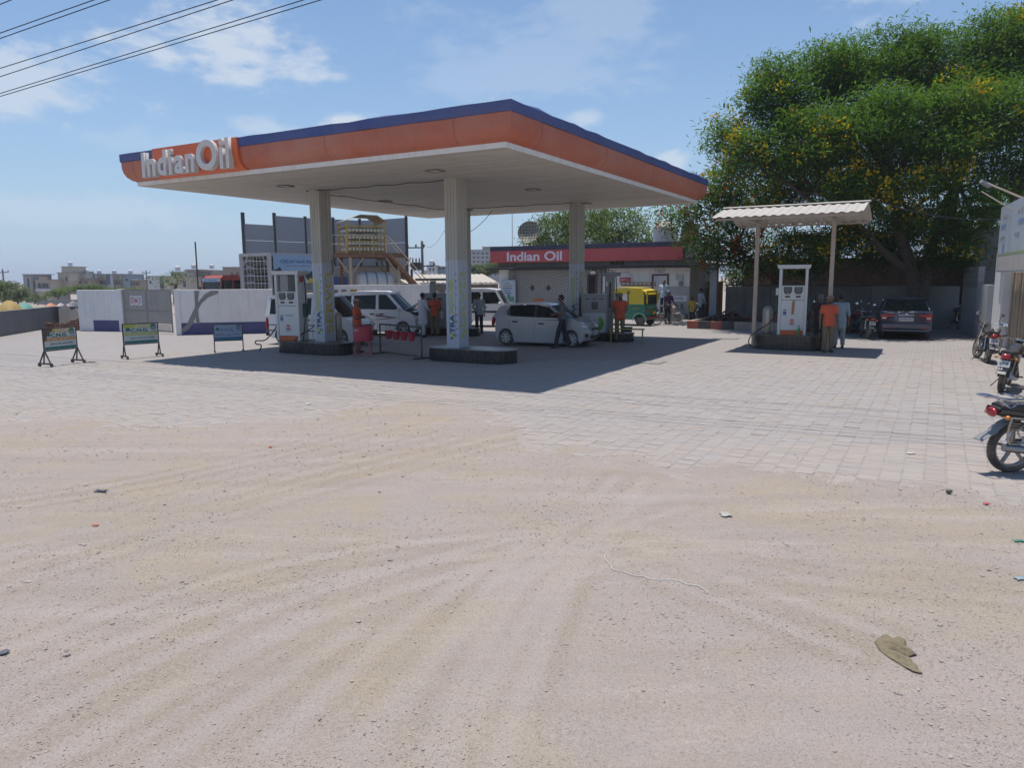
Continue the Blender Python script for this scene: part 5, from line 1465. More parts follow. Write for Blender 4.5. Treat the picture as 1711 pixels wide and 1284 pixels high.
class Car:
    def __init__(s, name, label, cat, loc, rz, paint, w, wb, wr, zb, zr, group=None):
        s.o = thing(name, label, cat, loc, rz, group); s.paint = paint; s.w = w; s.wb, s.wr, s.zb, s.zr = wb, wr, zb, zr
    def side_y(s, z): 
        t = (z - s.zb)/(s.zr - s.zb); return s.wb + (s.wr - s.wb)*t
    def sidepoly(s, pts, nm, m_, th=.012, out=0.0, both=True, parent=None):
        for sg in ((1, -1) if both else (-1,)):
            mb = MB(); n = len(pts)
            a = [(x, sg*(s.side_y(z) + out), z) for x, z in pts]; b = [(x, sg*(s.side_y(z) + out - th), z) for x, z in pts]
            mb.add(a + b, [tuple(range(n)), tuple(range(n, 2*n))[::-1]] + [(i, (i+1) % n, n+(i+1) % n, n+i) for i in range(n)])
            mb.build(nm, m_, parent or s.o)
    def endglass(s, x0, z0, x1, z1, nm, m_, bow=.07, inset=.05):
        mb = MB(); vs = []; N_ = 8
        for (x, z, w) in ((x0, z0, s.side_y(z0)-inset), (x1, z1, s.side_y(z1)-inset)):
            for i in range(N_+1):
                t = -1 + 2*i/N_; vs.append((x + math.copysign(bow, x0)*(1-t*t), w*t, z))
        mb.add(vs, [(i, i+1, N_+2+i, N_+1+i) for i in range(N_)], True); return mb.build(nm, m_, s.o)
    def roof(s, pts, th=.045, m_=None):
        lower = [(x, z-th) for x, z in pts][::-1]
        global SGN
        return shell(pts + lower, s.wr + .025, s.o, m_ or s.paint, 'roof', kx=.05, insets=(.012, .004, 0))
    def box(s, nm, c, sz, m_, bevel=.0, parent=None, both=False, M=None):
        r = None
        for sg in ((1, -1) if both else (1,)):
            mb = MB(); mb.box((c[0], c[1]*sg, c[2]), sz, M=M); r = mb.build(nm, m_, parent or s.o, bevel=bevel)
        return r
    def seam(s, x, z0, z1, lean=0.0):
        for sg in (1, -1):
            mb = MB(); mb.bar((x, sg*(s.w-.001), z0), (x+lean, sg*(s.w-.001), z1), .012, .006, upv=(1, 0, 0)); mb.build('door_seam', M_TRIMK, s.o)
    def handle(s, x, z, m_=None):
        for sg in (1, -1):
            mb = MB(); mb.box((x, sg*(s.w+.008), z), (.2, .03, .05)); mb.build('door_handle', m_ or s.paint, s.o, bevel=.01)
    def mirror(s, x, z):
        for sg in (1, -1):
            mb = MB(); mb.ell((x, sg*(s.w+.09), z), (.07, .10, .07), 10, 6); mb.box((x, sg*(s.w), z-.03), (.05, .1, .03)); mb.build('wing_mirror', M_TRIMK if s.paint is None else s.paint, s.o)
    def plate(s, x, z, txt, rear=True, w=.46, y=0.0, h=.12):
        sg = -1 if rear else 1
        mb = MB(); mb.box((x, y, z), (.012, w, h)); p = mb.build('number_plate', M_PLATE, s.o)
        A = Vector((0, -1, 0)) if rear else Vector((0, 1, 0))
        o = lettering('lettering', txt, M_PLINK, p, (x + sg*.006, y, z), A, UP, width=w*.86, height=h*.55, bold=.01, off=.002)
    def seats(s, xs, z=.62):
        for x in xs:
            for y in (-.33, .33):
                mb = MB(); mb.box((x, y, z-.2), (.5, .46, .3)); mb.box((x-.26, y, z+.12), (.14, .44, .62), M=Matrix.Rotation(-.2, 3, 'Y')); mb.box((x-.33, y, z+.52), (.10, .24, .18)); mb.build('seat', M_SEATK, s.o, bevel=.03)

def hatchback():
    P = mat('paint_silver', (.39, .40, .425), .32, metal=.4, var=.04, dust=.12, coat=.5)
    a = V2(-.23, 25.39); b = V2(2.03, 24.36); d = (b-a).normalized(); n = Vector((-d.y, d.x, 0)); c = (a+b)/2 + n*.66
    s = Car('hatchback', 'silver five-door hatchback stopped at the grey gas dispenser', 'car', c, math.atan2(d.y, d.x), P, .74, .725, .57, .93, 1.41)
    rx, fx = -1.2, 1.2
    out = [(-1.62, .30), (-1.72, .36), (-1.76, .55), (-1.74, .78), (-1.69, .95), (-1.2, .965), (-.2, .935), (.96, .915), (1.1, .91), (1.35, .86), (1.58, .77), (1.72, .66), (1.80, .52), (1.80, .33), (1.74, .22), (1.56, .20)]
    out += [(x, z) for x, z in arch(fx, .335, 0)] + [(.84, .18), (-.84, .18)] + [(x, z) for x, z in arch(rx, .335, 0)]
    shell(out, .74, s.o, P, kx=.24)
    s.roof([(-1.45, 1.29), (-1.34, 1.36), (-1.0, 1.42), (-.5, 1.45), (-.05, 1.445), (.24, 1.39), (.32, 1.36)])
    s.endglass(1.02, .92, .34, 1.36, 'windscreen', M_GLASS); s.endglass(-1.69, .97, -1.43, 1.30, 'rear_window', M_GLASSD)
    s.sidepoly([(1.04, .90), (.92, .90), (.24, 1.40), (.36, 1.40)], 'pillar', P, .05)
    s.sidepoly([(-.16, .92), (-.04, .92), (-.06, 1.43), (-.15, 1.43)], 'pillar', M_TRIMK, .05)
    s.sidepoly([(-1.02, .97), (-1.70, .94), (-1.46, 1.31), (-1.30, 1.37), (-1.08, 1.38)], 'pillar', P, .05)
    s.sidepoly([(.92, .92), (-.04, .935), (-.06, 1.385), (.22, 1.37)], 'side_window', M_GLASS)
    s.sidepoly([(-.16, .94), (-1.10, 1.0), (-1.20, 1.16), (-.95, 1.37), (-.15, 1.39)], 'side_window', M_GLASSD)
    s.sidepoly([(-.02, .90), (.98, .885), (.95, .915), (-1.1, .985), (-1.12, .955)], 'window_trim', M_TRIMK, .01, .008)
    for x, y in ((fx, .645), (fx, -.645), (rx, .645), (rx, -.645)): wheel(s.o, x, y, .275, .165, M_RIM, 7)
    for x, z0, z1, l in ((.93, .26, .88, .02), (-.12, .22, .91, .0), (-1.02, .36, .95, -.06)): s.seam(x, z0, z1, l)
    s.handle(.12, .77, M_TRIMK); s.handle(-.83, .82, M_TRIMK); s.mirror(.82, .98)
    for sg in (1, -1):
        mb = MB(); mb.ell((1.52, sg*.57, .69), (.22, .13, .095), 12, 8, Matrix.Rotation(-.4*sg, 3, 'Z') @ Matrix.Rotation(.35, 3, 'Y')); mb.build('headlight', M_LAMP, s.o)
        mb = MB(); mb.ell((-1.67, sg*.66, .83), (.06, .085, .19), 10, 8, Matrix.Rotation(.15, 3, 'Y')); mb.build('tail_light', M_TAIL, s.o)
        mb = MB(); mb.ell((1.64, sg*.55, .40), (.10, .10, .07), 10, 6); mb.build('fog_lamp', M_TRIMK, s.o)
    s.box('grille', (1.775, 0, .60), (.03, .62, .06), M_TRIMK, .01); s.box('air_intake', (1.79, 0, .34), (.03, .8, .13), M_TRIMK, .02)
    s.plate(1.81, .46, 'GJ 10', False); s.box('emblem', (1.765, 0, .69), (.02, .09, .06), M_CHROME, .01); s.box('floor_pan', (0, 0, .25), (2.9, 1.25, .1), M_UNDER)
    s.seats((.15, -.75)); s.box('dashboard', (.78, 0, .82), (.3, 1.2, .22), M_TRIMK, .03)
    mb = MB(); mb.prism([(1.04, .90), (1.4, .84), (1.4, .86), (1.04, .925)], -.52, .52, ((0, 0, .006), (1, 0, 0), (0, 0, 1), (0, 1, 0))); mb.build('bonnet_ridge', P, s.o)
hatchback()

def van(label, c, ang, paint, stripe, bonnet=False, extra=''):
    s = Car('passenger_van', label, 'van', c, ang, paint, .735, .72, .60, 1.02, 1.70, 'white vans at the gas dispensers')
    rx, fx = -1.18, 1.17
    out = [(-1.70, .30), (-1.80, .36), (-1.84, .6), (-1.83, .9), (-1.80, 1.03), (-.2, 1.03), (1.10, 1.01), (1.22, .99), (1.48, .90), (1.68, .80), (1.78, .68), (1.84, .52), (1.84, .34), (1.76, .24), (1.58, .22)]
    out += arch(fx, .36, 0) + [(.80, .20), (-.80, .20)] + arch(rx, .36, 0)
    shell(out, .735, s.o, paint, kx=.16)
    s.roof([(-1.76, 1.63), (-1.68, 1.70), (-1.3, 1.76), (-.5, 1.78), (.1, 1.765), (.42, 1.71), (.50, 1.68)])
    s.endglass(1.20, 1.0, .52, 1.68, 'windscreen', M_GLASS); s.endglass(-1.81, 1.05, -1.75, 1.63, 'rear_window', M_GLASSD)
    s.sidepoly([(1.24, .98), (1.10, .98), (.40, 1.70), (.54, 1.70)], 'pillar', paint, .05)
    s.sidepoly([(.14, 1.0), (.02, 1.0), (.02, 1.72), (.12, 1.72)], 'pillar', paint, .05)
    s.sidepoly([(-.92, 1.0), (-1.04, 1.0), (-1.02, 1.72), (-.92, 1.72)], 'pillar', paint, .05)
    s.sidepoly([(-1.66, 1.0), (-1.82, 1.0), (-1.77, 1.65), (-1.62, 1.70)], 'pillar', paint, .05)
    s.sidepoly([(1.30, 1.60), (-1.74, 1.60), (-1.70, 1.72), (.44, 1.72)][1:] + [(.50, 1.66)], 'roof_rail', paint, .03)
    for nm, pts in (('side_window', [(1.06, 1.04), (.16, 1.04), (.14, 1.62), (.46, 1.62)]), ('side_window', [(0.0, 1.05), (-.90, 1.05), (-.90, 1.60), (.0, 1.61)]), ('side_window', [(-1.06, 1.07), (-1.66, 1.09), (-1.62, 1.56), (-1.04, 1.60)])):
        s.sidepoly(pts, nm, M_GLASS if pts[0][0] > -.5 else M_GLASSD)
        r = [(x + (.03 if x > sum(q[0] for q in pts)/4 else -.03), z + (.03 if z > 1.3 else -.03)) for x, z in pts]
        s.sidepoly(r, 'window_rubber', M_TRIMK, .006, -.008)
    for x, y in ((fx, .64), (fx, -.64), (rx, .64), (rx, -.64)): wheel(s.o, x, y, .29, .165, M_RIM, 5)
    for x, z0, z1, l in ((1.0, .34, 1.0, .02), (.08, .24, 1.0, 0), (-.98, .3, 1.0, 0)): s.seam(x, z0, z1, l)
    s.handle(.26, .88, M_TRIMK); s.handle(-.12, .88, M_TRIMK); s.mirror(1.02, 1.08)
    if stripe == 'bands':
        for z in (.50, .70):
            for sg in (1, -1):
                mb = MB(); mb.bar((-1.72, sg*(.738), z), (.78, sg*.738, z), .006, .035, upv=(0, 0, 1)); mb.build('side_band', M_TRIMK, s.o)
    else:
        for sg in (1, -1):
            mb = MB()
            mb.prism([(-.0, .80), (.05, .86), (.62, .78), (1.0, .74), (.62, .74)], 0, .005, ((0, sg*.738, 0), (1, 0, 0), (0, 0, 1), (0, sg, 0))); mb.prism([(-.3, .62), (.2, .68), (.6, .72), (.95, .73), (.55, .69)], 0, .005, ((0, sg*.738, 0), (1, 0, 0), (0, 0, 1), (0, sg, 0)))
            mb.build('side_decal', mat('decal_maroon', (.14, .02, .05), .4), s.o)
    for sg in (1, -1):
        mb = MB(); mb.ell((1.67, sg*.53, .70), (.14, .15, .11), 12, 8, Matrix.Rotation(-.45*sg, 3, 'Z')); mb.build('headlight', M_LAMP, s.o)
        mb = MB(); mb.ell((-1.80, sg*.67, .72), (.05, .07, .26), 10, 8); mb.build('tail_light', M_TAIL, s.o)
    s.box('grille', (1.79, 0, .66), (.06, .62, .12), M_TRIMK, .02); s.box('front_bumper', (1.83, 0, .40), (.08, 1.3, .2), M_TRIMK if stripe == 'bands' else paint, .04)
    s.box('rear_bumper', (-1.84, 0, .38), (.08, 1.38, .16), M_TRIMK, .03)
    s.plate(1.875, .42, 'GJ 10 AC', False); s.seats((.35, -.55, -1.25), .75); s.box('dashboard', (.95, 0, .92), (.3, 1.2, .22), M_TRIMK, .03); s.box('floor_pan', (0, 0, .28), (3.2, 1.25, .1), M_UNDER)
    if bonnet:
        mb = MB(); mb.add([(1.16, -.55, 1.02), (1.16, .55, 1.02), (1.78, .50, 1.36), (1.78, -.50, 1.36), (1.16, -.55, 1.0), (1.16, .55, 1.0), (1.78, .50, 1.34), (1.78, -.50, 1.34)], [(0, 1, 2, 3), (7, 6, 5, 4), (0, 4, 5, 1), (1, 5, 6, 2), (2, 6, 7, 3), (3, 7, 4, 0)])
        mb.build('raised_bonnet', paint, s.o, bevel=.01); mb = MB(); mb.bar((1.7, .4, .8), (1.7, .4, 1.31), .015); mb.build('bonnet_stay', M_TRIMK, s.o)
        s.box('engine_bay', (1.45, 0, .905), (.5, 1.0, .05), M_TRIMK)
    return s
P_VAN = mat('paint_white_van', (.72, .73, .75), .35, var=.04, dust=.10, coat=.4)
van('white van with dark side bands parked behind the near dispenser island', V2(-6.75, 26.4), R_(-18), P_VAN, 'bands')
van('white van with maroon side decal and raised bonnet', V2(-5.35, 30.6), R_(-11), P_VAN, 'decal', True)
def jeep():
    s = Car('utility_vehicle', 'white boxy utility vehicle beside the man in the grey shirt', 'car', V2(-1.1, 35.6), R_(-10), P_VAN, .80, .79, .69, 1.06, 1.72)
    rx, fx = -1.25, 1.35
    out = [(-1.80, .42), (-1.98, .44), (-2.0, .7), (-1.98, 1.06), (-.2, 1.05), (.82, 1.04), (.95, 1.02), (1.7, .98), (1.90, .94), (1.96, .8), (1.97, .5), (1.9, .38), (1.78, .36)] + arch(fx, .38, 0) + [(.9, .34), (-.8, .34)] + arch(rx, .38, 0)
    shell(out, .80, s.o, P_VAN, kx=.08)
    s.roof([(-1.93, 1.70), (-1.85, 1.75), (-1.0, 1.79), (0, 1.79), (.42, 1.75), (.50, 1.72)])
    s.endglass(.92, 1.05, .52, 1.72, 'windscreen', M_GLASS, .03); s.endglass(-1.97, 1.08, -1.92, 1.68, 'rear_window', M_GLASSD, .02)
    for pts in ([(.95, 1.02), (.84, 1.02), (.42, 1.72), (.54, 1.72)], [(-.12, 1.04), (-.26, 1.04), (-.26, 1.72), (-.14, 1.72)], [(-1.05, 1.04), (-1.18, 1.04), (-1.18, 1.72), (-1.07, 1.72)], [(-1.86, 1.04), (-1.99, 1.04), (-1.94, 1.70), (-1.84, 1.72)], [(-1.94, 1.64), (.46, 1.64), (.42, 1.74), (-1.94, 1.74)]): s.sidepoly(pts, 'pillar', P_VAN, .05)
    for pts in ([(.78, 1.08), (-.10, 1.08), (-.12, 1.62), (.45, 1.62)], [(-.28, 1.08), (-1.03, 1.08), (-1.05, 1.62), (-.28, 1.62)], [(-1.20, 1.08), (-1.84, 1.08), (-1.82, 1.62), (-1.20, 1.62)]): s.sidepoly(pts, 'side_window', M_GLASS)
    for x, y in ((fx, .70), (fx, -.70), (rx, .70), (rx, -.70)): wheel(s.o, x, y, .33, .19, M_RIMD, 5)
    for x in (.80, -.19, -1.1): s.seam(x, .42, 1.03)
    s.handle(.0, .94, M_TRIMK); s.handle(-.95, .94, M_TRIMK); s.mirror(.72, 1.12)
    for sg in (1, -1):
        mb = MB(); mb.bar((-1.9, sg*.803, .72), (.9, sg*.803, .72), .006, .10, upv=(0, 0, 1)); mb.build('side_band', M_TRIMK, s.o)
        mb = MB(); mb.ell((1.93, sg*.58, .80), (.06, .13, .10), 12, 8); mb.build('headlight', M_LAMP, s.o)
        s.box('tail_light', (-2.0, sg*.70, .80), (.04, .10, .3), M_TAIL)
    s.box('bumper', (1.99, 0, .52), (.1, 1.5, .16), M_TRIMK, .03); s.box('rear_bumper', (-2.03, 0, .5), (.1, 1.5, .14), M_TRIMK, .03); s.box('grille', (1.965, 0, .78), (.03, .8, .2), M_TRIMK); s.seats((.2, -.6, -1.3), .8); s.box('floor_pan', (0, 0, .42), (3.4, 1.3, .1), M_UNDER)
jeep()
def sedan():
    P = mat('paint_bluegrey', (.075, .082, .115), .3, metal=.5, var=.05, dust=.10, coat=.5)
    a, b = V2(13.64, 27.38), V2(15.05, 26.74); d = (b-a).normalized(); n = Vector((-d.y, d.x, 0))
    s = Car('sedan', 'dark blue-grey sedan parked under the flowering tree', 'car', (a+b)/2 + n*1.25, math.atan2(n.y, n.x), P, .835, .82, .63, .95, 1.46)
    rx, fx = -1.2, 1.27
    out = [(-1.80, .28), (-1.93, .34), (-1.98, .55), (-1.97, .80), (-1.95, .98), (-1.88, 1.03), (-1.45, 1.02), (-.2, .96), (.95, .93), (1.1, .92), (1.6, .82), (1.85, .70), (1.98, .52), (1.98, .32), (1.9, .22), (1.66, .20)] + arch(fx, .36, 0) + [(.9, .18), (-.84, .18)] + arch(rx, .36, 0)
    shell(out, .835, s.o, P, kx=.20)
    s.roof([(-1.02, 1.40), (-.85, 1.455), (-.4, 1.495), (0, 1.49), (.25, 1.44), (.34, 1.41)])
    s.endglass(1.05, .94, .36, 1.41, 'windscreen', M_GLASSD); s.endglass(-1.52, 1.02, -1.00, 1.41, 'rear_window', mat('rear_glass', (.02, .03, .03), .06, var=.2, spec=.9), .05, .06)
    s.sidepoly([(1.06, .92), (.94, .92), (.26, 1.43), (.38, 1.43)], 'pillar', P, .05); s.sidepoly([(-.1, .94), (-.22, .94), (-.2, 1.45), (-.1, 1.45)], 'pillar', M_TRIMK, .05); s.sidepoly([(-1.05, .97), (-1.58, .99), (-1.06, 1.42), (-.92, 1.42)], 'pillar', P, .05)
    s.sidepoly([(.92, .95), (-.1, .96), (-.1, 1.42), (.24, 1.42)], 'side_window', M_GLASSD); s.sidepoly([(-.22, .97), (-1.1, 1.0), (-.95, 1.40), (-.2, 1.42)], 'side_window', M_GLASSD)
    for x, y in ((fx, .735), (fx, -.735), (rx, .735), (rx, -.735)): wheel(s.o, x, y, .30, .18, M_RIM, 6)
    for x, z0, z1, l in ((.95, .3, .92, .02), (-.16, .24, .95, 0), (-1.0, .4, .97, -.1)): s.seam(x, z0, z1, l)
    s.handle(.05, .82); s.handle(-.85, .84); s.mirror(.85, 1.02)
    for sg in (1, -1):
        mb = MB(); mb.prism([(sg*.36, .90), (sg*.80, .93), (sg*.82, .84), (sg*.80, .72), (sg*.66, .70), (sg*.60, .82), (sg*.40, .84)], 0, .07, ((-1.93, 0, 0), (0, 1, 0), (0, 0, 1), (-1, 0, 0))); mb.build('tail_light', M_TAIL, s.o, bevel=.012)
        s.box('lamp_insert', (-2.008, sg*.70, .785), (.012, .13, .04), M_LAMP)
        mb = MB(); mb.ell((1.80, sg*.62, .68), (.16, .14, .09), 12, 8); mb.build('headlight', M_LAMP, s.o)
    s.box('boot_trim', (-1.985, 0, .885), (.015, .5, .02), M_CHROME); s.plate(-2.0, .74, 'GJ10DE 5014'); s.box('emblem', (-1.985, 0, .93), (.02, .08, .07), M_CHROME, .01)
    o = lettering('lettering', 'AMAZE', M_CHROME, s.o, (-1.975, .52, .965), (0, -1, 0), UP, width=.2, height=.035, bold=.01)
    s.box('rear_bumper', (-1.96, 0, .50), (.10, 1.58, .22), P, .05); s.box('bumper_lip', (-1.975, 0, .34), (.10, 1.50, .04), mat('lip_bluegrey', (.16, .18, .24), .4), .015)
    for sg in (1, -1): s.box('reflector', (-2.005, sg*.62, .44), (.015, .16, .03), M_TAIL)
    s.box('boot_seam', (-1.99, 0, .62), (.012, 1.2, .012), M_TRIMK); s.seats((.15, -.75)); s.box('parcel_shelf', (-1.25, 0, .98), (.4, 1.1, .03), M_SEATK); s.box('floor_pan', (0, 0, .27), (3.2, 1.35, .1), M_UNDER)
sedan()
def truck():
    P = mat('paint_truck_red', (.34, .055, .04), .5, var=.12, dust=.2)
    h = Vector((-.66, -.75, 0)).normalized(); lat = Vector((-h.y, h.x, 0))        # left of travel
    cn = V2(*AY(368, 475, 38.0).xy)                                               # front corner nearest the road
    c = cn - h*.6 - lat*1.0
    # the corner at the image right of the windscreen is the truck's left front
    t = thing('lorry', 'red lorry with a pale sun visor parked inside the compound', 'lorry', c, math.atan2(h.y, h.x))
    ob = [(-.6, .45), (-.62, 2.35), (-.4, 2.46), (.32, 2.44), (.48, 2.36), (.62, 1.42), (.68, .9), (.68, .45)]
    lower = [(-.6, .45), (-.6, 1.48), (.60, 1.46), (.70, .95), (.70, .45)]
    shell(lower, 1.0, t, P, 'cab', kx=.06); shell([(-.6, 2.30), (-.58, 2.42), (-.3, 2.50), (.35, 2.47), (.50, 2.36), (.5, 2.32)], .96, t, P, 'cab_roof', kx=.04)
    for y in (-.95, .95):
        for x0, x1 in ((.58, .50), (-.55, -.55), (-.1, -.1)):
            mb = MB(); mb.bar((x0, y, 1.44), (x1, y*.985, 2.36), .09, .06); mb.build('cab_pillar', P, t)
        mb = MB(); mb.box((-.32, y*.99, 1.9), (.42, .02, .84)); mb.build('side_window', M_GLASSD, t); mb = MB(); mb.box((.22, y*.99, 1.88), (.56, .02, .8)); mb.build('side_window', M_GLASS, t)
        mb = MB(); mb.box((.66, y*1.15, 1.75), (.06, .18, .36)); mb.bar((.6, y, 1.9), (.66, y*1.1, 1.88), .03); mb.build('wing_mirror', M_TRIMK, t, bevel=.02)
    mb = MB(); mb.add([(.60, -.92, 1.47), (.60, .92, 1.47), (.50, .90, 2.34), (.50, -.90, 2.34)], [(0, 1, 2, 3)]); mb.build('windscreen', M_GLASS, t)
    mb = MB(); mb.box((.56, 0, 2.26), (.03, 1.86, .16)); v = mb.build('sun_visor', mat('visor_pale', (.45, .55, .68), .5), t)
    lettering('lettering', 'GAS CYLINDER VEHICLE', M_INKB, v, (.576, 0, 2.26), (0, 1, 0), UP, width=1.5, height=.08, bold=.01)
    mb = MB(); mb.box((.73, 0, .62), (.1, 2.0, .3)); mb.build('bumper', M_TRIMK, t, bevel=.03); mb = MB(); mb.box((.705, 0, 1.12), (.03, 1.3, .22)); mb.build('grille', M_TRIMK, t)
    mb = MB(); mb.box((-2.2, 0, .85), (3.0, 2.0, .16)); mb.build('load_bed', M_STEELD, t)
    mb = MB(); mb.box((-.78, 0, 1.5), (.05, 1.9, 1.5)); mb.build('headboard', mat('headboard_grey', (.42, .42, .44), .6), t)
    for x in (.15, -2.4):
        for y in (-.85, .85): wheel(t, x, y, .42, .26, M_RIMD, 0)
truck()

# ------------------------------------------------------------------ auto-rickshaw
def rickshaw():
    hd = R_(144); h = Vector((math.cos(hd), math.sin(hd), 0)); left = Vector((-h.y, h.x, 0))
    rw = V2(6.05, 34.95)                                      # near rear wheel: the vehicle's left
    c = rw - left*.56 + h*.98                                  # origin midway
    t = thing('auto_rickshaw', 'green and yellow three-wheeled auto-rickshaw near the kiosk doors', 'rickshaw', c, hd)
    GR = mat('rickshaw_green', (.012, .16, .105), .45, var=.08, dust=.15); YE = mat('rickshaw_yellow', (.62, .48, .02), .6, var=.1, scale=3, dust=.15)
    # body tub: side outline; x forward, rear at -1.3
    out = [(-1.32, .42), (-1.36, .60), (-1.34, 1.02), (-.35, 1.02), (-.30, .62), (.35, .55), (.55, 1.0), (.95, 1.05), (1.16, .75), (1.20, .42), (1.0, .36)]
    out += [(.4, .32), (-.55, .32)] + [(-.98 + .30*math.cos(a), .26 + .30*math.sin(a)) for a in np.linspace(.15, math.pi-.1, 8)]
    shell(out, .64, t, GR, 'body', kx=.10, insets=(.03, .01, 0))
    mb = MB()
    shell([(-1.30, 1.48), (-1.22, 1.62), (-1.0, 1.70), (-.2, 1.74), (.5, 1.70), (.74, 1.60), (.76, 1.55)], .63, t, YE, 'hood', kx=.06, insets=(.03, .01, 0))
    # canvas side and rear curtains
    for y in (.632, -.632):
        mb = MB(); mb.prism([(-1.24, 1.02), (-.42, 1.02), (-.40, 1.62), (-1.2, 1.62)], 0, .02, ((0, y, 0), (1, 0, 0), (0, 0, 1), (0, math.copysign(1, y), 0))); mb.build('side_curtain', YE, t)
        mb = MB(); mb.bar((-.38, y, 1.0), (-.36, y, 1.64), .04); mb.bar((.52, y*.95, .98), (.72, y*.95, 1.62), .04); mb.bar((-1.24, y, 1.02), (-1.22, y, 1.6), .05); mb.build('hood_frame', M_TRIMK, t)
        mb = MB(); mb.tube([(-.98 + .35*math.cos(a), y, .27 + .33*math.sin(a)) for a in np.linspace(-.1, math.pi+.1, 9)], .022, 6); mb.build('wheel_arch_trim', mat('arch_pale', (.35, .48, .44), .5), t)
    mb = MB(); mb.box((-1.325, 0, 1.60), (.03, 1.2, .12)); mb.build('rear_canvas', YE, t)
    for y in (-.56, .56): 
        mb = MB(); mb.box((-1.325, y, 1.30), (.03, .12, .5)); mb.build('rear_canvas', YE, t)
    mb = MB(); mb.box((-1.20, 0, 1.22), (.12, 1.0, .36)); mb.build('seat_back', M_SEATK, t)
    mb = MB(); mb.box((-.75, 0, .78), (.6, 1.1, .2)); mb.build('seat', M_SEATK, t)
    mb = MB(); mb.add([(.58, -.55, 1.02), (.58, .55, 1.02), (.76, .55, 1.58), (.76, -.55, 1.58)], [(0, 1, 2, 3)]); mb.build('windscreen', M_GLASS, t)
    mb = MB(); mb.box((-1.40, 0, .40), (.08, 1.2, .10)); mb.build('rear_bumper', mat('bumper_red', (.25, .04, .03), .6), t, bevel=.02)
    mb = MB(); mb.box((-1.372, -.12, .62), (.02, .26, .16)); mb.build('number_plate', mat('plate_yellow', (.6, .36, .02), .5), t)
    for y in (-.50, .50):
        mb = MB(); mb.ell((-1.36, y, .72), (.03, .05, .07), 8, 6); mb.build('tail_light', M_TAIL, t)
        mb = MB(); mb.ell((-1.355, y, .86), (.03, .045, .05), 8, 6); mb.build('indicator', M_AMBER, t)
    lettering('lettering', 'AUTO CNG', mat('letter_cream', (.5, .48, .35), .5), t, (-1.36, .12, .90), (0, -1, 0), UP, width=.45, height=.06, off=.012)
    lettering('lettering', 'BAJAJ', mat('letter_yellow', (.6, .45, .03), .5), t, (-.78, .645, .82), (-1, 0, 0), UP, width=.3, height=.07, bold=.01, off=.003)
    for y in (.52, -.52): wheel(t, -.98, y, .235, .12, M_RIMD, 0)
    wheel(t, 1.05, 0.01, .235, .12, M_RIMD, 0)
    mb = MB(); mb.box((-.3, 0, 1.78), (1.3, 1.1, .02)); mb.v = [(x, y, z + .02) for x, y, z in mb.v]
    mb.build('roof_sheet', YE, t)
    mb = MB(); mb.ell((-.42, .66, 1.58), (.06, .06, .06), 10, 6); mb.build('side_lamp', M_TRIMK, t)
    mb = MB(); mb.box((-.9, 0, .3), (.5, .9, .2)); mb.build('engine_box', M_UNDER, t)
rickshaw()
# ------------------------------------------------------------------ islands, dispensers, forecourt equipment
M_TILE = mat('black_granite_tile', (.018, .02, .022), .25, var=.3, scale=6, dust=.10); M_TILET = mat('island_top', (.05, .05, .052), .3, var=.3, scale=3, dust=.35)
def island(c, L, Wd, H, label, ang=E_ANG):
    t = thing('pump_island', label, 'pump island', c, ang)
    r = Wd/2; hx = L/2 - r; n = 14
    pts = [(hx + r*math.cos(a), r*math.sin(a)) for a in np.linspace(-math.pi/2, math.pi/2, n)] + [(-hx + r*math.cos(a), r*math.sin(a)) for a in np.linspace(math.pi/2, 3*math.pi/2, n)]
    mb = MB(); mb.prism([(x*.985, y*.985) for x, y in pts], 0, H-.03, ((0, 0, 0), (1, 0, 0), (0, 1, 0), (0, 0, 1))); mb.build('core', M_CEMD, t)
    # tile skin round the side
    m = len(pts); per = [0]
    for i in range(m): per.append(per[-1] + math.dist(pts[i], pts[(i+1) % m]))
    def at(sv):
        sv %= per[-1]
        for i in range(m):
            if per[i+1] >= sv:
                f = (sv-per[i])/max(1e-6, per[i+1]-per[i]); a, b = pts[i], pts[(i+1) % m]; return Vector((a[0]+(b[0]-a[0])*f, a[1]+(b[1]-a[1])*f, 0))
    nt_ = int(per[-1]/.15)
    for k in range(nt_):
        a, b = at(per[-1]*(k+.03)/nt_), at(per[-1]*(k+.97)/nt_); mb = MB()
        mb.add([a, b, b + UP*(H-.035), a + UP*(H-.035), a*.97, b*.97, b*.97 + UP*(H-.035), a*.97 + UP*(H-.035)], [(0, 1, 2, 3), (0, 4, 5, 1), (3, 2, 6, 7), (1, 5, 6, 2), (0, 3, 7, 4)]); mb.build('tile', M_TILE, t)
    mb = MB(); mb.prism([(x*1.012, y*1.012) for x, y in pts], H-.03, H, ((0, 0, 0), (1, 0, 0), (0, 1, 0), (0, 0, 1))); mb.build('top_slab', M_TILET, t, bevel=.008)
    return t
island(V2(-1.1, 20.55), 2.72, 1.0, .37, 'black tiled island under the near canopy column')
iL = V2(-6.15, 23.12); island(iL, 2.75, 1.0, .37, 'black tiled island carrying the white dispenser and silver cylinder')
iS = G(1318, 588) ; iS = V2(8.78, 23.45); island(iS, 2.1, .95, .46, 'black tiled island under the small gabled shelter')
iR = V2(3.2, 27.25); island(iR, 2.7, 1.0, .30, 'black tiled island at the silver hatchback')
iF = V2(-2.5, 30.2); island(iF, 2.7, 1.0, .30, 'black tiled island beneath the far canopy column')
M_DISP = mat('dispenser_white', (.66, .67, .65), .45, var=.05, scale=3, dust=.15); M_DISPG = mat('dispenser_grey', (.30, .31, .31), .5, var=.08, dust=.15); M_DORANGE = mat('dispenser_orange', (.58, .12, .03), .5, var=.08, dust=.1)
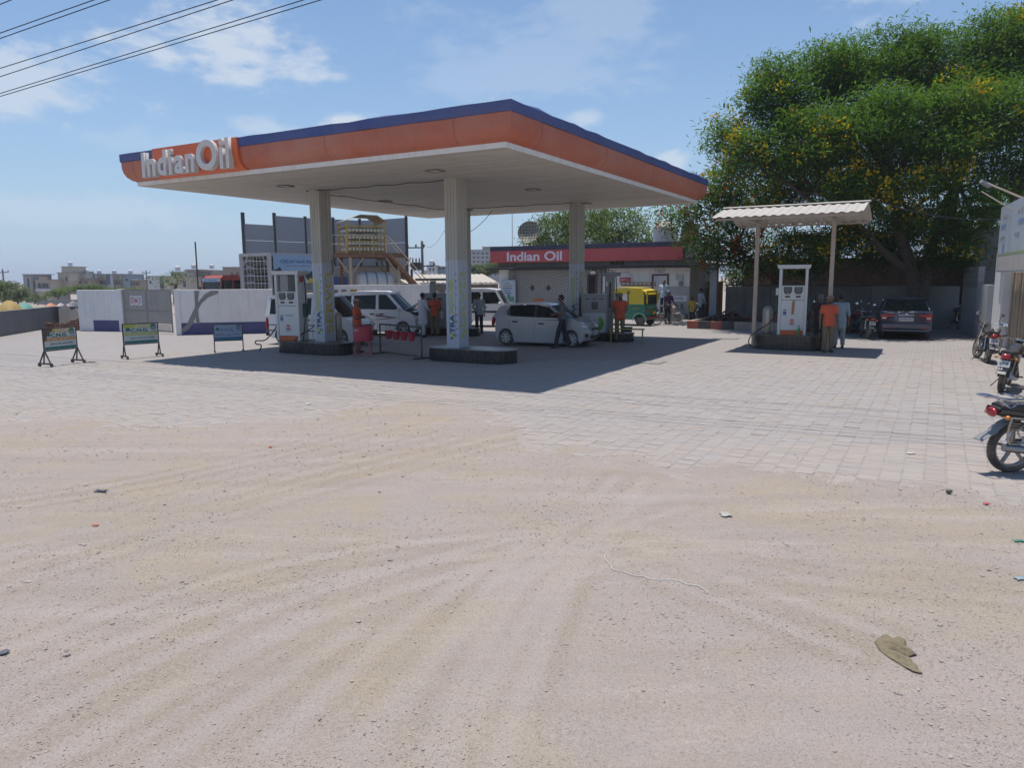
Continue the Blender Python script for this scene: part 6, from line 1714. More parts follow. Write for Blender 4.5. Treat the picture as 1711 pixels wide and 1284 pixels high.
M_SCREEN = mat('lcd_dark', (.05, .065, .06), .2, var=.2); M_LCD = mat('lcd_grey', (.14, .17, .155), .3, var=.1); M_HOSE = mat('hose_black', (.015, .015, .015), .5, dust=.08)
def dispenser(loc, ang, label, extras):
    t = thing('fuel_dispenser', label, 'fuel dispenser', loc, ang, 'white fuel dispensers')
    W, D = .80, .50
    mb = MB(); mb.box((0, 0, .07), (W-.12, D-.06, .14)); mb.build('orange_base', M_DORANGE, t)
    mb = MB(); mb.box((0, 0, .62), (W-.13, D-.04, .94)); mb.build('lower_cabinet', M_DISP, t, bevel=.008)
    mb = MB(); mb.box((0, 0, 1.075), (W-.14, D-.05, .035)); mb.build('dark_gap', M_TRIMK, t)
    mb = MB(); mb.box((0, 0, 1.32), (W-.13, D-.02, .44)); mb.build('display_head', M_DISP, t, bevel=.01)
    for x in (-W/2+.02, W/2-.02):
        mb = MB(); mb.box((x, 0, 1.03), (.085, D, 2.06)); mb.build('side_upright', M_DISP, t, bevel=.01)
    mb = MB(); mb.prism([(-W/2-.06, 2.06), (W/2+.06, 2.06), (W/2+.10, 2.18), (-W/2-.10, 2.18)], -D/2-.04, D/2+.04, ((0, 0, 0), (1, 0, 0), (0, 0, 1), (0, 1, 0))); mb.build('top_cap', M_DISP, t, bevel=.006)
    for x in (-.155, .155):
        mb = MB(); mb.prism([(x-.12, 1.50), (x+.12, 1.50), (x+.12, 1.36), (x+.075, 1.28), (x-.075, 1.28), (x-.12, 1.36)], .24, .255, ((0, 0, 0), (1, 0, 0), (0, 0, 1), (0, -1, 0))); s = mb.build('display', M_SCREEN, t)
        for z in (1.46, 1.40, 1.335):
            q = MB(); q.box((x, -.258, z), (.18 - (.05 if z < 1.36 else 0), .006, .035)); q.build('readout', M_LCD, s)
        mb = MB(); mb.box((x, -.245, 1.20), (.14, .02, .055)); mb.build('key_strip', M_SCREEN, t)
    # round oil-company emblem
    Mx = Matrix(((1, 0, 0), (0, 0, 1), (0, -1, 0))).transposed()
    mb = MB(); mb.lathe([(.001, 0), (.072, 0), (.072, .008), (.001, .008)], 20, (0, -.233, .43), Mx); e = mb.build('emblem', mat('emblem_orange', (.55, .07, .03), .5), t)
    q = MB(); q.box((0, -.242, .43), (.15, .006, .03)); q.build('emblem_bar', M_PAPER, e)
    q = MB(); q.box((0, -.235, .33), (.16, .006, .018)); q.build('emblem_caption', M_INKD, e)
    mb = MB(); mb.box((-.22, -.235, .70), (.14, .006, .24)); s = mb.build('sticker', M_PAPER, t)
    for z in (.78, .70, .64):
        q = MB(); q.box((-.22, -.239, z), (.09, .004, .03 if z != .7 else .07)); q.build('print', M_INKB, s)
    if extras == 'shelter':
        mb = MB(); mb.box((.02, -.24, .86), (.075, .012, .42), M=Matrix.Rotation(.05, 3, 'Y')); mb.build('tape_strip', mat('brown_tape', (.40, .20, .06), .6, var=.2), t)
        mb = MB(); mb.box((0, -.235, .83), (.36, .008, .07)); mb.build('name_strip', M_PAPER, t)
        mb = MB(); mb.box((-W/2-.06, -.05, 1.35), (.10, .2, .22)); mb.build('nozzle_boot', M_DISP, t, bevel=.01)
    else:
        mb = MB(); mb.box((.06, -.235, .82), (.24, .008, .07)); s = mb.build('name_strip', M_PAPER, t); q = MB(); q.box((.06, -.24, .79), (.24, .004, .018)); q.build('print', M_INKB, s)
        mb = MB(); mb.box((-.1, 0, 1.80), (.28, D-.1, .5)); mb.build('rear_panel', M_DISPG, t)
    # hoses: down from the head to the ground and back to the nozzle
    mb = MB(); mb.tube([(W/2+.05, .05, 2.02), (W/2+.10, .05, 1.6), (W/2+.11, .02, .9), (W/2+.08, -.1, .2), (W/2+.12, -.25, -.15), (W/2+.16, -.3, -.36)], .016, 7); mb.build('hose', M_HOSE, t)
    if extras == 'shelter':
        mb = MB(); mb.tube([(-W/2-.06, .1, .80), (-W/2-.22, -.05, .40), (-W/2-.55, -.2, .16), (-W/2-.80, -.25, -.05), (-W/2-.86, -.25, -.28), (-W/2-.70, -.25, -.42), (-W/2-.42, -.25, -.45)], .018, 7); mb.build('hose', M_HOSE, t)
        mb = MB(); mb.tube([(W/2+.10, 0, 1.95), (W/2+.2, 0, 1.4), (W/2+.3, 0, .9), (W/2+.34, 0, .75)], .018, 7); mb.build('hose', M_HOSE, t)
    else:
        mb = MB(); mb.tube([(W/2+.55, .1, .72), (W/2+.35, 0, .42), (W/2+.05, -.2, .2), (W/2-.15, -.32, -.02), (W/2-.16, -.42, -.3), (W/2, -.45, -.34), (W/2+.12, -.44, -.28)], .016, 7); mb.build('hose', M_HOSE, t)
        mb = MB(); mb.tube([(-W/2-.03, -.1, .55), (-W/2-.25, -.2, .2), (-W/2-.45, -.3, .0), (-W/2-.72, -.38, -.02), (-W/2-.70, -.4, -.12), (-W/2-.52, -.4, -.15), (-W/2-.58, -.4, -.34)], .02, 7); mb.build('hose', M_HOSE, t)
        mb = MB(); mb.box((W/2+.06, -.1, 1.92), (.08, .1, .18)); mb.build('nozzle', mat('nozzle_red', (.30, .05, .04), .5), t, bevel=.01)
    for sx in (1,) if extras != 'shelter' else (1, -1):
        mb = MB(); mb.box((sx*(W/2+.08), .05, .95), (.1, .16, .42)); mb.build('nozzle_holster', mat('holster_green', (.02, .08, .05), .5), t, bevel=.02)
    return t
dispenser(iL + LV*.95 + UP*.37, E_ANG + .2, 'white fuel dispenser beside the canopy column on the near island', 'canopy')
dispenser(iS - UP*0 + UP*.46 + EV*.08, E_ANG + .14, 'white fuel dispenser with brown tape under the gabled shelter', 'shelter')
# compressed-gas dispensers
def gas_dispenser(loc, ang, label, logo):
    t = thing('gas_dispenser', label, 'gas dispenser', loc, ang, 'grey gas dispensers')
    W, D, H = .95, .5, 1.35
    mb = MB(); mb.box((0, 0, H/2), (W, D, H)); mb.build('cabinet', M_DISPG, t, bevel=.012)
    mb = MB(); mb.box((0, 0, H+.02), (W+.06, D+.06, .04)); mb.build('cabinet_lid', M_DISPG, t)
    if logo:
        mb = MB(); mb.box((.50, .02, 1.02), (.28, .32, 2.04)); mb.build('mast', mat('mast_grey', (.24, .24, .235), .5, var=.1), t, bevel=.01)
        mb = MB(); mb.box((.57, .02, 2.10), (.62, .34, .14)); mb.build('mast_head', mat('mast_grey', (.24, .24, .235)), t, bevel=.01)
        mb = MB(); mb.box((.43, -.15, 1.75), (.07, .01, .16)); mb.build('label_plate', M_PAPER, t); mb = MB(); mb.box((.55, -.148, 1.35), (.05, .008, .9)); mb.build('dark_strip', M_TRIMK, t)
        mb = MB(); mb.box((0, -.255, .36), (.82, .012, .70)); p = mb.build('logo_panel', mat('logo_pale', (.50, .54, .56), .5), t)
        LG = mat('logo_green', (.16, .36, .05), .5)
        # two cupped leaves round a flame
        for sg in (1, -1):
            pts = [(sg*.04, .05)] + [(sg*(.36*math.cos(a)), .34 + .31*math.sin(a)) for a in np.linspace(-1.35, .95, 10)] + [(sg*(.18*math.cos(a) + .01), .34 + .20*math.sin(a)) for a in np.linspace(.9, -1.2, 8)]
            q = MB(); q.prism(pts, .262, .267, ((0, 0, 0), (1, 0, 0), (0, 0, 1), (0, -1, 0))); q.build('leaf_mark', LG, p)
        q = MB(); q.prism([(-.03, .40), (0, .50), (.03, .40), (0, .36)], .268, .272, ((0, 0, 0), (1, 0, 0), (0, 0, 1), (0, -1, 0))); q.build('flame_mark', M_AMBER, p)
        q = MB(); q.box((0, -.27, .2), (.02, .006, .30)); q.build('stem_mark', M_PAPER, p)
        mb = MB(); mb.box((.02, -.256, .98), (.22, .012, .26)); mb.build('display', M_SCREEN, t)
        for x in (-.25, 0, .25):
            mb = MB(); mb.box((x, -.253, 1.22), (.14, .008, .03)); mb.build('vent_slot', M_TRIMK, t)
        mb = MB(); mb.tube([(-.5, -.1, 1.25), (-.52, -.3, .95), (-.48, -.42, .8), (-.42, -.42, .55), (-.38, -.3, .3)], .016, 6); mb.build('hose', M_HOSE, t)
        mb = MB(); mb.tube([(.74, -.05, 2.05), (.78, -.1, 1.5), (.82, -.2, 1.1), (.88, -.25, .4), (.90, -.25, .02)], .018, 6); mb.build('hose', M_HOSE, t)
        mb = MB(); mb.tube([(.70, -.05, 2.05), (.70, -.1, 1.5), (.78, -.1, 1.3)], .014, 6); mb.build('hose', M_HOSE, t)
    else:
        mb = MB(); mb.box((-.15, .05, 1.62), (.2, .2, .52)); mb.build('mast', M_DISPG, t)
        mb = MB(); mb.box((-.05, .05, 1.94), (1.55, .55, .10)); mb.build('mast_roof', M_CEM, t, bevel=.01)
        for x in (-.25, .22):
            mb = MB(); mb.box((x, -.256, 1.15), (.18, .012, .08)); mb.build('display', M_SCREEN, t)
        mb = MB(); mb.box((-.48, -.2, 1.3), (.08, .08, .12)); mb.build('nozzle', M_TRIMK, t)
        mb = MB(); mb.box((.3, -.256, .5), (.12, .008, .3)); mb.build('sticker', M_PAPER, t)
        mb = MB(); mb.tube([(-.48, -.2, 1.3), (-.6, -.35, .9), (-.75, -.5, .7), (-.9, -.6, .8)], .016, 6); mb.build('hose', M_HOSE, t)
    return t
gas_dispenser(V2(3.05, 27.05, .30), E_ANG + .25, 'grey gas dispenser with green leaf logo and tall mast', True)
gas_dispenser(V2(-3.1, 30.75, .30), E_ANG + .3, 'plain grey gas dispenser with a flat roof by the open-bonnet van', False)
# cylinders, extinguisher, drum, buckets, bench, bin
M_ALU = mat('bare_aluminium', (.44, .40, .36), .42, metal=.5, var=.12, scale=4, dust=.25)
def cylinder(loc, h, r, label):
    t = thing('gas_cylinder', label, 'gas cylinder', loc, 0, 'tall silver cylinders on the islands')
    mb = MB(); mb.lathe([(r*.9, 0), (r, .03), (r, h*.86), (r*.93, h*.91), (r*.7, h*.96), (r*.3, h*.99), (.02, h)], 20); mb.build('vessel', M_ALU, t)
    mb = MB(); mb.tube([(r*.72*math.cos(a), 0, h*.93 + r*.55*math.sin(a)) for a in np.linspace(0, math.pi, 9)], .014, 6); mb.build('carry_handle', M_ALU, t)
cylinder(G(565, 567.5, .37), .84, .145, 'silver cylinder beside the canopy column on the near island')
cylinder(G(1281.5, 557.5, .46), .86, .155, 'silver cylinder beside the dispenser under the gabled shelter')
t = thing('fire_extinguisher', 'orange fire extinguisher against the canopy column', 'extinguisher', G(546, 566, .37))
mb = MB(); mb.lathe([(.10, 0), (.105, .03), (.105, .40), (.07, .47), (.03, .5)], 16); mb.build('vessel', mat('extinguisher_orange', (.45, .09, .04), .45, dust=.15), t)
mb = MB(); mb.box((0, 0, .53), (.05, .14, .05)); mb.build('valve', M_TRIMK, t); mb = MB(); mb.tube([(.03, 0, .5), (.13, 0, .45), (.14, 0, .15)], .012, 6); mb.build('hose', M_HOSE, t)
M_REDP = mat('fire_red', (.40, .03, .05), .5, var=.12, scale=5, dust=.12)
t = thing('sand_drum', 'red ribbed half drum on a pink pipe stand', 'drum', G(608, 596))
mb = MB(); mb.lathe([(.28, .46)] + [(.285 + (.008 if i % 2 else 0), .47 + i*.032) for i in range(8)] + [(.285, .74), (.292, .75), (.285, .77), (.285, .885), (.295, .895), (.28, .90), (.27, .88), (.27, .5)], 26); mb.build('drum_shell', M_REDP, t)
mb = MB(); mb.lathe([(.001, .80), (.27, .80)], 20); mb.build('sand', mat('sand', (.4, .32, .22), .95), t)
for k in range(4):
    a = math.pi/4 + k*math.pi/2; mb = MB(); mb.cone((.29*math.cos(a), .29*math.sin(a), 0), (.27*math.cos(a), .27*math.sin(a), .50), .016, .016, 7); mb.build('leg', mat('stand_pink', (.36, .10, .12), .6, var=.2, dust=.2), t)
mb = MB(); mb.tube([(.28*math.cos(a), .28*math.sin(a), .08) for a in (math.pi/4, 3*math.pi/4, 5*math.pi/4, 7*math.pi/4)], .012, 6, closed=True); mb.build('stand_ring', mat('stand_pink', (.36, .10, .12)), t)
lettering('lettering', 'SAND', M_PAPER, t, (-.14, -.262, .80), Vector((.85, -.5, 0)).normalized(), UP, width=.16, height=.06, off=.012)
s0_, s1_ = G(636, 591), G(705, 600)
t = thing('bucket_stand', 'dark pipe stand for hanging fire buckets', 'stand', (s0_+s1_)/2)
bd = (s1_-s0_).normalized(); bn_ = Vector((-bd.y, bd.x, 0))
for p in (s0_, s1_):
    mb = MB(); mb.bar(p, p + UP*.93, .045); wc(mb.build('post', M_STEELD), t); mb = MB(); mb.bar(p - bn_*.3 + UP*.02, p + bn_*.3 + UP*.02, .045); wc(mb.build('foot', M_STEELD), t)
mb = MB(); mb.bar(s0_ + UP*.91, s1_ + UP*.91, .045); wc(mb.build('top_rail', M_STEELD), t); mb = MB(); mb.bar(s0_ + UP*.06, s1_ + UP*.06, .03); wc(mb.build('bottom_rail', M_STEELD), t)
bl = (s1_-s0_).length
order = ['first', 'second', 'third', 'fourth']
for k in range(4):
    p = s0_ + bd*(bl*(.22 + k*.185)); 
    t = thing('fire_bucket', 'red fire bucket on the pipe rail, %s from the sand drum' % order[k], 'bucket', p + UP*.48, 0, 'red fire buckets on the pipe stand')
    mb = MB(); mb.lathe([(.075, 0), (.125, .24), (.132, .245), (.125, .25), (.115, .24), (.07, .02), (.001, .02)], 18); mb.build('pail', M_REDP, t)
    mb = MB(); mb.tube([Vector(bd)*(.128*math.cos(a)) + UP*(.245 + .19*math.sin(a)) for a in np.linspace(0, math.pi, 9)], .006, 5); mb.build('handle', M_STEELD, t)
    mb = MB(); mb.tube([UP*.43, UP*.46 + bn_*.02, UP*.45], .008, 5); mb.build('hook', M_STEELD, t)
t = thing('bench', 'small yellow metal bench behind the attendant', 'bench', G(1047, 572), E_ANG + .35)
M_BENCH = mat('bench_yellow', (.30, .27, .05), .6, var=.15, dust=.2)
for k in range(3):
    mb = MB(); mb.box((0, -.13 + k*.13, .46), (1.25, .11, .03)); mb.build('seat_slat', M_BENCH, t)
for x in (-.55, .55):
    for y in (-.15, .15):
        mb = MB(); mb.bar((x, y, 0), (x, y, .45), .05); mb.build('leg', M_BENCH, t)
t = thing('waste_bin', 'dark open bucket beside the yellow bench', 'bin', G(1047, 568) + V2(.1, .5))
mb = MB(); mb.lathe([(.15, 0), (.19, .42), (.20, .43), (.18, .42), (.14, .02), (.001, .02)], 18); mb.build('pail', mat('bin_dark', (.05, .05, .055), .6, dust=.15), t); mb = MB(); mb.lathe([(.192, .41), (.206, .415), (.206, .435), (.192, .44)], 18); mb.build('rim_band', M_TRIMK, t)
t = thing('bottle', 'green plastic bottle standing at the foot of the sheltered dispenser', 'bottle', iS + UP*.46 - RV*.36 + EV*.35)
mb = MB(); mb.lathe([(.036, 0), (.038, .02), (.038, .17), (.028, .22), (.013, .26), (.013, .30)], 14); mb.build('body', mat('bottle_green', (.03, .26, .07), .15, var=.1), t); mb = MB(); mb.lathe([(.016, .295), (.016, .32)], 10); mb.build('cap', mat('cap_green', (.02, .16, .05), .4), t)
# manhole covers in the paving
for (u, v, lab) in ((1082, 606, 'round-cornered grey manhole cover near the canopy shadow edge'), (1213, 566, 'small grey manhole cover before the planter kerb')):
    c = G(u, v); t = thing('manhole_cover', lab, 'manhole cover', c + UP*.0, E_ANG, 'manhole covers in the paving')
    mb = MB(); mb.rslab((0, 0, .004), (.9, .62, .012), .04); mb.build('frame', M_CEMD, t); mb = MB(); mb.rslab((0, 0, .011), (.78, .5, .01), .03); mb.build('lid', M_CEM, t)

# ------------------------------------------------------------------ roadside gas signs
M_SGN = mat('sign_white', (.50, .56, .58), .5, var=.06, dust=.12); M_SGNB = mat('sign_board_blue', (.32, .40, .50), .5, var=.06, dust=.12); M_SLM = mat('sign_lime', (.42, .47, .09), .5, var=.08, dust=.1); M_SOR = mat('sign_orange', (.50, .25, .06), .5, var=.1, dust=.1); M_STEAL = mat('sign_teal', (.03, .16, .15), .5, var=.08); M_FRB = mat('sign_frame', (.07, .055, .05), .7, var=.2, dust=.2)
def gas_sign(pl, pr, kind, label):
    pl, pr = Vector(pl), Vector(pr); d = (pr-pl).normalized(); L = (pr-pl).length
    if kind == 2: L = .86
    else: L = max(L, 1.0)
    t = thing('gas_sign', label, 'sign', (pl+pr)/2, math.atan2(d.y, d.x), 'C.N.G. notice signs at the entrance')
    z0, z1 = (.42, 1.02) if kind < 2 else (.36, .88)
    base = M_SGN if kind < 2 else M_SGNB
    mb = MB(); mb.box((0, 0, (z0+z1)/2), (L-.02, .02, z1-z0)); b = mb.build('board', base, t)
    H = z1-z0
    def strip(a0, a1, f0, f1, m_, nm='print'):
        q = MB(); q.box(((a0+a1)/2*L, -.0115, z0 + (f0+f1)/2*H), ((a1-a0)*L, .003, (f1-f0)*H)); return q.build(nm, m_, b)
    if kind < 2:
        strip(-.47, .30, .80, .985, M_SLM if kind else mat('sign_ochre', (.45, .36, .12), .5)); strip(-.47, .47, .42, .57, M_SLM if kind else M_SOR); strip(-.47, .47, .04, .17, M_STEAL)
        lettering('lettering', 'STOP', M_PAPER, b, (.06*L, -.013, z0 + .89*H), (1, 0, 0), UP, width=.40*L, height=.13*H, bold=.03, off=.003)
        lettering('lettering', 'C.N.G.', M_INKG, b, (-.03*L, -.011, z0 + .68*H), (1, 0, 0), UP, width=.50*L, height=.17*H, bold=.035, off=.003)
        lettering('lettering', 'ગેસ રીફીલ માટે ઊભા રહો', M_PAPER, b, (0, -.013, z0 + .495*H), (1, 0, 0), UP, width=.80*L, height=.10*H, bold=.01, off=.003)
        lettering('lettering', 'ગુજરાત ગેસ કંપની લિમિટેડ', M_INKG, b, (.04*L, -.011, z0 + .29*H), (1, 0, 0), UP, width=.72*L, height=.12*H, bold=.01, off=.003)
    else:
        strip(-.47, .47, .03, .22, mat('sign_blue', (.05, .16, .27), .5))
        lettering('lettering', 'C.N.G.', mat('ink_bluesign', (.05, .17, .32), .5), b, (-.03*L, -.011, z0 + .67*H), (1, 0, 0), UP, width=.46*L, height=.17*H, bold=.02, off=.003)
        lettering('lettering', 'ગુજરાત', M_INKG, b, (-.28*L, -.011, z0 + .36*H), (1, 0, 0), UP, width=.32*L, height=.14*H, bold=.01, off=.003)
        strip(-.08, .10, .33, .36, M_INKB); strip(.16, .38, .38, .41, M_INKB)
    # car emblem block at the upper right and vehicle mark at the left
    q = MB(); q.prism([(.29*L, z0+.72*H), (.44*L, z0+.72*H), (.44*L, z0+.84*H), (.41*L, z0+.95*H), (.32*L, z0+.95*H), (.29*L, z0+.84*H)], .012, .016, ((0, 0, 0), (1, 0, 0), (0, 0, 1), (0, -1, 0))); q.build('car_mark', M_STEAL, b)
    q = MB(); q.box((.365*L, -.0175, z0+.80*H), (.10*L, .003, .03*H)); q.build('car_mark_window', M_PAPER, b)
    q = MB(); q.prism([(-.43*L, z0+.64*H), (-.30*L, z0+.64*H), (-.29*L, z0+.74*H), (-.34*L, z0+.83*H), (-.42*L, z0+.80*H)], .012, .015, ((0, 0, 0), (1, 0, 0), (0, 0, 1), (0, -1, 0))); q.build('rickshaw_mark', M_STEAL, b)
    for f in (.66, .61): strip(.30, .45, f-.008, f+.012, M_INKB)
    if kind == 0:
        q = MB(); q.prism([(-.49*L, z1), (-.20*L, z1), (-.26*L, z1-.16*H), (-.38*L, z1-.28*H), (-.44*L, z1-.55*H), (-.49*L, z1-.58*H)], .014, .019, ((0, 0, 0), (1, 0, 0), (0, 0, 1), (0, -1, 0))); q.build('peeled_corner', M_FRB, b)
    mb = MB()
    for x in (-L/2, L/2): mb.bar((x, 0, z0 if kind < 2 else .03), (x, 0, z1), .03)
    for z in (z0, z1): mb.bar((-L/2, 0, z), (L/2, 0, z), .03)
    mb.build('frame', M_FRB, t)
    for x in (-L/2, L/2):
        if kind < 2:
            for dy in ((-.2, .06, .22) if kind == 0 else (-.08, .12)):
                mb = MB(); mb.bar((x, dy, .07), (x, 0, z0+.02), .028); mb.build('leg', M_FRB, t)
            mb = MB(); mb.bar((x, -.24, .08), (x, .26, .08), .04); mb.build('foot', M_FRB, t)
            for dy in (-.22, .22):
                mb = MB(); mb.lathe([(.02, -.02), (.045, -.02), (.045, .02), (.02, .02)], 10, (x, dy, .045), Matrix(((0, 0, 1), (0, 1, 0), (-1, 0, 0)))); mb.build('castor', M_TYRE, t)
        else:
            mb = MB(); mb.bar((x, 0, .02), (x, 0, z0), .03); mb.build('leg', M_FRB, t); mb = MB(); mb.bar((x, -.24, .02), (x, .24, .02), .04); mb.build('foot', M_FRB, t)
gas_sign(G(80, 613), G(128, 607), 0, 'C.N.G. stop sign with a torn dark corner and orange stripe')
gas_sign(G(213, 600), G(263, 596), 1, 'C.N.G. stop sign with lime-yellow stripes and castors')
gas_sign(G(361, 589), G(405, 587), 2, 'smaller pale blue C.N.G. sign on plain legs')

# ------------------------------------------------------------------ motorcycles
M_ENG = mat('engine_alloy', (.16, .16, .16), .45, metal=.5, var=.25, scale=12, dust=.25); M_BFR = mat('bike_frame_black', (.02, .02, .021), .5, dust=.15); M_EXH = mat('exhaust_steel', (.30, .30, .31), .3, metal=.8, var=.15, dust=.12)
def moto_wheel(t, x, r=.305, wd=.085, alloy=True):
    Mx = Matrix(((1, 0, 0), (0, 0, 1), (0, -1, 0))).transposed(); h = wd/2
    mb = MB(); mb.lathe([(r*.76, -h*.6), (r*.86, -h), (r*.95, -h*.8), (r, -h*.3), (r, h*.3), (r*.95, h*.8), (r*.86, h), (r*.76, h*.6), (r*.76, -h*.6)], 32, (x, 0, r), Mx, cap=False)
    nk = 56
    for k in range(nk):                                    # tread blocks
        a = 2*math.pi*k/nk; d = Vector((math.cos(a), 0, math.sin(a))); tt = Vector((-math.sin(a), 0, math.cos(a)))
        for s in (-1, 1): mb.bar(Vector((x, s*h*.25, r)) + d*(r*.998), Vector((x, s*h*.85, r)) + d*(r*.962), .014, .008, upv=tuple(d))
    w = mb.build('wheel', M_TYRE, t)
    mb = MB(); mb.lathe([(r*.70, -h*.55), (r*.77, -h*.62), (r*.77, h*.62), (r*.70, h*.55), (r*.70, -h*.55)], 30, (x, 0, r), Mx, cap=False)
    mb.lathe([(.04, -.05), (.055, -.045), (.055, .045), (.04, .05)], 14, (x, 0, r), Mx)
    for k in range(5 if alloy else 18):
        a = 2*math.pi*k/(5 if alloy else 18) + .4; d = Vector((math.cos(a), 0, math.sin(a)))
        mb.bar(Vector((x, 0, r)) + d*.045, Vector((x, 0, r)) + d*r*.72, .030 if alloy else .005, .035 if alloy else .005, upv=(0, 1, 0))
    mb.build('rim', mat('alloy_grey', (.26, .26, .25), .45, metal=.4, var=.15, dust=.3), w)
    return w
def motorcycle(label, loc, rz, paint, tail='black', rack=False, lean=.10, steer=.25, plate='GJ10', mirrors=True, group='parked motorcycles'):
    t = thing('motorcycle', label, 'motorcycle', loc, rz, group); t.rotation_euler = (lean, 0, rz)
    rxw, fxw = -.62, .64
    P = paint; TL = M_BFR if tail == 'black' else tail
    moto_wheel(t, rxw); 
    fw = moto_wheel(t, fxw, .300, .07)
    mb = MB()                                            # frame tubes
    for y in (-.09, .09):
        mb.tube([(-.80, y, .72), (-.45, y, .66), (-.12, y, .62), (.28, y*.6, .86)], .016, 6); mb.tube([(-.12, y, .62), (-.10, y, .30), (.12, y, .24), (.30, y*.5, .40), (.34, y*.3, .84)], .016, 6); mb.tube([(rxw, y, .305), (-.14, y, .36)], .018, 6)
    mb.build('frame', M_BFR, t)
    for y in (-.11, .11):
        mb = MB(); mb.tube([(rxw+.02, y, .34), (-.48, y, .66)], .028, 8); mb.build('rear_shock', M_CHROME, t)
    mb = MB(); mb.box((.04, 0, .36), (.32, .20, .22)); mb.cone((.12, 0, .40), (.26, 0, .62), .075, .07, 10)
    for k in range(5): mb.lathe([(.095, -.008), (.095, .008)], 10, Vector((.13, 0, .42)).lerp(Vector((.25, 0, .60)), k/5), Euler((0, .57, 0)).to_matrix())
    mb.lathe([(.09, -.13), (.10, -.12), (.10, .12), (.09, .13)], 14, (-.02, 0, .36), Matrix(((1, 0, 0), (0, 0, 1), (0, -1, 0))).transposed())
    mb.build('engine', M_ENG, t)
    mb = MB(); mb.box((rxw*.55, .10, .33), (.50, .03, .09)); mb.build('chain_case', M_BFR, t)
    secs = [(-.10, .74, .10, .07), (-.02, .76, .13, .10), (.10, .79, .145, .12), (.22, .82, .135, .11), (.31, .84, .09, .08), (.35, .85, .04, .04)]
    mb = MB(); n = 14; vs = []
    for x, z, w_, h_ in secs:
        for k in range(n):
            a = 2*math.pi*k/n; vs.append((x, w_*math.copysign(abs(math.cos(a))**.75, math.cos(a)), z + h_*math.copysign(abs(math.sin(a))**.8, math.sin(a))*.95))
    mb.add(vs, [(i*n+k, i*n+(k+1) % n, (i+1)*n+(k+1) % n, (i+1)*n+k) for i in range(len(secs)-1) for k in range(n)], True); mb.add(vs[:n], [tuple(range(n))]); mb.add(vs[-n:], [tuple(range(n))]); mb.build('fuel_tank', P, t)
    secs = [(-.88, .80, .09, .035), (-.80, .80, .12, .05), (-.50, .775, .135, .06), (-.25, .755, .125, .055), (-.08, .77, .09, .05)]
    mb = MB(); vs = []
    for x, z, w_, h_ in secs:
        for k in range(n):
            a = 2*math.pi*k/n; vs.append((x, w_*math.copysign(abs(math.cos(a))**.6, math.cos(a)), z + h_*math.copysign(abs(math.sin(a))**.6, math.sin(a))))
    mb.add(vs, [(i*n+k, i*n+(k+1) % n, (i+1)*n+(k+1) % n, (i+1)*n+k) for i in range(len(secs)-1) for k in range(n)], True); mb.add(vs[:n], [tuple(range(n))]); mb.add(vs[-n:], [tuple(range(n))]); mb.build('seat', mat('seat_vinyl', (.02, .021, .025), .4, var=.15, dust=.12), t)
    for y in (-1, 1):
        mb = MB(); mb.prism([(-.92, .74), (-.60, .70), (-.15, .60), (-.12, .70), (-.5, .73), (-.90, .79)], 0, .02, ((0, y*.11, 0), (1, 0, 0), (0, 0, 1), (0, y, 0))); mb.build('side_panel', P, t, bevel=.006)
    mb = MB(); mb.prism([(-.92, .80), (-.70, .78), (-.70, .66), (-.90, .70)], -.085, .085, ((0, 0, 0), (1, 0, 0), (0, 0, 1), (0, 1, 0))); mb.build('tail_cowl', TL, t, bevel=.02)
    mb = MB(); mb.ell((-.935, 0, .735), (.035, .085, .055), 12, 8); mb.build('tail_lamp', M_TAIL, t)
    mb = MB(); sw = [(rxw + .335*math.cos(a), .305 + .335*math.sin(a)) for a in np.linspace(1.2, 2.55, 9)] + [(-1.0, .44), (-1.06, .40)]
    for (x0, z0), (x1, z1) in zip(sw[:-1], sw[1:]):
        mb.add([(x0, -.075, z0), (x0, .075, z0), (x1, .075, z1), (x1, -.075, z1), (x0, -.075, z0+.008), (x0, .075, z0+.008), (x1, .075, z1+.008), (x1, -.075, z1+.008)], [(0, 1, 2, 3), (7, 6, 5, 4), (1, 5, 6, 2), (3, 7, 4, 0)], True)
    mb.build('rear_mudguard', mat('mudguard_grey', (.20, .205, .21), .45, dust=.2), t)
    if plate:
     mb = MB(); mb.box((-.965, 0, .60), (.01, .20, .13), M=Matrix.Rotation(.35, 3, 'Y')); p = mb.build('number_plate', M_PLATE, t)
     Mr = Matrix.Rotation(.35, 3, 'Y'); lettering('lettering', plate, M_PLINK, p, Vector((-.972, 0, .60)), (0, -1, 0), Mr @ Vector((0, 0, 1)), width=.15, height=.07, bold=.01)
    for y in (-1, 1):
        mb = MB(); mb.ell((-.86, y*.17, .70), (.03, .03, .028), 8, 6); mb.bar((-.86, y*.07, .69), (-.86, y*.15, .70), .012); mb.build('indicator', M_AMBER, t)
    st = Matrix.Rotation(steer, 3, 'Z'); pv_ = Vector((.40, 0, 0))
    def F(x, y, z): return st @ (Vector((x, y, z)) - pv_) + pv_
    fw.matrix_parent_inverse = Matrix.Identity(4); fw.rotation_euler = (0, 0, steer); fw.location = pv_ - st @ pv_
    for y in (-.085, .085):
        mb = MB(); mb.tube([F(fxw, y, .30), F(.47, y, .78), F(.42, y, .93)], .022, 8); mb.build('fork_leg', M_CHROME, t)
    mb = MB(); arc_ = [(fxw + .335*math.cos(a), .30 + .335*math.sin(a)) for a in np.linspace(.7, 2.5, 9)]
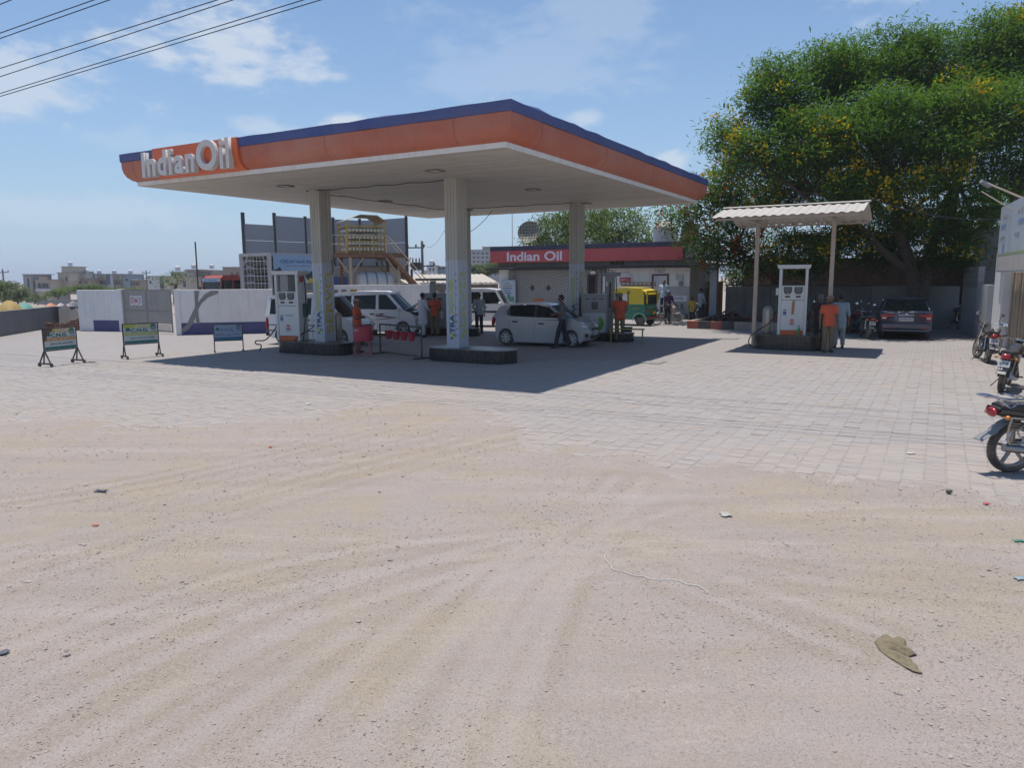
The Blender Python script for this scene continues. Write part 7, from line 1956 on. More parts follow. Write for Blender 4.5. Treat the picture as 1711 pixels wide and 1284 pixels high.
    for (x0, z0), (x1, z1) in zip(arc_[:-1], arc_[1:]):
        q = [F(x0, -.06, z0), F(x0, .06, z0), F(x1, .06, z1), F(x1, -.06, z1)]; mb.add(q + [v + UP*.008 for v in q], [(0, 1, 2, 3), (7, 6, 5, 4), (1, 5, 6, 2), (3, 7, 4, 0)], True)
    mb.build('front_mudguard', P, t)
    mb = MB(); mb.ell(F(.56, 0, .86), (.09, .105, .10), 12, 8, st); mb.build('headlamp_cowl', P, t); mb = MB(); mb.ell(F(.62, 0, .86), (.045, .085, .08), 12, 8, st); mb.build('headlamp', M_LAMP, t)
    mb = MB(); mb.ell(F(.47, 0, .97), (.05, .10, .035), 10, 6, st); mb.build('meter_binnacle', M_TRIMK, t)
    mb = MB(); mb.tube([F(.26, -.36, 1.0), F(.36, -.28, 1.03), F(.42, -.10, .97), F(.42, .10, .97), F(.36, .28, 1.03), F(.26, .36, 1.0)], .012, 7); mb.build('handlebar', M_CHROME, t)
    for y in (-1, 1):
        mb = MB(); mb.tube([F(.36, y*.26, 1.03), F(.26, y*.37, 1.0)], .018, 7); mb.build('grip', M_BFR, t)
        mb = MB(); mb.tube([F(.39, y*.2, 1.02), F(.46, y*.28, 1.0), F(.36, y*.36, 1.01)], .006, 5); mb.build('lever', M_CHROME, t)
        if mirrors:
            mb = MB(); mb.tube([F(.38, y*.24, 1.03), F(.38, y*.29, 1.20)], .006, 5); mb.ell(F(.38, y*.30, 1.24), (.018, .065, .05), 12, 8, st); m = mb.build('mirror', M_BFR, t)
            q = MB(); q.ell(F(.368, y*.30, 1.24), (.009, .055, .042), 12, 8, st); q.build('mirror_glass', mat('mirror_glass', (.7, .75, .8), .03, metal=1.0, var=.02), m)
    mb = MB(); mb.tube([(.24, -.08, .45), (.30, -.11, .30), (.15, -.14, .22), (-.15, -.15, .24)], .022, 8); mb.tube([(-.15, -.15, .24), (-.35, -.155, .28), (-.86, -.165, .35)], [.03, .045, .045], 10); mb.build('exhaust', M_EXH, t)
    mb = MB(); mb.bar((-.05, .18, .24), (-.05, .1, .26), .02); mb.bar((.02, .12, .24), (-.08, .26, .0), .014); mb.build('side_stand', M_BFR, t)
    for y in (-1, 1):
        mb = MB(); mb.cone((.05, y*.12, .27), (.05, y*.24, .27), .015, .015, 7); mb.build('footrest', M_BFR, t)
    if rack:
        mb = MB()
        for y in (-.12, .12): mb.tube([(-.30, y, .80), (-.42, y, .84), (-.72, y*.9, .86), (-.95, y*.75, .92), (-1.08, y*.6, .93)], .012, 7)
        mb.tube([(-1.08, -.075, .93), (-1.10, 0, .935), (-1.08, .075, .93)], .012, 7); mb.tube([(-.98, -.09, .92), (-.98, .09, .92)], .010, 6); mb.tube([(-.70, -.12, .86), (-.80, -.11, .80), (-.98, -.09, .92)], .010, 6)
        mb.tube([(-.72, -.11, .92), (-.72, .11, .92)], .012, 7); mb.tube([(-.45, -.12, .85), (-.70, -.115, .94), (-.74, -.11, .93)], .012, 7)
        mb.build('luggage_rack', M_CHROME, t)
        mb = MB(); y = -.20; g0 = len(mb.v)
        mb.tube([(-.62, y, .40), (-.66, y, .50), (-.64, y, .68), (-.58, y, .70), (-.10, y, .64)], .012, 7); mb.tube([(-.10, y, .64), (-.10, y, .42), (-.62, y, .40)], .012, 7); mb.tube([(-.56, y-.01, .56), (-.46, y-.01, .64), (-.36, y-.01, .63), (-.36, y-.01, .50), (-.50, y-.01, .48), (-.56, y-.01, .56)], .010, 6)
        for k in range(8): mb.bar((-.62, y+.01, .43 + k*.03), (-.12, y+.01, .42 + k*.028), .005)
        mb.v = [(x_ - .20, y_, z_) for x_, y_, z_ in mb.v]
        mb.build('leg_guard', mat('guard_worn_chrome', (.40, .36, .31), .3, metal=.8, var=.3, scale=8), t)
    return t
P_BK = mat('bike_black', (.02, .022, .026), .25, var=.15, dust=.12, coat=.5); P_RED = mat('bike_red', (.22, .02, .025), .3, var=.12, dust=.12, coat=.4); P_BLU = mat('bike_steelblue', (.06, .075, .095), .3, var=.1, dust=.15, coat=.4)
def by_rear(u, v, ang):
    """Origin of a bike whose rear wheel touches the ground at photo point (u, v)."""
    p = G(u, v); return p + Vector((math.cos(ang), math.sin(ang), 0))*.62
a1 = R_(4); motorcycle('black motorcycle with chrome rack and leg guard nearest the road', by_rear(1686, 789, a1), a1, P_BK, rack=True, lean=.06, plate='')
a2 = R_(48); motorcycle('black motorcycle with a red stripe and round mirror before the shutters', by_rear(1671, 655, a2), a2, P_BK, tail=P_BLU, lean=.12, plate='GJ10 AR')
a3 = R_(66); motorcycle('dusty motorcycle with pipe guards at the shop row end', by_rear(1648, 607, a3), a3, P_BK, lean=.12, rack=True, plate='GJ 3')
a4 = R_(72); motorcycle('black motorcycle against the grey sheet gate', by_rear(1601, 551, a4), a4, P_BK, lean=.12)
a5 = R_(190); motorcycle('red motorcycle side-on behind the man in pale blue', G(1425, 558) , R_(20), P_RED, lean=.12, steer=-.3)
a6 = R_(78); motorcycle('black motorcycle with red tail lamp beside the red one', by_rear(1449, 567, a6), a6, P_BK, lean=.10, steer=-.3)
motorcycle('black motorcycle half hidden beside the dark sedan', G(1466, 553) + V2(.3, 0), R_(55), P_BK, lean=.1, steer=.3)
motorcycle('dark motorcycle parked behind the sheltered dispenser', G(1352, 557), R_(15), P_BK, lean=.1)
mrider = motorcycle('motorcycle facing out at the drinking water corner', G(1165, 536) + V2(.1, .5), R_(-105), P_BLU, lean=.06, steer=.2, mirrors=False)
# bicycle of the man in purple
def bicycle(loc, rz):
    t = thing('bicycle', 'old bicycle with a cloth bag held by the man in purple', 'bicycle', loc, rz); t.rotation_euler = (.05, 0, rz)
    Mx = Matrix(((1, 0, 0), (0, 0, 1), (0, -1, 0))).transposed(); r = .33
    for x in (-.52, .54):
        mb = MB(); mb.tube([(x + r*math.cos(a), 0, r + r*math.sin(a)) for a in np.linspace(0, 2*math.pi, 28)[:-1]], .017, 7, closed=True); w = mb.build('wheel', mat('bicycle_tyre', (.30, .30, .29), .7, var=.2), t)
        mb = MB(); mb.tube([(x + r*.93*math.cos(a), 0, r + r*.93*math.sin(a)) for a in np.linspace(0, 2*math.pi, 28)[:-1]], .009, 5, closed=True)
        for k in range(18): a = 2*math.pi*k/18; mb.bar((x, .02*(-1)**k, r), (x + r*.92*math.cos(a), 0, r + r*.92*math.sin(a)), .004)
        mb.build('rim', M_CHROME, w)
    mb = MB(); pts = {'b': (-.08, 0, .30), 's': (-.22, 0, .82), 'h': (.36, 0, .84), 'd': (.40, 0, .66)}
    for a, b in (('b', 's'), ('s', 'h'), ('b', 'd'), ('h', 'd')): mb.tube([pts[a], pts[b]], .016, 7)
    for y in (-.05, .05): mb.tube([(-.52, y, r), pts['b']], .009, 6); mb.tube([(-.52, y, r), (-.2, y*.3, .76)], .009, 6); mb.tube([(.54, y, r), (.42, y*.6, .64)], .011, 6)
    mb.build('frame', M_BFR, t)
    mb = MB(); mb.tube([(.14, -.27, .98), (.30, -.2, 1.0), (.36, 0, .96), (.30, .2, 1.0), (.14, .27, .98)], .012, 6); mb.bar((.36, 0, .84), (.36, 0, .96), .025); mb.build('handlebar', M_CHROME, t)
    mb = MB(); mb.ell((-.24, 0, .90), (.14, .09, .04), 10, 6); mb.build('saddle', M_BFR, t)
    mb = MB(); mb.lathe([(.09, -.01), (.09, .01)], 14, (-.08, .05, .30), Mx); mb.bar((-.08, .06, .30), (.02, .1, .16), .02); mb.build('crank', M_CHROME, t)
    mb = MB(); mb.box((-.55, 0, .72), (.38, .14, .02)); mb.build('carrier', M_BFR, t)
    mb = MB(); mb.ell((.40, 0, .74), (.14, .13, .20), 14, 10); mb.v = [(x + .02*math.sin(z*40), y + .02*math.cos(z*31+x*20), z) for x, y, z in mb.v]; mb.build('cloth_bag', mat('bag_checked', (.36, .27, .24), .9, var=.4, scale=18), t)
bicycle(G(1113, 543), R_(-40))
# ------------------------------------------------------------------ people
M_SKIN = mat('skin_brown', (.205, .108, .068), .55, var=.08, scale=8); M_HAIR = mat('hair_black', (.012, .011, .011), .55, var=.3, scale=30); M_HAIRG = mat('hair_grey', (.20, .19, .18), .6, var=.3, scale=30)
M_EYE = mat('eye_dark', (.02, .015, .012), .3)
VOX = []
def voxel(mb, name, m_, parent, size, smooth=4):
    """Union of overlapping volumes as one continuous smooth surface."""
    o = mb.build(name, m_, None)
    r = o.modifiers.new('union', 'REMESH'); r.mode = 'VOXEL'; r.voxel_size = size; r.use_smooth_shade = True
    sm = o.modifiers.new('soften', 'SMOOTH'); sm.factor = .5; sm.iterations = smooth
    o.parent = parent; VOX.append((o, m_))
    return o
def capsule(mb, p, q, r0, r1, round0=True, round1=True, n=12):
    mb.cone(p, q, r0, r1, n)
    if round0: mb.ell(p, (r0, r0, r0), n, 8)
    if round1: mb.ell(q, (r1, r1, r1), n, 8)
def person(label, loc, rz, height, top, bottom, arms, legs=None, hair=M_HAIR, cap=None, sleeve='short', kurta=False, lean=0.0, head_turn=0.0, shoe=None, tuck=False, hem=.80, build=1.0, beard=False):
    """x forward, y left. arms = ((elbow, wrist) left, right); legs = ((knee, ankle, toe_dir) left, right) at 1.7 m."""
    t = thing('person', label, 'person', loc, rz); s = height/1.70
    t.scale = (s, s, s)
    legs = legs or (((.015, .10, .50), (0, .11, .085)), ((.015, -.10, .50), (0, -.11, .085)))
    def L_(p):                                          # lean of the upper body about the hips
        p = Vector(p); dz = max(0, p.z-.92); return Vector((p.x + dz*lean, p.y, p.z))
    b = build
    mb = MB()
    mb.ell(L_((.0, 0, 1.27)), (.108*b, .165*b, .20), 16, 12); mb.ell(L_((.012, 0, 1.07)), (.112*b, .145*b, .17), 16, 12); mb.ell((0, 0, .93), (.112*b, .158*b, .125), 16, 12)
    sh = [L_((0, .185*b, 1.385)), L_((0, -.185*b, 1.385))]
    capsule(mb, L_((0, .13, 1.385)), sh[0], .062, .058); capsule(mb, L_((0, -.13, 1.385)), sh[1], .062, .058)
    nk, hc = L_((.0, 0, 1.42)), L_((.025, 0, 1.60))
    capsule(mb, nk, L_((.015, 0, 1.52)), .058, .054)
    HT = Matrix.Rotation(head_turn, 3, 'Z')
    def Hd(x, y, z): return hc + HT @ Vector((x, y, z))
    mb.ell(hc, (.093, .077, .108), 16, 12, HT); mb.ell(Hd(.025, 0, -.055), (.068, .058, .068), 12, 10, HT); mb.ell(Hd(.098, 0, -.012), (.022, .016, .026), 8, 6, HT)
    for y in (-1, 1): mb.ell(Hd(-.005, y*.078, -.005), (.02, .012, .032), 8, 6, HT)
    hands = []
    for k, (el, wr) in enumerate(arms):
        el, wr = Vector(el), Vector(wr)
        capsule(mb, sh[k], el, .050, .040); capsule(mb, el, wr, .040, .028)
        d = (wr-el).normalized(); sd = 1 if k == 0 else -1
        side = d.cross(Vector((1, 0, 0)) if abs(d.x) < .8 else UP).normalized(); nrm2 = d.cross(side).normalized()
        pc = wr + d*.045; mb.ell(pc, (.026, .026, .026), 10, 8); capsule(mb, wr, wr + d*.075, .026, .030, True, True, 8)
        for f, (o, ln) in enumerate(((-.026, .062), (-.009, .072), (.009, .068), (.025, .052))):
            p0 = wr + d*.085 + side*o; p1 = p0 + d*ln*.55 + nrm2*.006; p2 = p1 + d*ln*.35 + nrm2*.028
            capsule(mb, p0, p1, .0105, .0095, n=6); capsule(mb, p1, p2, .0095, .0085, n=6)
        th0 = wr + d*.04 - side*.026; capsule(mb, th0, th0 + d*.045 - side*.03 + nrm2*.012, .0115, .0095, n=6)
    hipj = [(0, .095*b, .90), (0, -.095*b, .90)]
    for k, (kn, an) in enumerate(legs):
        capsule(mb, hipj[k], kn, .082, .054); capsule(mb, kn, an, .052, .036); 
        an = Vector(an); capsule(mb, an + Vector((-.03, 0, -.045)), an + Vector((.13, 0, -.055)), .034, .030)
    voxel(mb, 'body', M_SKIN, t, .0135)
    # shirt
    mb = MB(); g = .017
    mb.ell(L_((.0, 0, 1.26)), (.108*b+g, .165*b+g, .21), 16, 12); mb.ell(L_((.012, 0, 1.07)), (.114*b+g, .147*b+g, .19), 16, 12)
    hz = hem if not kurta else .50
    n = 20; lo, hi = [], []
    for kk in range(n):
        a = 2*math.pi*kk/n; fx = .118*b+g; fy = .155*b+g
        fl = 1.06 if not kurta else 1.22
        lo.append(Vector((.005 + fx*fl*math.cos(a), fy*fl*math.sin(a), hz))); hi.append(L_((.008 + fx*math.cos(a), fy*math.sin(a), 1.10)))
    mb.add(lo + hi, [(i, (i+1) % n, n+(i+1) % n, n+i) for i in range(n)] + [tuple(range(n))[::-1], tuple(range(n, 2*n))])
    for k in range(2):
        yy = 1 if k == 0 else -1
        capsule(mb, L_((0, .10*yy, 1.385)), sh[k], .078, .072); el, wr = Vector(arms[k][0]), Vector(arms[k][1])
        if sleeve == 'short': capsule(mb, sh[k], sh[k].lerp(el, .68), .066, .062, True, False)
        else: capsule(mb, sh[k], el, .064, .052, True, True); capsule(mb, el, el.lerp(wr, .92 if sleeve == 'long' else .3), .052, .042, True, False)
    capsule(mb, nk - UP*.03, nk + UP*.03, .075, .066, True, False)
    st = voxel(mb, 'shirt', top, t, .0135, 3)
    # trousers
    mb = MB(); mb.ell((0, 0, .93), (.112*b+.014, .158*b+.014, .13), 16, 12)
    for k, (kn, an) in enumerate(legs):
        kn, an = Vector(kn), Vector(an); capsule(mb, hipj[k], kn, .098, .077); capsule(mb, kn, an + UP*.01, .077, .066 if not kurta else .075, True, False)
    voxel(mb, 'trousers', bottom, t, .0145, 3)
    for k, (kn, an) in enumerate(legs):
        an = Vector(an); mb = MB(); mb.ell(an + Vector((.055, 0, -.05)), (.135, .050, .038), 14, 8); mb.ell(an + Vector((-.02, 0, -.03)), (.06, .042, .05), 10, 8); voxel(mb, 'shoe', shoe or M_BFR, t, .012, 2)
    # hair or cap, face
    mb = MB()
    if cap is None or True:
        mb.ell(Hd(-.018, 0, .022), (.096, .086, .105), 16, 12, HT); hv = [Vector(v) for v in mb.v]
        mb.v = [tuple(v if (HT.inverted() @ (v-hc)).x < .055 or (v-hc).z > .06 else hc + (v-hc)*.86) for v in hv]
        mb.v = [tuple(v) if (Vector(v)-hc).z > -.055 else tuple(hc + (Vector(v)-hc)*.8) for v in mb.v]
        mb.build('hair', hair, t)
    if cap is not None:
        mb = MB(); CM = HT
        mb.lathe([(.106, .035), (.107, .07), (.095, .105), (.06, .128), (.001, .135)], 18, hc + HT @ Vector((-.008, 0, 0)), HT)
        pts = [(.07, -.075), (.12, -.065), (.165, -.03), (.172, 0), (.165, .03), (.12, .065), (.07, .075)]
        mb.prism(pts, .036, .046, (hc, HT @ Vector((1, 0, 0)), HT @ Vector((0, 1, 0)), UP)); mb.build('cap', cap, t)
    for y in (-.031, .031):
        mb = MB(); mb.ell(Hd(.083, y, .012), (.012, .014, .008), 8, 6, HT); mb.build('eye', M_EYE, t)
    mb = MB(); mb.ell(Hd(.083, 0, -.058), (.012, .026, .006), 8, 6, HT); mb.build('mouth', mat('lips', (.11, .045, .04), .5), t)
    if beard:
        mb = MB(); mb.ell(Hd(.045, 0, -.078), (.058, .058, .042), 12, 8, HT); mb.build('beard', M_HAIR, t)
    return t
M_ORSH = mat('shirt_orange', (.52, .085, .035), .75, var=.1, scale=6, bump=.15, bscale=14); M_KHAKI = mat('trouser_khaki', (.20, .155, .095), .8, var=.1, scale=6, bump=.15, bscale=14)
M_KUR = mat('kurta_white', (.55, .56, .62), .8, var=.06, scale=6, bump=.15, bscale=14); M_GSH = mat('shirt_pale_grey', (.30, .33, .36), .8, var=.1, bump=.15, bscale=14); M_DTR = mat('trouser_dark', (.03, .032, .04), .8, var=.15, bump=.15, bscale=14)
M_TEE = mat('tee_grey', (.11, .115, .125), .8, var=.1, bump=.15, bscale=14); M_WSH = mat('shirt_white_blue', (.50, .55, .60), .8, var=.06, bump=.15, bscale=14); M_PUR = mat('shirt_purple', (.10, .04, .10), .8, var=.15, bump=.15, bscale=14); M_YSH = mat('shirt_mustard', (.36, .26, .035), .8, var=.15, bump=.15, bscale=14); M_DKS = mat('shirt_charcoal', (.055, .05, .055), .8, var=.12, bump=.15, bscale=14); M_LBS = mat('shirt_light_blue', (.28, .38, .44), .8, var=.08, bump=.15, bscale=14)
M_CAPT = mat('cap_tan', (.26, .19, .13), .8, var=.15); M_CAPW = mat('cap_white', (.55, .6, .66), .7)
DOWN = (((-.02, .25, 1.10), (.03, .26, .86)), ((-.02, -.25, 1.10), (.03, -.26, .86)))
FOLD = (((.06, .25, 1.12), (.21, -.02, 1.16)), ((.06, -.25, 1.12), (.19, .06, 1.12)))
BACK = (((-.08, .26, 1.13), (-.16, .06, .92)), ((-.08, -.26, 1.13), (-.16, -.05, .90)))
FWD = (((.05, .24, 1.12), (.27, .14, 1.06)), ((.05, -.24, 1.12), (.27, -.12, 1.04)))
person('attendant in orange shirt and tan cap with folded arms behind the red drum', G(598, 590), R_(-8), 1.66, M_ORSH, M_KHAKI, FOLD, cap=M_CAPT)
person('man in white kurta standing at the open van bonnet', G(707, 564), R_(42), 1.72, M_KUR, M_KUR, FWD, kurta=True, sleeve='long', legs=(((.10, .10, .50), (.12, .12, .085)), ((-.04, -.10, .50), (-.12, -.11, .085))))
person('attendant in orange shirt with his back turned at the plain grey gas dispenser', G(727, 562), R_(72), 1.70, M_ORSH, M_KHAKI, FWD)
person('man in pale grey shirt standing beside the white utility vehicle', G(801, 558), R_(115), 1.66, M_GSH, M_DTR, (((-.06, .30, 1.14), (.06, .17, 1.0)), DOWN[1]), sleeve='long')
person('man in grey T-shirt and dark jeans walking past the silver hatchback', G(940, 581.5), R_(176), 1.72, M_TEE, M_DTR, (((.02, .24, 1.12), (.24, .12, 1.08)), ((.06, -.24, 1.13), (.28, -.10, 1.10))), legs=(((.14, .10, .52), (.22, .11, .085)), ((-.06, -.10, .50), (-.26, -.11, .10))), lean=.05, hem=.86)
person('attendant in orange shirt with hands behind his back beside the leaf-logo dispenser', G(1035, 571.5), R_(-92), 1.72, M_ORSH, M_KHAKI, BACK, cap=M_CAPT, beard=True)
person('attendant in bright orange shirt standing before the sheltered dispenser', G(1382, 589), R_(-98), 1.68, mat('shirt_bright_orange', (.62, .11, .045), .75, var=.08, bump=.15, bscale=14), M_KHAKI, DOWN, cap=M_CAPT, beard=True)
person('grey-haired man in charcoal shirt seen from behind near the shelter post', G(1368, 581), R_(80), 1.70, M_DKS, M_DTR, DOWN, hair=M_HAIRG, build=1.1)
person('man in light blue shirt seen from behind near the shelter post', G(1401, 582), R_(75), 1.70, M_LBS, mat('trouser_pale', (.33, .36, .38), .8), DOWN, sleeve='half', hem=.62, build=1.05)
mb = MB(); mb.box(V2(8.05, 38.9, .2), (1.5, .9, .4), E_ANG); wc(mb.build('doorstep', M_KGREY), kiosk)
person('moustached man in white shirt behind the man with the bicycle', V2(7.95, 38.9, .4), R_(-120), 1.72, M_WSH, M_DTR, DOWN, sleeve='half', beard=False)
person('man in purple shirt and white cap holding the bicycle', G(1115, 541.5) + V2(.08, .35), R_(-70), 1.62, M_PUR, M_DTR, (((.08, .26, 1.14), (.30, .20, 1.0)), ((.08, -.26, 1.14), (.30, -.16, 1.0))), cap=M_CAPW, sleeve='long', lean=.12)
person('man in pale shirt drinking with his arm raised beside the parked motorcycle', G(1176, 541) + V2(.0, .6), R_(20), 1.70, M_GSH, M_DTR, (((.16, .20, 1.36), (.12, .05, 1.55)), ((.02, -.27, 1.14), (.12, -.24, .95))), sleeve='long', lean=-.05)
person('child in mustard shirt at the drinking water corner', G(1156, 543), R_(60), 1.32, M_YSH, M_DTR, FWD)

_dg = bpy.context.evaluated_depsgraph_get()
for o, m_ in VOX:                                        # bake each union into one plain continuous mesh
    me = bpy.data.meshes.new_from_object(o.evaluated_get(_dg)); me.name = o.data.name
    o.modifiers.clear(); o.data = me; me.materials.clear(); me.materials.append(m_)
# ------------------------------------------------------------------ trees
def leaf_mat(name, c1, c2, trans=.35):
    m = bpy.data.materials.new(name); m.use_nodes = True; nt = m.node_tree; L = nt.links; MATS[name] = m
    nt.nodes.remove(nt.nodes['Principled BSDF']); out = nt.nodes['Material Output']
    a = nn(nt, 'ShaderNodeAttribute', attribute_name='tone')
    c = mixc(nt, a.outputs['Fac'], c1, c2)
    d = nn(nt, 'ShaderNodeBsdfDiffuse'); t = nn(nt, 'ShaderNodeBsdfTranslucent'); g = nn(nt, 'ShaderNodeBsdfGlossy'); g.inputs['Roughness'].default_value = .45
    L.new(c, d.inputs[0]); L.new(mixc(nt, .5, c, (c2[0]*1.5, c2[1]*1.5, c2[2]*.6)), t.inputs[0]); g.inputs[0].default_value = (.5, .55, .5, 1)
    m1 = nn(nt, 'ShaderNodeMixShader'); m1.inputs[0].default_value = trans; L.new(d.outputs[0], m1.inputs[1]); L.new(t.outputs[0], m1.inputs[2])
    m2 = nn(nt, 'ShaderNodeMixShader'); m2.inputs[0].default_value = .025; L.new(m1.outputs[0], m2.inputs[1]); L.new(g.outputs[0], m2.inputs[2])
    L.new(m2.outputs[0], out.inputs[0]); return m
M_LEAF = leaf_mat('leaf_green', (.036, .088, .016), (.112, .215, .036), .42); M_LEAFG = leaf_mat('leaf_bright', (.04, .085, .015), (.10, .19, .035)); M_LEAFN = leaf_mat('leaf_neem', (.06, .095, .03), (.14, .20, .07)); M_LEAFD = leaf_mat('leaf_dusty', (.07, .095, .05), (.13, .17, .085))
M_FLY = leaf_mat('blossom_yellow', (.46, .30, .01), (.62, .43, .015), .3); M_FLR = leaf_mat('blossom_red', (.38, .05, .015), (.55, .12, .03), .3)
M_BARK = mat('bark', (.125, .095, .072), .9, var=.35, scale=6, bump=.6, bscale=14)
def quads_mesh(name, C, A, B, tone, m_, parent):
    """Leaf faces: centre C, half-axes A (length) and B (width): pointed, folded along the midrib."""
    n = len(C); Nn = np.cross(A, B); Nn /= (np.linalg.norm(Nn, axis=1, keepdims=True)+1e-9); fold = np.linalg.norm(B, axis=1, keepdims=True)*.45
    V = np.stack([C - A, C + B*.9 - A*.1 + Nn*fold, C + A, C - B*.9 - A*.1 + Nn*fold], 1).reshape(-1, 3)
    idx = np.arange(n)*4
    F = np.stack([idx, idx+1, idx+2, idx, idx+2, idx+3], 1).reshape(-1)
    me = bpy.data.meshes.new(name); me.vertices.add(len(V)); me.vertices.foreach_set('co', V.ravel()); me.loops.add(len(F)); me.loops.foreach_set('vertex_index', F)
    nf = len(F)//3; me.polygons.add(nf); me.polygons.foreach_set('loop_start', np.arange(nf)*3); me.polygons.foreach_set('loop_total', np.full(nf, 3)); me.update()
    at = me.attributes.new('tone', 'FLOAT', 'POINT'); at.data.foreach_set('value', np.repeat(tone, 4)); me.materials.append(m_)
    o = bpy.data.objects.new(name, me); COL.objects.link(o)
    if parent is not None: o.parent = parent
    return o
def crown_points(lobes, n, rg_, shell_=.55):
    """Clump centres spread through ellipsoid lobes, denser towards the skin."""
    vol = np.array([l[3]*l[4]*l[5] for l in lobes])**.72; pick = rg_.choice(len(lobes), n, p=vol/vol.sum())
    d = rg_.normal(size=(n, 3)); d /= np.linalg.norm(d, axis=1, keepdims=True); rr = shell_ + (1-shell_)*rg_.random(n)**.6
    Lb = np.array([l[:6] for l in lobes])[pick]
    return Lb[:, :3] + d*rr[:, None]*Lb[:, 3:6], d, rr, pick
def make_tree(name, label, base, trunk, lobes, n_clump, per, leaf, m_leaf, seed, group=None, flowers=None, twig=.5, clump=.42, limb_r=.11, droop=.25, skel=None):
    base = Vector(base); rg_ = np.random.default_rng(seed); rr_ = random.Random(seed)
    t = thing(name, label, 'tree', base, 0, group)
    mb = MB()
    for pts, radii in trunk: mb.tube([Vector(p) for p in pts], radii, 10)
    trunk_tops = [Vector(p[0][-1]) for p in trunk]
    lob_l = [(l[0]-base.x, l[1]-base.y, l[2]-base.z, l[3], l[4], l[5]) for l in lobes]
    for l in ([(l[0]-base.x, l[1]-base.y, l[2]-base.z, l[3], l[4], l[5]) for l in skel] if skel else lob_l):   # one limb into every lobe, then twigs
        c = Vector(l[:3]); s = min(trunk_tops, key=lambda q: (q-c).length); m = s.lerp(c, .5) + Vector((rr_.uniform(-.4, .4), rr_.uniform(-.4, .4), rr_.uniform(-.1, .5)))
        mb.tube([s - UP*.1, s.lerp(m, .5) + Vector((rr_.uniform(-.2, .2),)*3), m, m.lerp(c, .6), c], [limb_r, limb_r*.8, limb_r*.6, limb_r*.42, limb_r*.22], 7)
        for k in range(int(9*twig*2)):
            d = Vector((rr_.gauss(0, 1), rr_.gauss(0, 1), rr_.gauss(.2, .8))).normalized(); e = c + Vector((d.x*l[3], d.y*l[4], d.z*l[5]))*.85; q = m.lerp(c, rr_.uniform(.3, 1))
            mb.tube([q, q.lerp(e, .5) + Vector((rr_.uniform(-.15, .15), rr_.uniform(-.15, .15), rr_.uniform(-.05, .2))), e], [limb_r*.22, limb_r*.14, limb_r*.05], 5)
    mb.build('trunk', M_BARK, t)
    P, D, RR, _ = crown_points(lob_l, n_clump, rg_)
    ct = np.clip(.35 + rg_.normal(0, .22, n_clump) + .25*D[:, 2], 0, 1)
    C = np.repeat(P, per, 0); n = len(C)
    C = C + rg_.normal(0, clump, (n, 3))*np.array([1, 1, .55])
    ang = rg_.random(n)*2*np.pi; el = rg_.normal(-droop, .45, n); ln = leaf*rg_.uniform(.6, 1.25, n)
    A = np.stack([np.cos(ang)*np.cos(el), np.sin(ang)*np.cos(el), np.sin(el)], 1); W = np.stack([-np.sin(ang), np.cos(ang), rg_.normal(0, .35, n)], 1); W /= np.linalg.norm(W, axis=1, keepdims=True)
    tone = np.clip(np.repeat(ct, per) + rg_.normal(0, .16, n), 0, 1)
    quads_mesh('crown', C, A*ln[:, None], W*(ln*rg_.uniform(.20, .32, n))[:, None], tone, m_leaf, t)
    if flowers:
        m_f, nf, zlo, pf, reg = flowers
        ok = np.where((RR > .82) & (D[:, 2] > zlo) & (D[:, 1] < .75))[0]; ok = ok[rg_.random(len(ok)) < reg(P[ok] + np.array(base))] if reg else ok
        ok = rg_.permutation(ok)[:nf]
        C = np.repeat(P[ok] + D[ok]*.15, pf, 0); n = len(C); C = C + rg_.normal(0, .17, (n, 3))
        A = rg_.normal(size=(n, 3)); A /= np.linalg.norm(A, axis=1, keepdims=True); W = np.cross(A, rg_.normal(size=(n, 3))); W /= np.linalg.norm(W, axis=1, keepdims=True)
        sz = rg_.uniform(.04, .08, n)[:, None]; quads_mesh('blossom', C, A*sz, W*sz, rg_.random(n), m_f, t)
    return t
def lobe(u, v, Y, r, ry=None, rz=None):
    p = AY(u, v, Y); k = Y/FPX; return (p.x, p.y, p.z, r*k, (ry or r)*k, (rz or r*.8)*k)
big = [lobe(1300, 175, 32, 62, 70, 60), lobe(1375, 125, 33, 68, 80, 58), lobe(1470, 95, 33, 70, 80, 56), lobe(1570, 100, 33, 75, 80, 60), lobe(1670, 80, 33, 80, 85, 66), lobe(1760, 60, 33, 80, 85, 70),
       lobe(1265, 265, 31, 66, 70, 55), lobe(1350, 235, 30, 80, 90, 62), lobe(1450, 215, 29, 80, 90, 66), lobe(1555, 215, 29, 80, 90, 66), lobe(1660, 200, 30, 85, 90, 66), lobe(1760, 190, 30, 85, 90, 66),
       lobe(1310, 340, 33, 66, 70, 46), lobe(1400, 330, 30, 76, 80, 50), lobe(1500, 320, 29, 80, 80, 50), lobe(1600, 320, 29.5, 70, 80, 48), lobe(1690, 300, 31, 80, 80, 46),
       lobe(1345, 420, 35, 60, 60, 40), lobe(1425, 415, 34, 62, 60, 42), lobe(1580, 410, 31, 50, 60, 38), lobe(1500, 410, 35, 60, 60, 36), lobe(1460, 230, 36, 110, 80, 90), lobe(1600, 230, 36, 110, 80, 90), lobe(1370, 270, 36, 90, 80, 80)]
def boughs(lobes, k, f, seed):
    # break every lobe into smaller leafy boughs with air between them
    rb = random.Random(seed); out = []
    for (x, y, z, a, b, c) in lobes:
        for i in range(k):
            d = Vector((rb.gauss(0, 1), rb.gauss(-.15, 1), rb.gauss(.1, .9))).normalized(); q = rb.uniform(.45, .85); s = f*rb.uniform(.75, 1.25)
            out.append((x + d.x*a*q, y + d.y*b*q, z + d.z*c*q, a*s*1.15, b*s, c*s*.72))
    return out
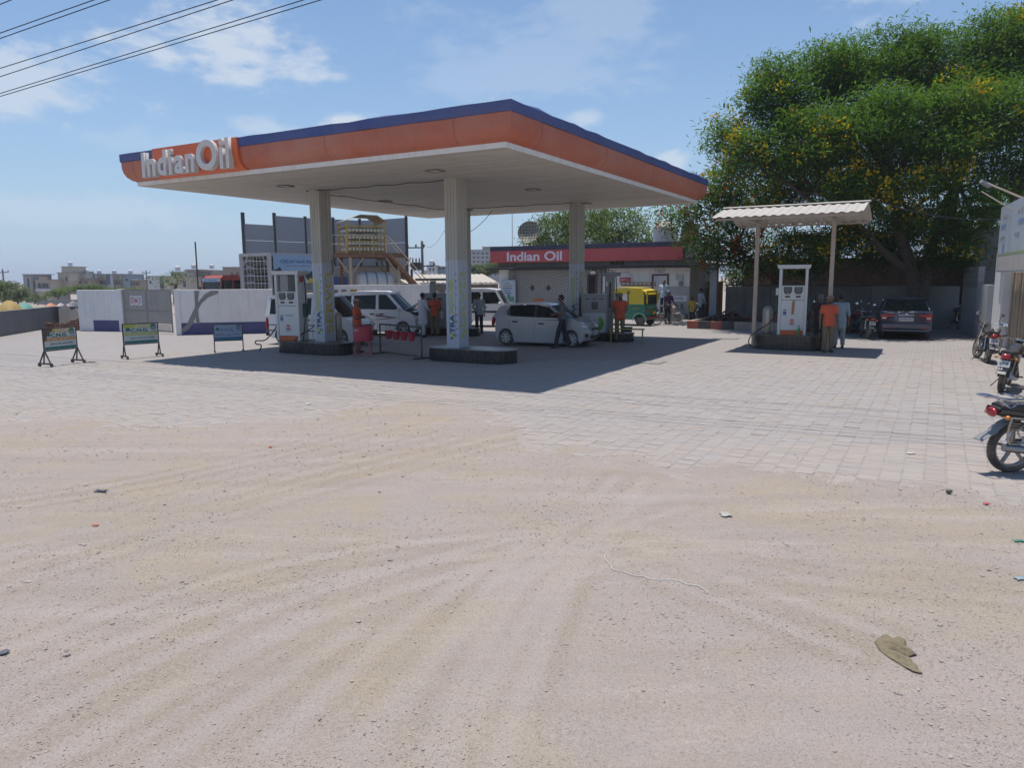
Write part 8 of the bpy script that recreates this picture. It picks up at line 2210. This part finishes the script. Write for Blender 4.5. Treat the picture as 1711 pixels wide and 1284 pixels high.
big += [lobe(1625, 365, 30, 46, 50, 34), lobe(1285, 125, 32, 36, 50, 34), lobe(1215, 225, 33, 40, 50, 34), lobe(1330, 200, 33, 50, 50, 40), lobe(1430, 160, 32, 56, 50, 40), lobe(1540, 158, 32, 60, 50, 40), lobe(1650, 140, 32, 60, 50, 40), lobe(1490, 385, 36, 60, 40, 36), lobe(1585, 370, 37, 50, 40, 36), lobe(1405, 415, 31, 48, 40, 32), lobe(1465, 435, 33, 34, 40, 24), lobe(1595, 425, 30.5, 38, 40, 28), lobe(1340, 440, 33, 44, 40, 26), lobe(1530, 365, 30, 44, 40, 30)]
big_boughs = boughs(big, 12, .40, 5) + [(x, y, z, a*.85, b*.85, c*.85) for x, y, z, a, b, c in big[:12] + big[24:]]
tb = Vector((17.35, 31.9, 0))
def yl_reg(P):
    # the blossom sits in drifts on the road side of the crown
    return np.clip(.25 + 2.2*fnoise(P[:, 0], P[:, 2], .30, 12), 0, 1)
make_tree('flowering_tree', 'huge spreading tree with yellow blossom over the parked sedan', tb,
          [([(0, 0, -.1), (.05, 0, .7), (-.05, 0, 1.6), (-.35, -.05, 2.6), (-1.1, -.2, 4.2), (-1.5, -.4, 6.0)], [.48, .38, .34, .27, .22, .17]), ([(0, 0, .3), (.15, .0, 1.5), (.30, -.05, 2.6), (.7, -.2, 4.4), (1.2, -.4, 6.2)], [.36, .31, .27, .22, .16]), ([(-.35, 0, 2.4), (-1.7, -.3, 3.3), (-3.2, -.6, 4.6)], [.20, .16, .12]), ([(.3, 0, 2.5), (2.0, -.4, 4.0), (3.4, -.6, 5.2)], [.2, .15, .11])],
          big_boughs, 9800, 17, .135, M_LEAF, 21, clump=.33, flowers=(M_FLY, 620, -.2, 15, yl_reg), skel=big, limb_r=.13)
gul = [lobe(1130, 362, 37, 34, 45, 20), lobe(1185, 345, 36, 36, 45, 24), lobe(1215, 300, 36, 40, 45, 34), lobe(1235, 380, 35, 40, 45, 30), lobe(1205, 425, 36, 34, 40, 22), lobe(1265, 440, 36, 44, 45, 24), lobe(1250, 330, 35, 46, 45, 36), lobe(1170, 400, 38, 30, 40, 18), lobe(1300, 410, 37, 40, 40, 30)]
gb_ = Vector((12.75, 36.2, 0))
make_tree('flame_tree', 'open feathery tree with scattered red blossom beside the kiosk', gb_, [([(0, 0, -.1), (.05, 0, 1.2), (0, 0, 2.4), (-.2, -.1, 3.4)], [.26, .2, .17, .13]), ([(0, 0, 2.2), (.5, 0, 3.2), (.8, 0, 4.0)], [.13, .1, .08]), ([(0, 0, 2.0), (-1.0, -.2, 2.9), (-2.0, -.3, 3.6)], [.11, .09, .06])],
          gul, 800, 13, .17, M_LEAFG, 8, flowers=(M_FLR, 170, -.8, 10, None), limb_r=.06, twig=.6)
neem = [lobe(925, 390, 58, 38, 60, 32), lobe(975, 372, 58, 46, 60, 28), lobe(1030, 380, 58, 48, 60, 34), lobe(985, 400, 56, 50, 60, 32), lobe(1060, 400, 57, 34, 50, 26), lobe(900, 410, 58, 28, 50, 22), lobe(1150, 420, 52, 30, 40, 18)]
make_tree('neem_tree', 'pale green airy tree rising behind the kiosk roof', Vector((6.2, 57.5, 0)), [([(0, 0, -.1), (0, 0, 1.8), (.1, 0, 3.4)], [.3, .24, .17])], neem, 900, 13, .22, M_LEAFN, 3, limb_r=.09, droop=.5)
# thickets and distant trees
def bush(label, lobes, base, n, leaf, m_, seed, cat=None, name='thorn_bush'):
    return make_tree(name, label, base, [([(0, 0, -.3), (0, 0, .6)], [.12, .08])], lobes, n, 10, leaf, m_, seed, limb_r=.05, twig=.3, clump=.32)
bush('green shrub mound at the far left edge of the photo', [lobe(8, 484, 85, 22, 40, 11), lobe(-22, 480, 85, 26, 40, 14), lobe(26, 490, 84, 12, 30, 7)], AY(8, 500, 85), 220, .35, M_LEAFD, 31)
bush('green shrub beside the far tower house', [lobe(92, 491, 110, 11, 20, 4), lobe(103, 488, 112, 9, 20, 5)], AY(97, 499, 110), 70, .3, M_LEAFN, 32)
bush('long low leafy thicket before the terraced houses', [lobe(118, 485, 115, 14, 20, 4), lobe(143, 480, 116, 17, 20, 3), lobe(165, 482, 117, 8, 20, 3)], AY(140, 494, 116), 120, .3, M_LEAFN, 33)
bush('small round shrub above the left white wall', [lobe(193, 485, 120, 10, 20, 3), lobe(178, 486, 121, 7, 20, 3)], AY(188, 494, 120), 45, .3, M_LEAFN, 34)
bush('low shrub above the grey gate', [lobe(228, 485, 118, 9, 20, 3), lobe(212, 486, 118, 6, 20, 3)], AY(222, 494, 118), 40, .3, M_LEAFN, 35)
bush('thin young tree with drooping leaves behind the repaired wall', [lobe(293, 462, 50, 12, 14, 3), lobe(277, 470, 50, 10, 12, 2), lobe(308, 466, 50, 10, 12, 3), lobe(288, 477, 50, 6, 10, 3)], AY(292, 500, 50), 20, .16, M_LEAFN, 36, name='sapling')
bush('dry scrub behind the rubbish ground', [lobe(45, 498, 100, 26, 30, 4), lobe(15, 497, 95, 22, 30, 6)], AY(30, 505, 100), 130, .3, M_LEAFD, 37)
bush('tree mass in front of the distant apartment block', [lobe(800, 453, 130, 24, 40, 8), lobe(832, 446, 130, 20, 40, 10), lobe(775, 458, 128, 18, 30, 7)], AY(805, 472, 130), 260, .5, M_LEAFD, 38, name='scrub_tree')
bush('shrubby greenery behind the concrete wall by the porch', [lobe(1245, 460, 44, 30, 30, 18), lobe(1285, 462, 44, 26, 30, 16)], AY(1262, 480, 44), 200, .2, M_LEAFN, 39)
bush('leafy bush behind the wall near the grey building', [lobe(1690, 350, 40, 40, 40, 40), lobe(1640, 400, 39, 36, 40, 26)], AY(1670, 470, 40), 260, .2, M_LEAF, 40)

# ------------------------------------------------------------------ distant houses, poles, rubbish ground
def hmat(k, c): return mat('far_wall_%s' % k, c, .85, var=.12, scale=.3, streak=.3)
HW = {'beige': hmat('beige', (.42, .36, .29)), 'grey': hmat('grey', (.29, .29, .30)), 'white': hmat('white', (.55, .55, .56)), 'blue': hmat('blue', (.10, .15, .28)), 'pink': hmat('pink', (.42, .29, .24)), 'brown': hmat('brown', (.30, .23, .18)), 'cream': hmat('cream', (.48, .43, .34)), 'teal': hmat('teal', (.25, .32, .38))}
M_WIN = mat('far_window', (.05, .06, .07), .2)
def house(label, Y, boxes, wins=(), tanks=(), trims=()):
    u0 = min(b[0] for b in boxes); u1 = max(b[1] for b in boxes); p = AY((u0+u1)/2, 485, Y)
    t = thing('house', label, 'house', Vector((p.x, p.y, -3.6)), 0)
    def bx(u0, u1, v0, v1, y0, y1, nm, m_, par=None):
        a, b = AY(u0, v0, Y), AY(u1, v1, Y); z0 = min(a.z, b.z); z1 = max(a.z, b.z)
        mb = MB(); mb.box(((a.x+b.x)/2, Y + (y0+y1)/2, (z0+z1)/2), (abs(b.x-a.x), y1-y0, z1-z0)); o = mb.build(nm, m_)
        if par is None: wc(o, t)
        else: o.parent = par
        return o
    for i, (a, b, vt, vb, c) in enumerate(boxes):
        w = bx(a, b, vt, vb, i*.35, 8 + i*.2, 'wall', HW[c])
        if (b-a) > 12: bx(a-.5, b+.5, vt-.8, vt+.3, i*.35-.3, 8.2 + i*.2, 'roof_slab', HW['grey'])
    for (a, b, vt, vb) in wins:
        w = bx(a, b, vt, vb, -.12, .3, 'window', M_WIN); bx(a-.4, b+.4, vb, vb+.5, -.25, .2, 'sill', HW['white'], w)
    for (a, b, vt, vb, c) in trims: bx(a, b, vt, vb, -.35, .4, 'trim', HW[c])
    for (u, v) in tanks:
        q = AY(u, v, Y); mb = MB(); mb.lathe([(.55, 0), (.57, .9), (.3, 1.15), (.1, 1.2)], 12, (q.x, q.y + 3, q.z)); wc(mb.build('roof_tank', HW['white']), t)
    return t
house('two-storey far house with a blue glazed stair tower', 190, [(38, 58, 459, 506, 'grey'), (57, 87, 468, 506, 'beige'), (36, 46, 464, 506, 'cream')], [(46, 51, 466, 486), (63, 67, 474, 482), (70, 74, 474, 482), (76, 80, 474, 482)], (), [(44, 46, 463, 490, 'white'), (51, 53, 463, 490, 'white'), (60, 84, 483, 487, 'white'), (66, 78, 463, 467, 'pink')])
house('tall narrow beige far house with a stepped roof', 195, [(96, 116, 456, 492, 'beige'), (101, 115, 446, 470, 'cream')], [(110, 113, 462, 470)], [(106, 444.5)])
house('low brown far house with roof terrace posts', 200, [(115, 150, 466, 492, 'brown'), (124, 140, 458, 467, 'cream'), (116, 128, 453.5, 457, 'grey')], [(120, 124, 470, 475), (132, 136, 470, 475), (142, 145, 470, 475)], [(134, 457)], [(118, 120, 456, 466, 'white'), (126, 128, 456, 466, 'white')])
for k, u in enumerate((151, 176.5)):
    house(('left' if k == 0 else 'right') + ' of twin far houses with blue tower fronts', 205 + k, [(u, u+14, 458.5, 492, 'white'), (u+14, u+26, 467, 492, 'brown')], [(u+17, u+20, 470, 476), (u+22, u+24, 470, 476)], [(u+5, 458)], [(u+2, u+8, 459, 476, 'blue')] + [(u+15+i*2.2, u+16+i*2.2, 459.5, 467, 'cream') for i in range(5)] + [(u+14, u+26, 458.8, 460, 'grey')])
house('grey far house with a small square window', 207, [(204, 219, 459, 492, 'teal'), (218, 234, 468, 492, 'brown')], [(210, 214, 466, 470), (221, 224, 473, 477), (227, 231, 473, 477)], [(209, 458)], [(219, 234, 466.5, 468, 'white')])
house('plain white far block beside a utility pole', 175, [(246, 268, 462, 490, 'white'), (266, 278, 463, 492, 'teal')], [(268.5, 273, 472, 482), (250, 253, 470, 474)])
house('cream far house with dark door behind the sapling', 165, [(273, 312, 463, 492, 'cream'), (284, 300, 455, 464, 'beige')], [(306, 311, 470, 480), (296, 299, 457, 461), (286, 289, 457, 461)], [(287, 453)])
house('far house with a red-edged roof turret', 185, [(302, 326, 456, 492, 'brown'), (310, 324, 451, 470, 'beige')], [(314, 318, 457, 462), (305, 308, 464, 470)], [(315, 449)], [(308, 326, 451.5, 453.5, 'pink')])
house('second far house with a red-edged roof turret', 188, [(334, 356, 457, 492, 'brown'), (336, 354, 452, 470, 'beige')], [(347, 351, 457, 462), (338, 342, 460, 464)], [(346, 449)], [(334, 356, 451.5, 453.5, 'pink')])
house('boxy brown far house beside the cylinder container', 170, [(372, 404, 447, 492, 'brown'), (366, 384, 455, 492, 'pink')], [(395, 399, 455, 460), (386, 389, 455, 460), (372, 376, 460, 465)], [(398, 445)])
house('small white far house seen past the transformer pole', 160, [(713, 728, 444, 476, 'white'), (706, 716, 452, 476, 'cream')], [(717.5, 720, 448, 453), (723, 725.5, 448, 453)], [(719, 443)])
house('grey flat-roofed far house beside the near column', 165, [(730, 762, 446, 476, 'teal')], [(733.5, 736, 448, 451), (739, 742, 448, 451), (746, 749, 448, 451)])
ab = house('long grey far apartment block with rows of windows', 320, [(786, 848, 418, 474, 'grey'), (806, 832, 413, 420, 'brown')], [(790 + i*7.2, 794 + i*7.2, 422 + j*7, 425.5 + j*7) for i in range(8) for j in range(4)])
# utility poles
M_POLE = mat('pole_concrete', (.20, .19, .18), .9, var=.15); M_WIRE = mat('wire_dark', (.02, .02, .025), .6)
def pole(label, u, vt, Y, zb=0.0, arms=(), rot=0.0, r=.12):
    p = AY(u, vt, Y); t = thing('utility_pole', label, 'utility pole', Vector((p.x, p.y, zb)))
    h = p.z - zb; mb = MB(); mb.cone((0, 0, 0), (0, 0, h), r, r*.7, 8); mb.build('shaft', M_POLE, t)
    for (z, w0, w1) in arms:
        mb = MB(); mb.bar((w0, 0, h-z), (w1, 0, h-z), .09, .09); mb.build('cross_arm', M_STEELD, t)
        for x in (w0, (w0+w1)/2, w1):
            mb = MB(); mb.lathe([(.05, 0), (.08, .06), (.05, .10), (.075, .16), (.03, .22)], 8, (x, 0, h-z+.05)); mb.build('insulator', M_STEELD, t)
    return t, Vector((p.x, p.y, p.z))
pole('utility pole standing alone at the far left', 4, 450, 95, -2, ((.4, -.7, .7),))
pole('utility pole among the far houses above the gate', 244, 452, 120, -3.4, ((.4, -.6, .6), (1.2, -.5, .5)))
pole('short utility pole beside the low brown far house', 140, 452, 140, -3.5, ((.4, -.4, .4),))
_, ptop = pole('electric pole with cross-arms right of the gas compound', 705, 403, 58, 0, ((.5, -1.1, .15), (1.9, -.9, .9)), r=.13)
tr = thing('transformer', 'small pole-mounted electric switchgear beside the gas compound', 'transformer', Vector((ptop.x - .45, ptop.y - .3, 2.9)))
mb = MB(); mb.box((0, 0, .3), (.7, .5, .6)); mb.build('box', M_STEELD, tr, bevel=.02)
for x in (-.25, 0, .25):
    mb = MB(); mb.lathe([(.04, .6), (.07, .68), (.04, .76), (.06, .84), (.02, .95)], 8, (x, 0, 0)); mb.build('bushing', M_STEELD, tr)
def wire(pts, label, r=.012, group=None):
    mb = MB(); mb.tube(pts, r, 5); tag(mb.build('overhead_wire', M_WIRE), label, 'wire', group)
def sag(a, b, s, n=14): return [Vector(a).lerp(Vector(b), i/n) - UP*s*4*(i/n)*(1-i/n) for i in range(n+1)]
k_ = KP(10.4, .2, 4.2)
wire(sag(RL(12, 7.6, SOF-.03), AY(742, 386, 36), .5), 'cable sagging from the far canopy edge towards the pole')
wire(sag(AY(742, 386, 36), ptop, .6), 'thin cable running from the near column line to the electric pole', .008)
wire(sag(RL(13.6, 6.0, SOF+.1), KP(9.4, -.4, 4.2), .1), 'left cable from the canopy edge to the kiosk sign', .008)
wire(sag(RL(13.8, 5.6, SOF+.1), KP(8.0, -.4, 4.2), .1), 'right cable from the canopy edge to the kiosk sign', .008)
wire(sag(nr + RV*1.5 + UP*4.55, SP_(9.9, .1, 4.05), .22), 'pale cable from the shelter ridge to the billboard', .014)
lm = thing('street_lamp', 'slim lamp on a long bracket above the billboard', 'lamp', SP_(7.6, -.6))
e0 = AY(1649, 306, 22.5); e1 = AY(1740, 344, 22.0); mb = MB(); mb.tube([Vector((e1.x, e1.y, 2.8)), Vector((e1.x, e1.y, e1.z)), e0], .03, 7); wc(mb.build('bracket', M_POST), lm); mb = MB(); mb.box(e0 + Vector((-.05, 0, -.03)), (.32, .14, .09), M=Matrix.Rotation(.5, 3, 'Y')); wc(mb.build('lamp_head', M_CEM, bevel=.02), lm)
e2 = AY(1640, 320, 22.8); mb = MB(); mb.tube([AY(1690, 350, 22.3), e2], .02, 6); wc(mb.build('stay', M_POST), lm)
# overhead power lines across the near sky, their shadows on the forecourt
wv = Vector((-.903, .43, 0)); 
for k, (v0, uB, Ya) in enumerate(((7, 17, 19.6), (55, 155, 20.0), (64, 181, 20.4), (114, 361, 22.0), (128, 387, 22.6), (156, 505, 23.6), (161, 534, 23.8))):
    a = AY(0, v0, Ya); d = ray_dir(uB, 0); 
    # find depth along the second ray so that the plan direction is wv
    t_ = (a.x*wv.y - a.y*wv.x)/(d.x*wv.y - d.y*wv.x); b = Vector((0, 0, CAM_H)) + d*t_
    dirv = (a - b); 
    p0 = b - dirv.normalized()*26; p1 = a + dirv.normalized()*45
    wire([p0.lerp(p1, i/10) for i in range(11)], ['uppermost', 'second', 'third', 'fourth', 'fifth', 'sixth', 'lowest'][k] + ' of the power lines crossing the upper left sky', .012, 'power lines over the road')
# tarpaulin shelters and rubbish behind the low wall
tp = [(-6, 40, 522, 20, (.36, .24, .05), 'mustard'), (12, 40, 522, 14, (.35, .38, .42), 'white'), (8, 26, 522, 8, (.05, .09, .32), 'blue'), (22, 62, 521, 15, (.05, .26, .22), 'teal'), (30, 60, 523, 9, (.38, .28, .32), 'pale pink'), (50, 90, 520, 11, (.30, .24, .17), 'tan'), (72, 98, 519, 12, (.52, .20, .10), 'orange'), (92, 112, 518, 11, (.40, .36, .34), 'grey-white'), (104, 122, 518, 10, (.38, .26, .36), 'lilac'), (112, 134, 516, 13, (.14, .14, .15), 'dark')]
for k, (u0, u1, vb, hpx, c, nm) in enumerate(tp):
    Y = 42.5 + k*.75; a, b = AY(u0, vb, Y), AY(u1, vb, Y); w_ = b.x-a.x; z0 = 0; h = (a.z + hpx*Y/FPX)
    n = 13; mb = MB(); vs = []
    for i in range(n):
        for j in range(7):
            x, y = i/(n-1), j/6; hh = h*(math.sin(math.pi*x)**.55)*(1-.75*abs(y*2-1)**1.6) + .06*mnoise.noise(Vector((x*5, y*4, k*3.1))); vs.append((a.x + w_*x, Y - .9 + y*1.8, max(-.02, hh)))
    mb.add(vs, [(i*7+j, (i+1)*7+j, (i+1)*7+j+1, i*7+j+1) for i in range(n-1) for j in range(6)], True)
    o = mb.build('tarpaulin', mat('tarp_' + nm.replace(' ', '_').replace('-', '_'), c, .7, var=.3, scale=3, dust=.25)); sd_ = o.modifiers.new('cloth', 'SOLIDIFY'); sd_.thickness = .02
    tag(o, nm + ' tarpaulin shelter behind the low grey wall', 'tarpaulin', 'tarpaulins behind the low wall')
mb = MB(); rr_ = random.Random(9)
for i in range(420):
    u = rr_.uniform(-40, 150); Y = rr_.uniform(58, 95); p = AY(u, 505, Y); s = rr_.uniform(.2, .9)
    mb.box((p.x, Y, -2.2 + rr_.uniform(0, .5) + (78-Y)*.02), (s, s, s*.6), M=Euler((rr_.random(), rr_.random(), rr_.random()*3)).to_matrix())
o = mb.build('rubble', mat('rubble_pale', (.40, .33, .26), .95, var=.4, scale=1)); tag(o, 'pale rubble and rubbish strewn over the low ground', 'rubble', kind='stuff')
fw_ = thing('far_fence', 'low grey wall across the far waste ground', 'wall', AY(90, 497, 105))
for k in range(6):
    a, b = AY(62 + k*14, 500, 105), AY(75.5 + k*14, 500, 105); mb = MB(); mb.box(((a.x+b.x)/2, 105, -1.5), (abs(b.x-a.x), .3, 2.2)); wc(mb.build('wall_panel', HW['grey']), fw_)

# ------------------------------------------------------------------ litter on the ground
def gz(x, y): return float(ground_z(x, y))
opx = [(1460, 1083), (1468, 1076), (1478, 1070), (1490, 1078), (1502, 1074), (1513, 1081), (1514, 1092), (1523, 1098), (1532, 1105), (1518, 1108), (1516, 1117), (1528, 1127), (1541, 1138), (1524, 1134), (1504, 1122), (1484, 1110), (1468, 1097)]
op = [G(u, v) for u, v in opx]; c = sum(op, Vector())/len(op); mb = MB(); n = 14; vs = []; no = len(op)*3
ring_ = []
for i in range(len(op)):
    for k in range(3): ring_.append(op[i].lerp(op[(i+1) % len(op)], k/3))
for i in range(n):
    for j in range(no):
        f = i/(n-1); p = c.lerp(ring_[j], f); q = p - c; al = q.x*.78 - q.y*.62; ac = q.x*.62 + q.y*.78
        fold = .030*abs(math.sin(ac*62 + 1.5*math.sin(al*17))) + .03*abs(mnoise.noise(Vector((ac*22, al*7, 2.0))))
        vs.append((p.x, p.y, gz(c.x, c.y) + .004 + fold*(1 - .85*f**3)))
mb.add(vs, [(i*no+j, i*no+(j+1) % no, (i+1)*no+(j+1) % no, (i+1)*no+j) for i in range(n-1) for j in range(no)], True)
o = mb.build('cloth_rag', mat('rag_olive', (.20, .165, .105), .9, var=.25, scale=14, bump=.3, bscale=90), sharp=70); so = o.modifiers.new('cloth', 'SOLIDIFY'); so.thickness = .002; tag(o, 'crumpled olive-brown cloth rag lying on the dirt', 'rag')
pts = [G(u, v) for u, v in ((1010, 935), (1014, 948), (1026, 960), (1050, 968), (1075, 972), (1096, 978), (1120, 977), (1145, 983), (1165, 989), (1180, 998), (1172, 999))]
mb = MB(); mb.tube([Vector((p.x + random.uniform(-.012, .012), p.y + random.uniform(-.012, .012), gz(p.x, p.y) + .006)) for a_, b_ in zip(pts[:-1], pts[1:]) for p in (a_, a_.lerp(b_, .5))], .003, 6); tag(mb.build('string', mat('string_white', (.6, .58, .55), .8)), 'white string lying loose across the dirt', 'string')
def scrap(u, v, w_, h_, colr, label, nm='paper_scrap', thick=.004):
    p = G(u, v); mb = MB(); m = 5; vs = []
    for i in range(m):
        for j in range(m): vs.append((p.x + (i/(m-1)-.5)*w_*(1 + .2*math.sin(j*2.1+u)), p.y + (j/(m-1)-.5)*h_*(1 + .25*math.sin(i*1.7+v)), gz(p.x, p.y) + .01 + .5*min(w_, h_)*abs(mnoise.noise(Vector((i*.9+u, j*.9+v, 1))))*.5))
    mb.add(vs, [(i*m+j, (i+1)*m+j, (i+1)*m+j+1, i*m+j+1) for i in range(m-1) for j in range(m-1)], True); o = mb.build(nm, mat('scrap_%d_%d_%d' % tuple(int(x*99) for x in colr), colr, .6, var=.2)); s = o.modifiers.new('sheet', 'SOLIDIFY'); s.thickness = thick
    tag(o, label, 'litter', 'scraps of litter on the ground')
scrap(169, 825, .12, .06, (.05, .06, .075), 'dark blue plastic scrap on the dirt at the left')
scrap(1585, 827, .05, .045, (.12, .13, .10), 'dark stone-like lump of litter near the paving edge at the right', 'lump', .03)
scrap(1648, 848, .05, .05, (.5, .03, .05), 'small red wrapper near the right paving edge')
scrap(1522, 759, .10, .05, (.55, .54, .5), 'pale paper strip on the paving near the motorcycles')
scrap(452, 750, .04, .05, (.5, .06, .03), 'tiny red wrapper on the dirt left of centre')
scrap(160, 883, .06, .03, (.55, .12, .06), 'tiny orange-red wrapper near the dark plastic scrap')
scrap(1212, 867, .09, .12, (.42, .39, .36), 'pale flat cardboard piece on the dirt right of centre')
scrap(515, 676, .10, .09, (.6, .6, .6), 'white paper scrap on the paving before the canopy shadow')
scrap(8, 1098, .05, .05, (.10, .11, .13), 'dark bluish scrap at the left edge of the dirt')
scrap(1702, 913, .08, .04, (.03, .20, .14), 'green plastic scrap at the right edge of the dirt')
scrap(1704, 976, .07, .05, (.25, .33, .36), 'pale blue-green scrap at the right edge')
scrap(150, 606, .3, .12, (.06, .06, .055), 'dark rag on the paving beside the torn gas sign')
scrap(1313, 632, .08, .07, (.55, .55, .53), 'white paper bit on the paving before the shelter')
# ------------------------------------------------------------------ dusty air
hm = bpy.data.materials.new('haze_air'); hm.use_nodes = True
for n_ in list(hm.node_tree.nodes):
    if n_.type == 'BSDF_PRINCIPLED': hm.node_tree.nodes.remove(n_)
pvn = hm.node_tree.nodes.new('ShaderNodeVolumePrincipled')
pvn.inputs['Color'].default_value = (.86, .91, 1.0, 1); pvn.inputs['Density'].default_value = .0005; pvn.inputs['Anisotropy'].default_value = .2
hm.node_tree.links.new(pvn.outputs[0], hm.node_tree.nodes['Material Output'].inputs['Volume'])
mb = MB(); mb.box((0, 900, 9.5), (3900, 2700, 31))
hz_o = mb.build('haze', hm); tag(hz_o, 'thin pale dusty air over the whole place', 'haze', kind='stuff')
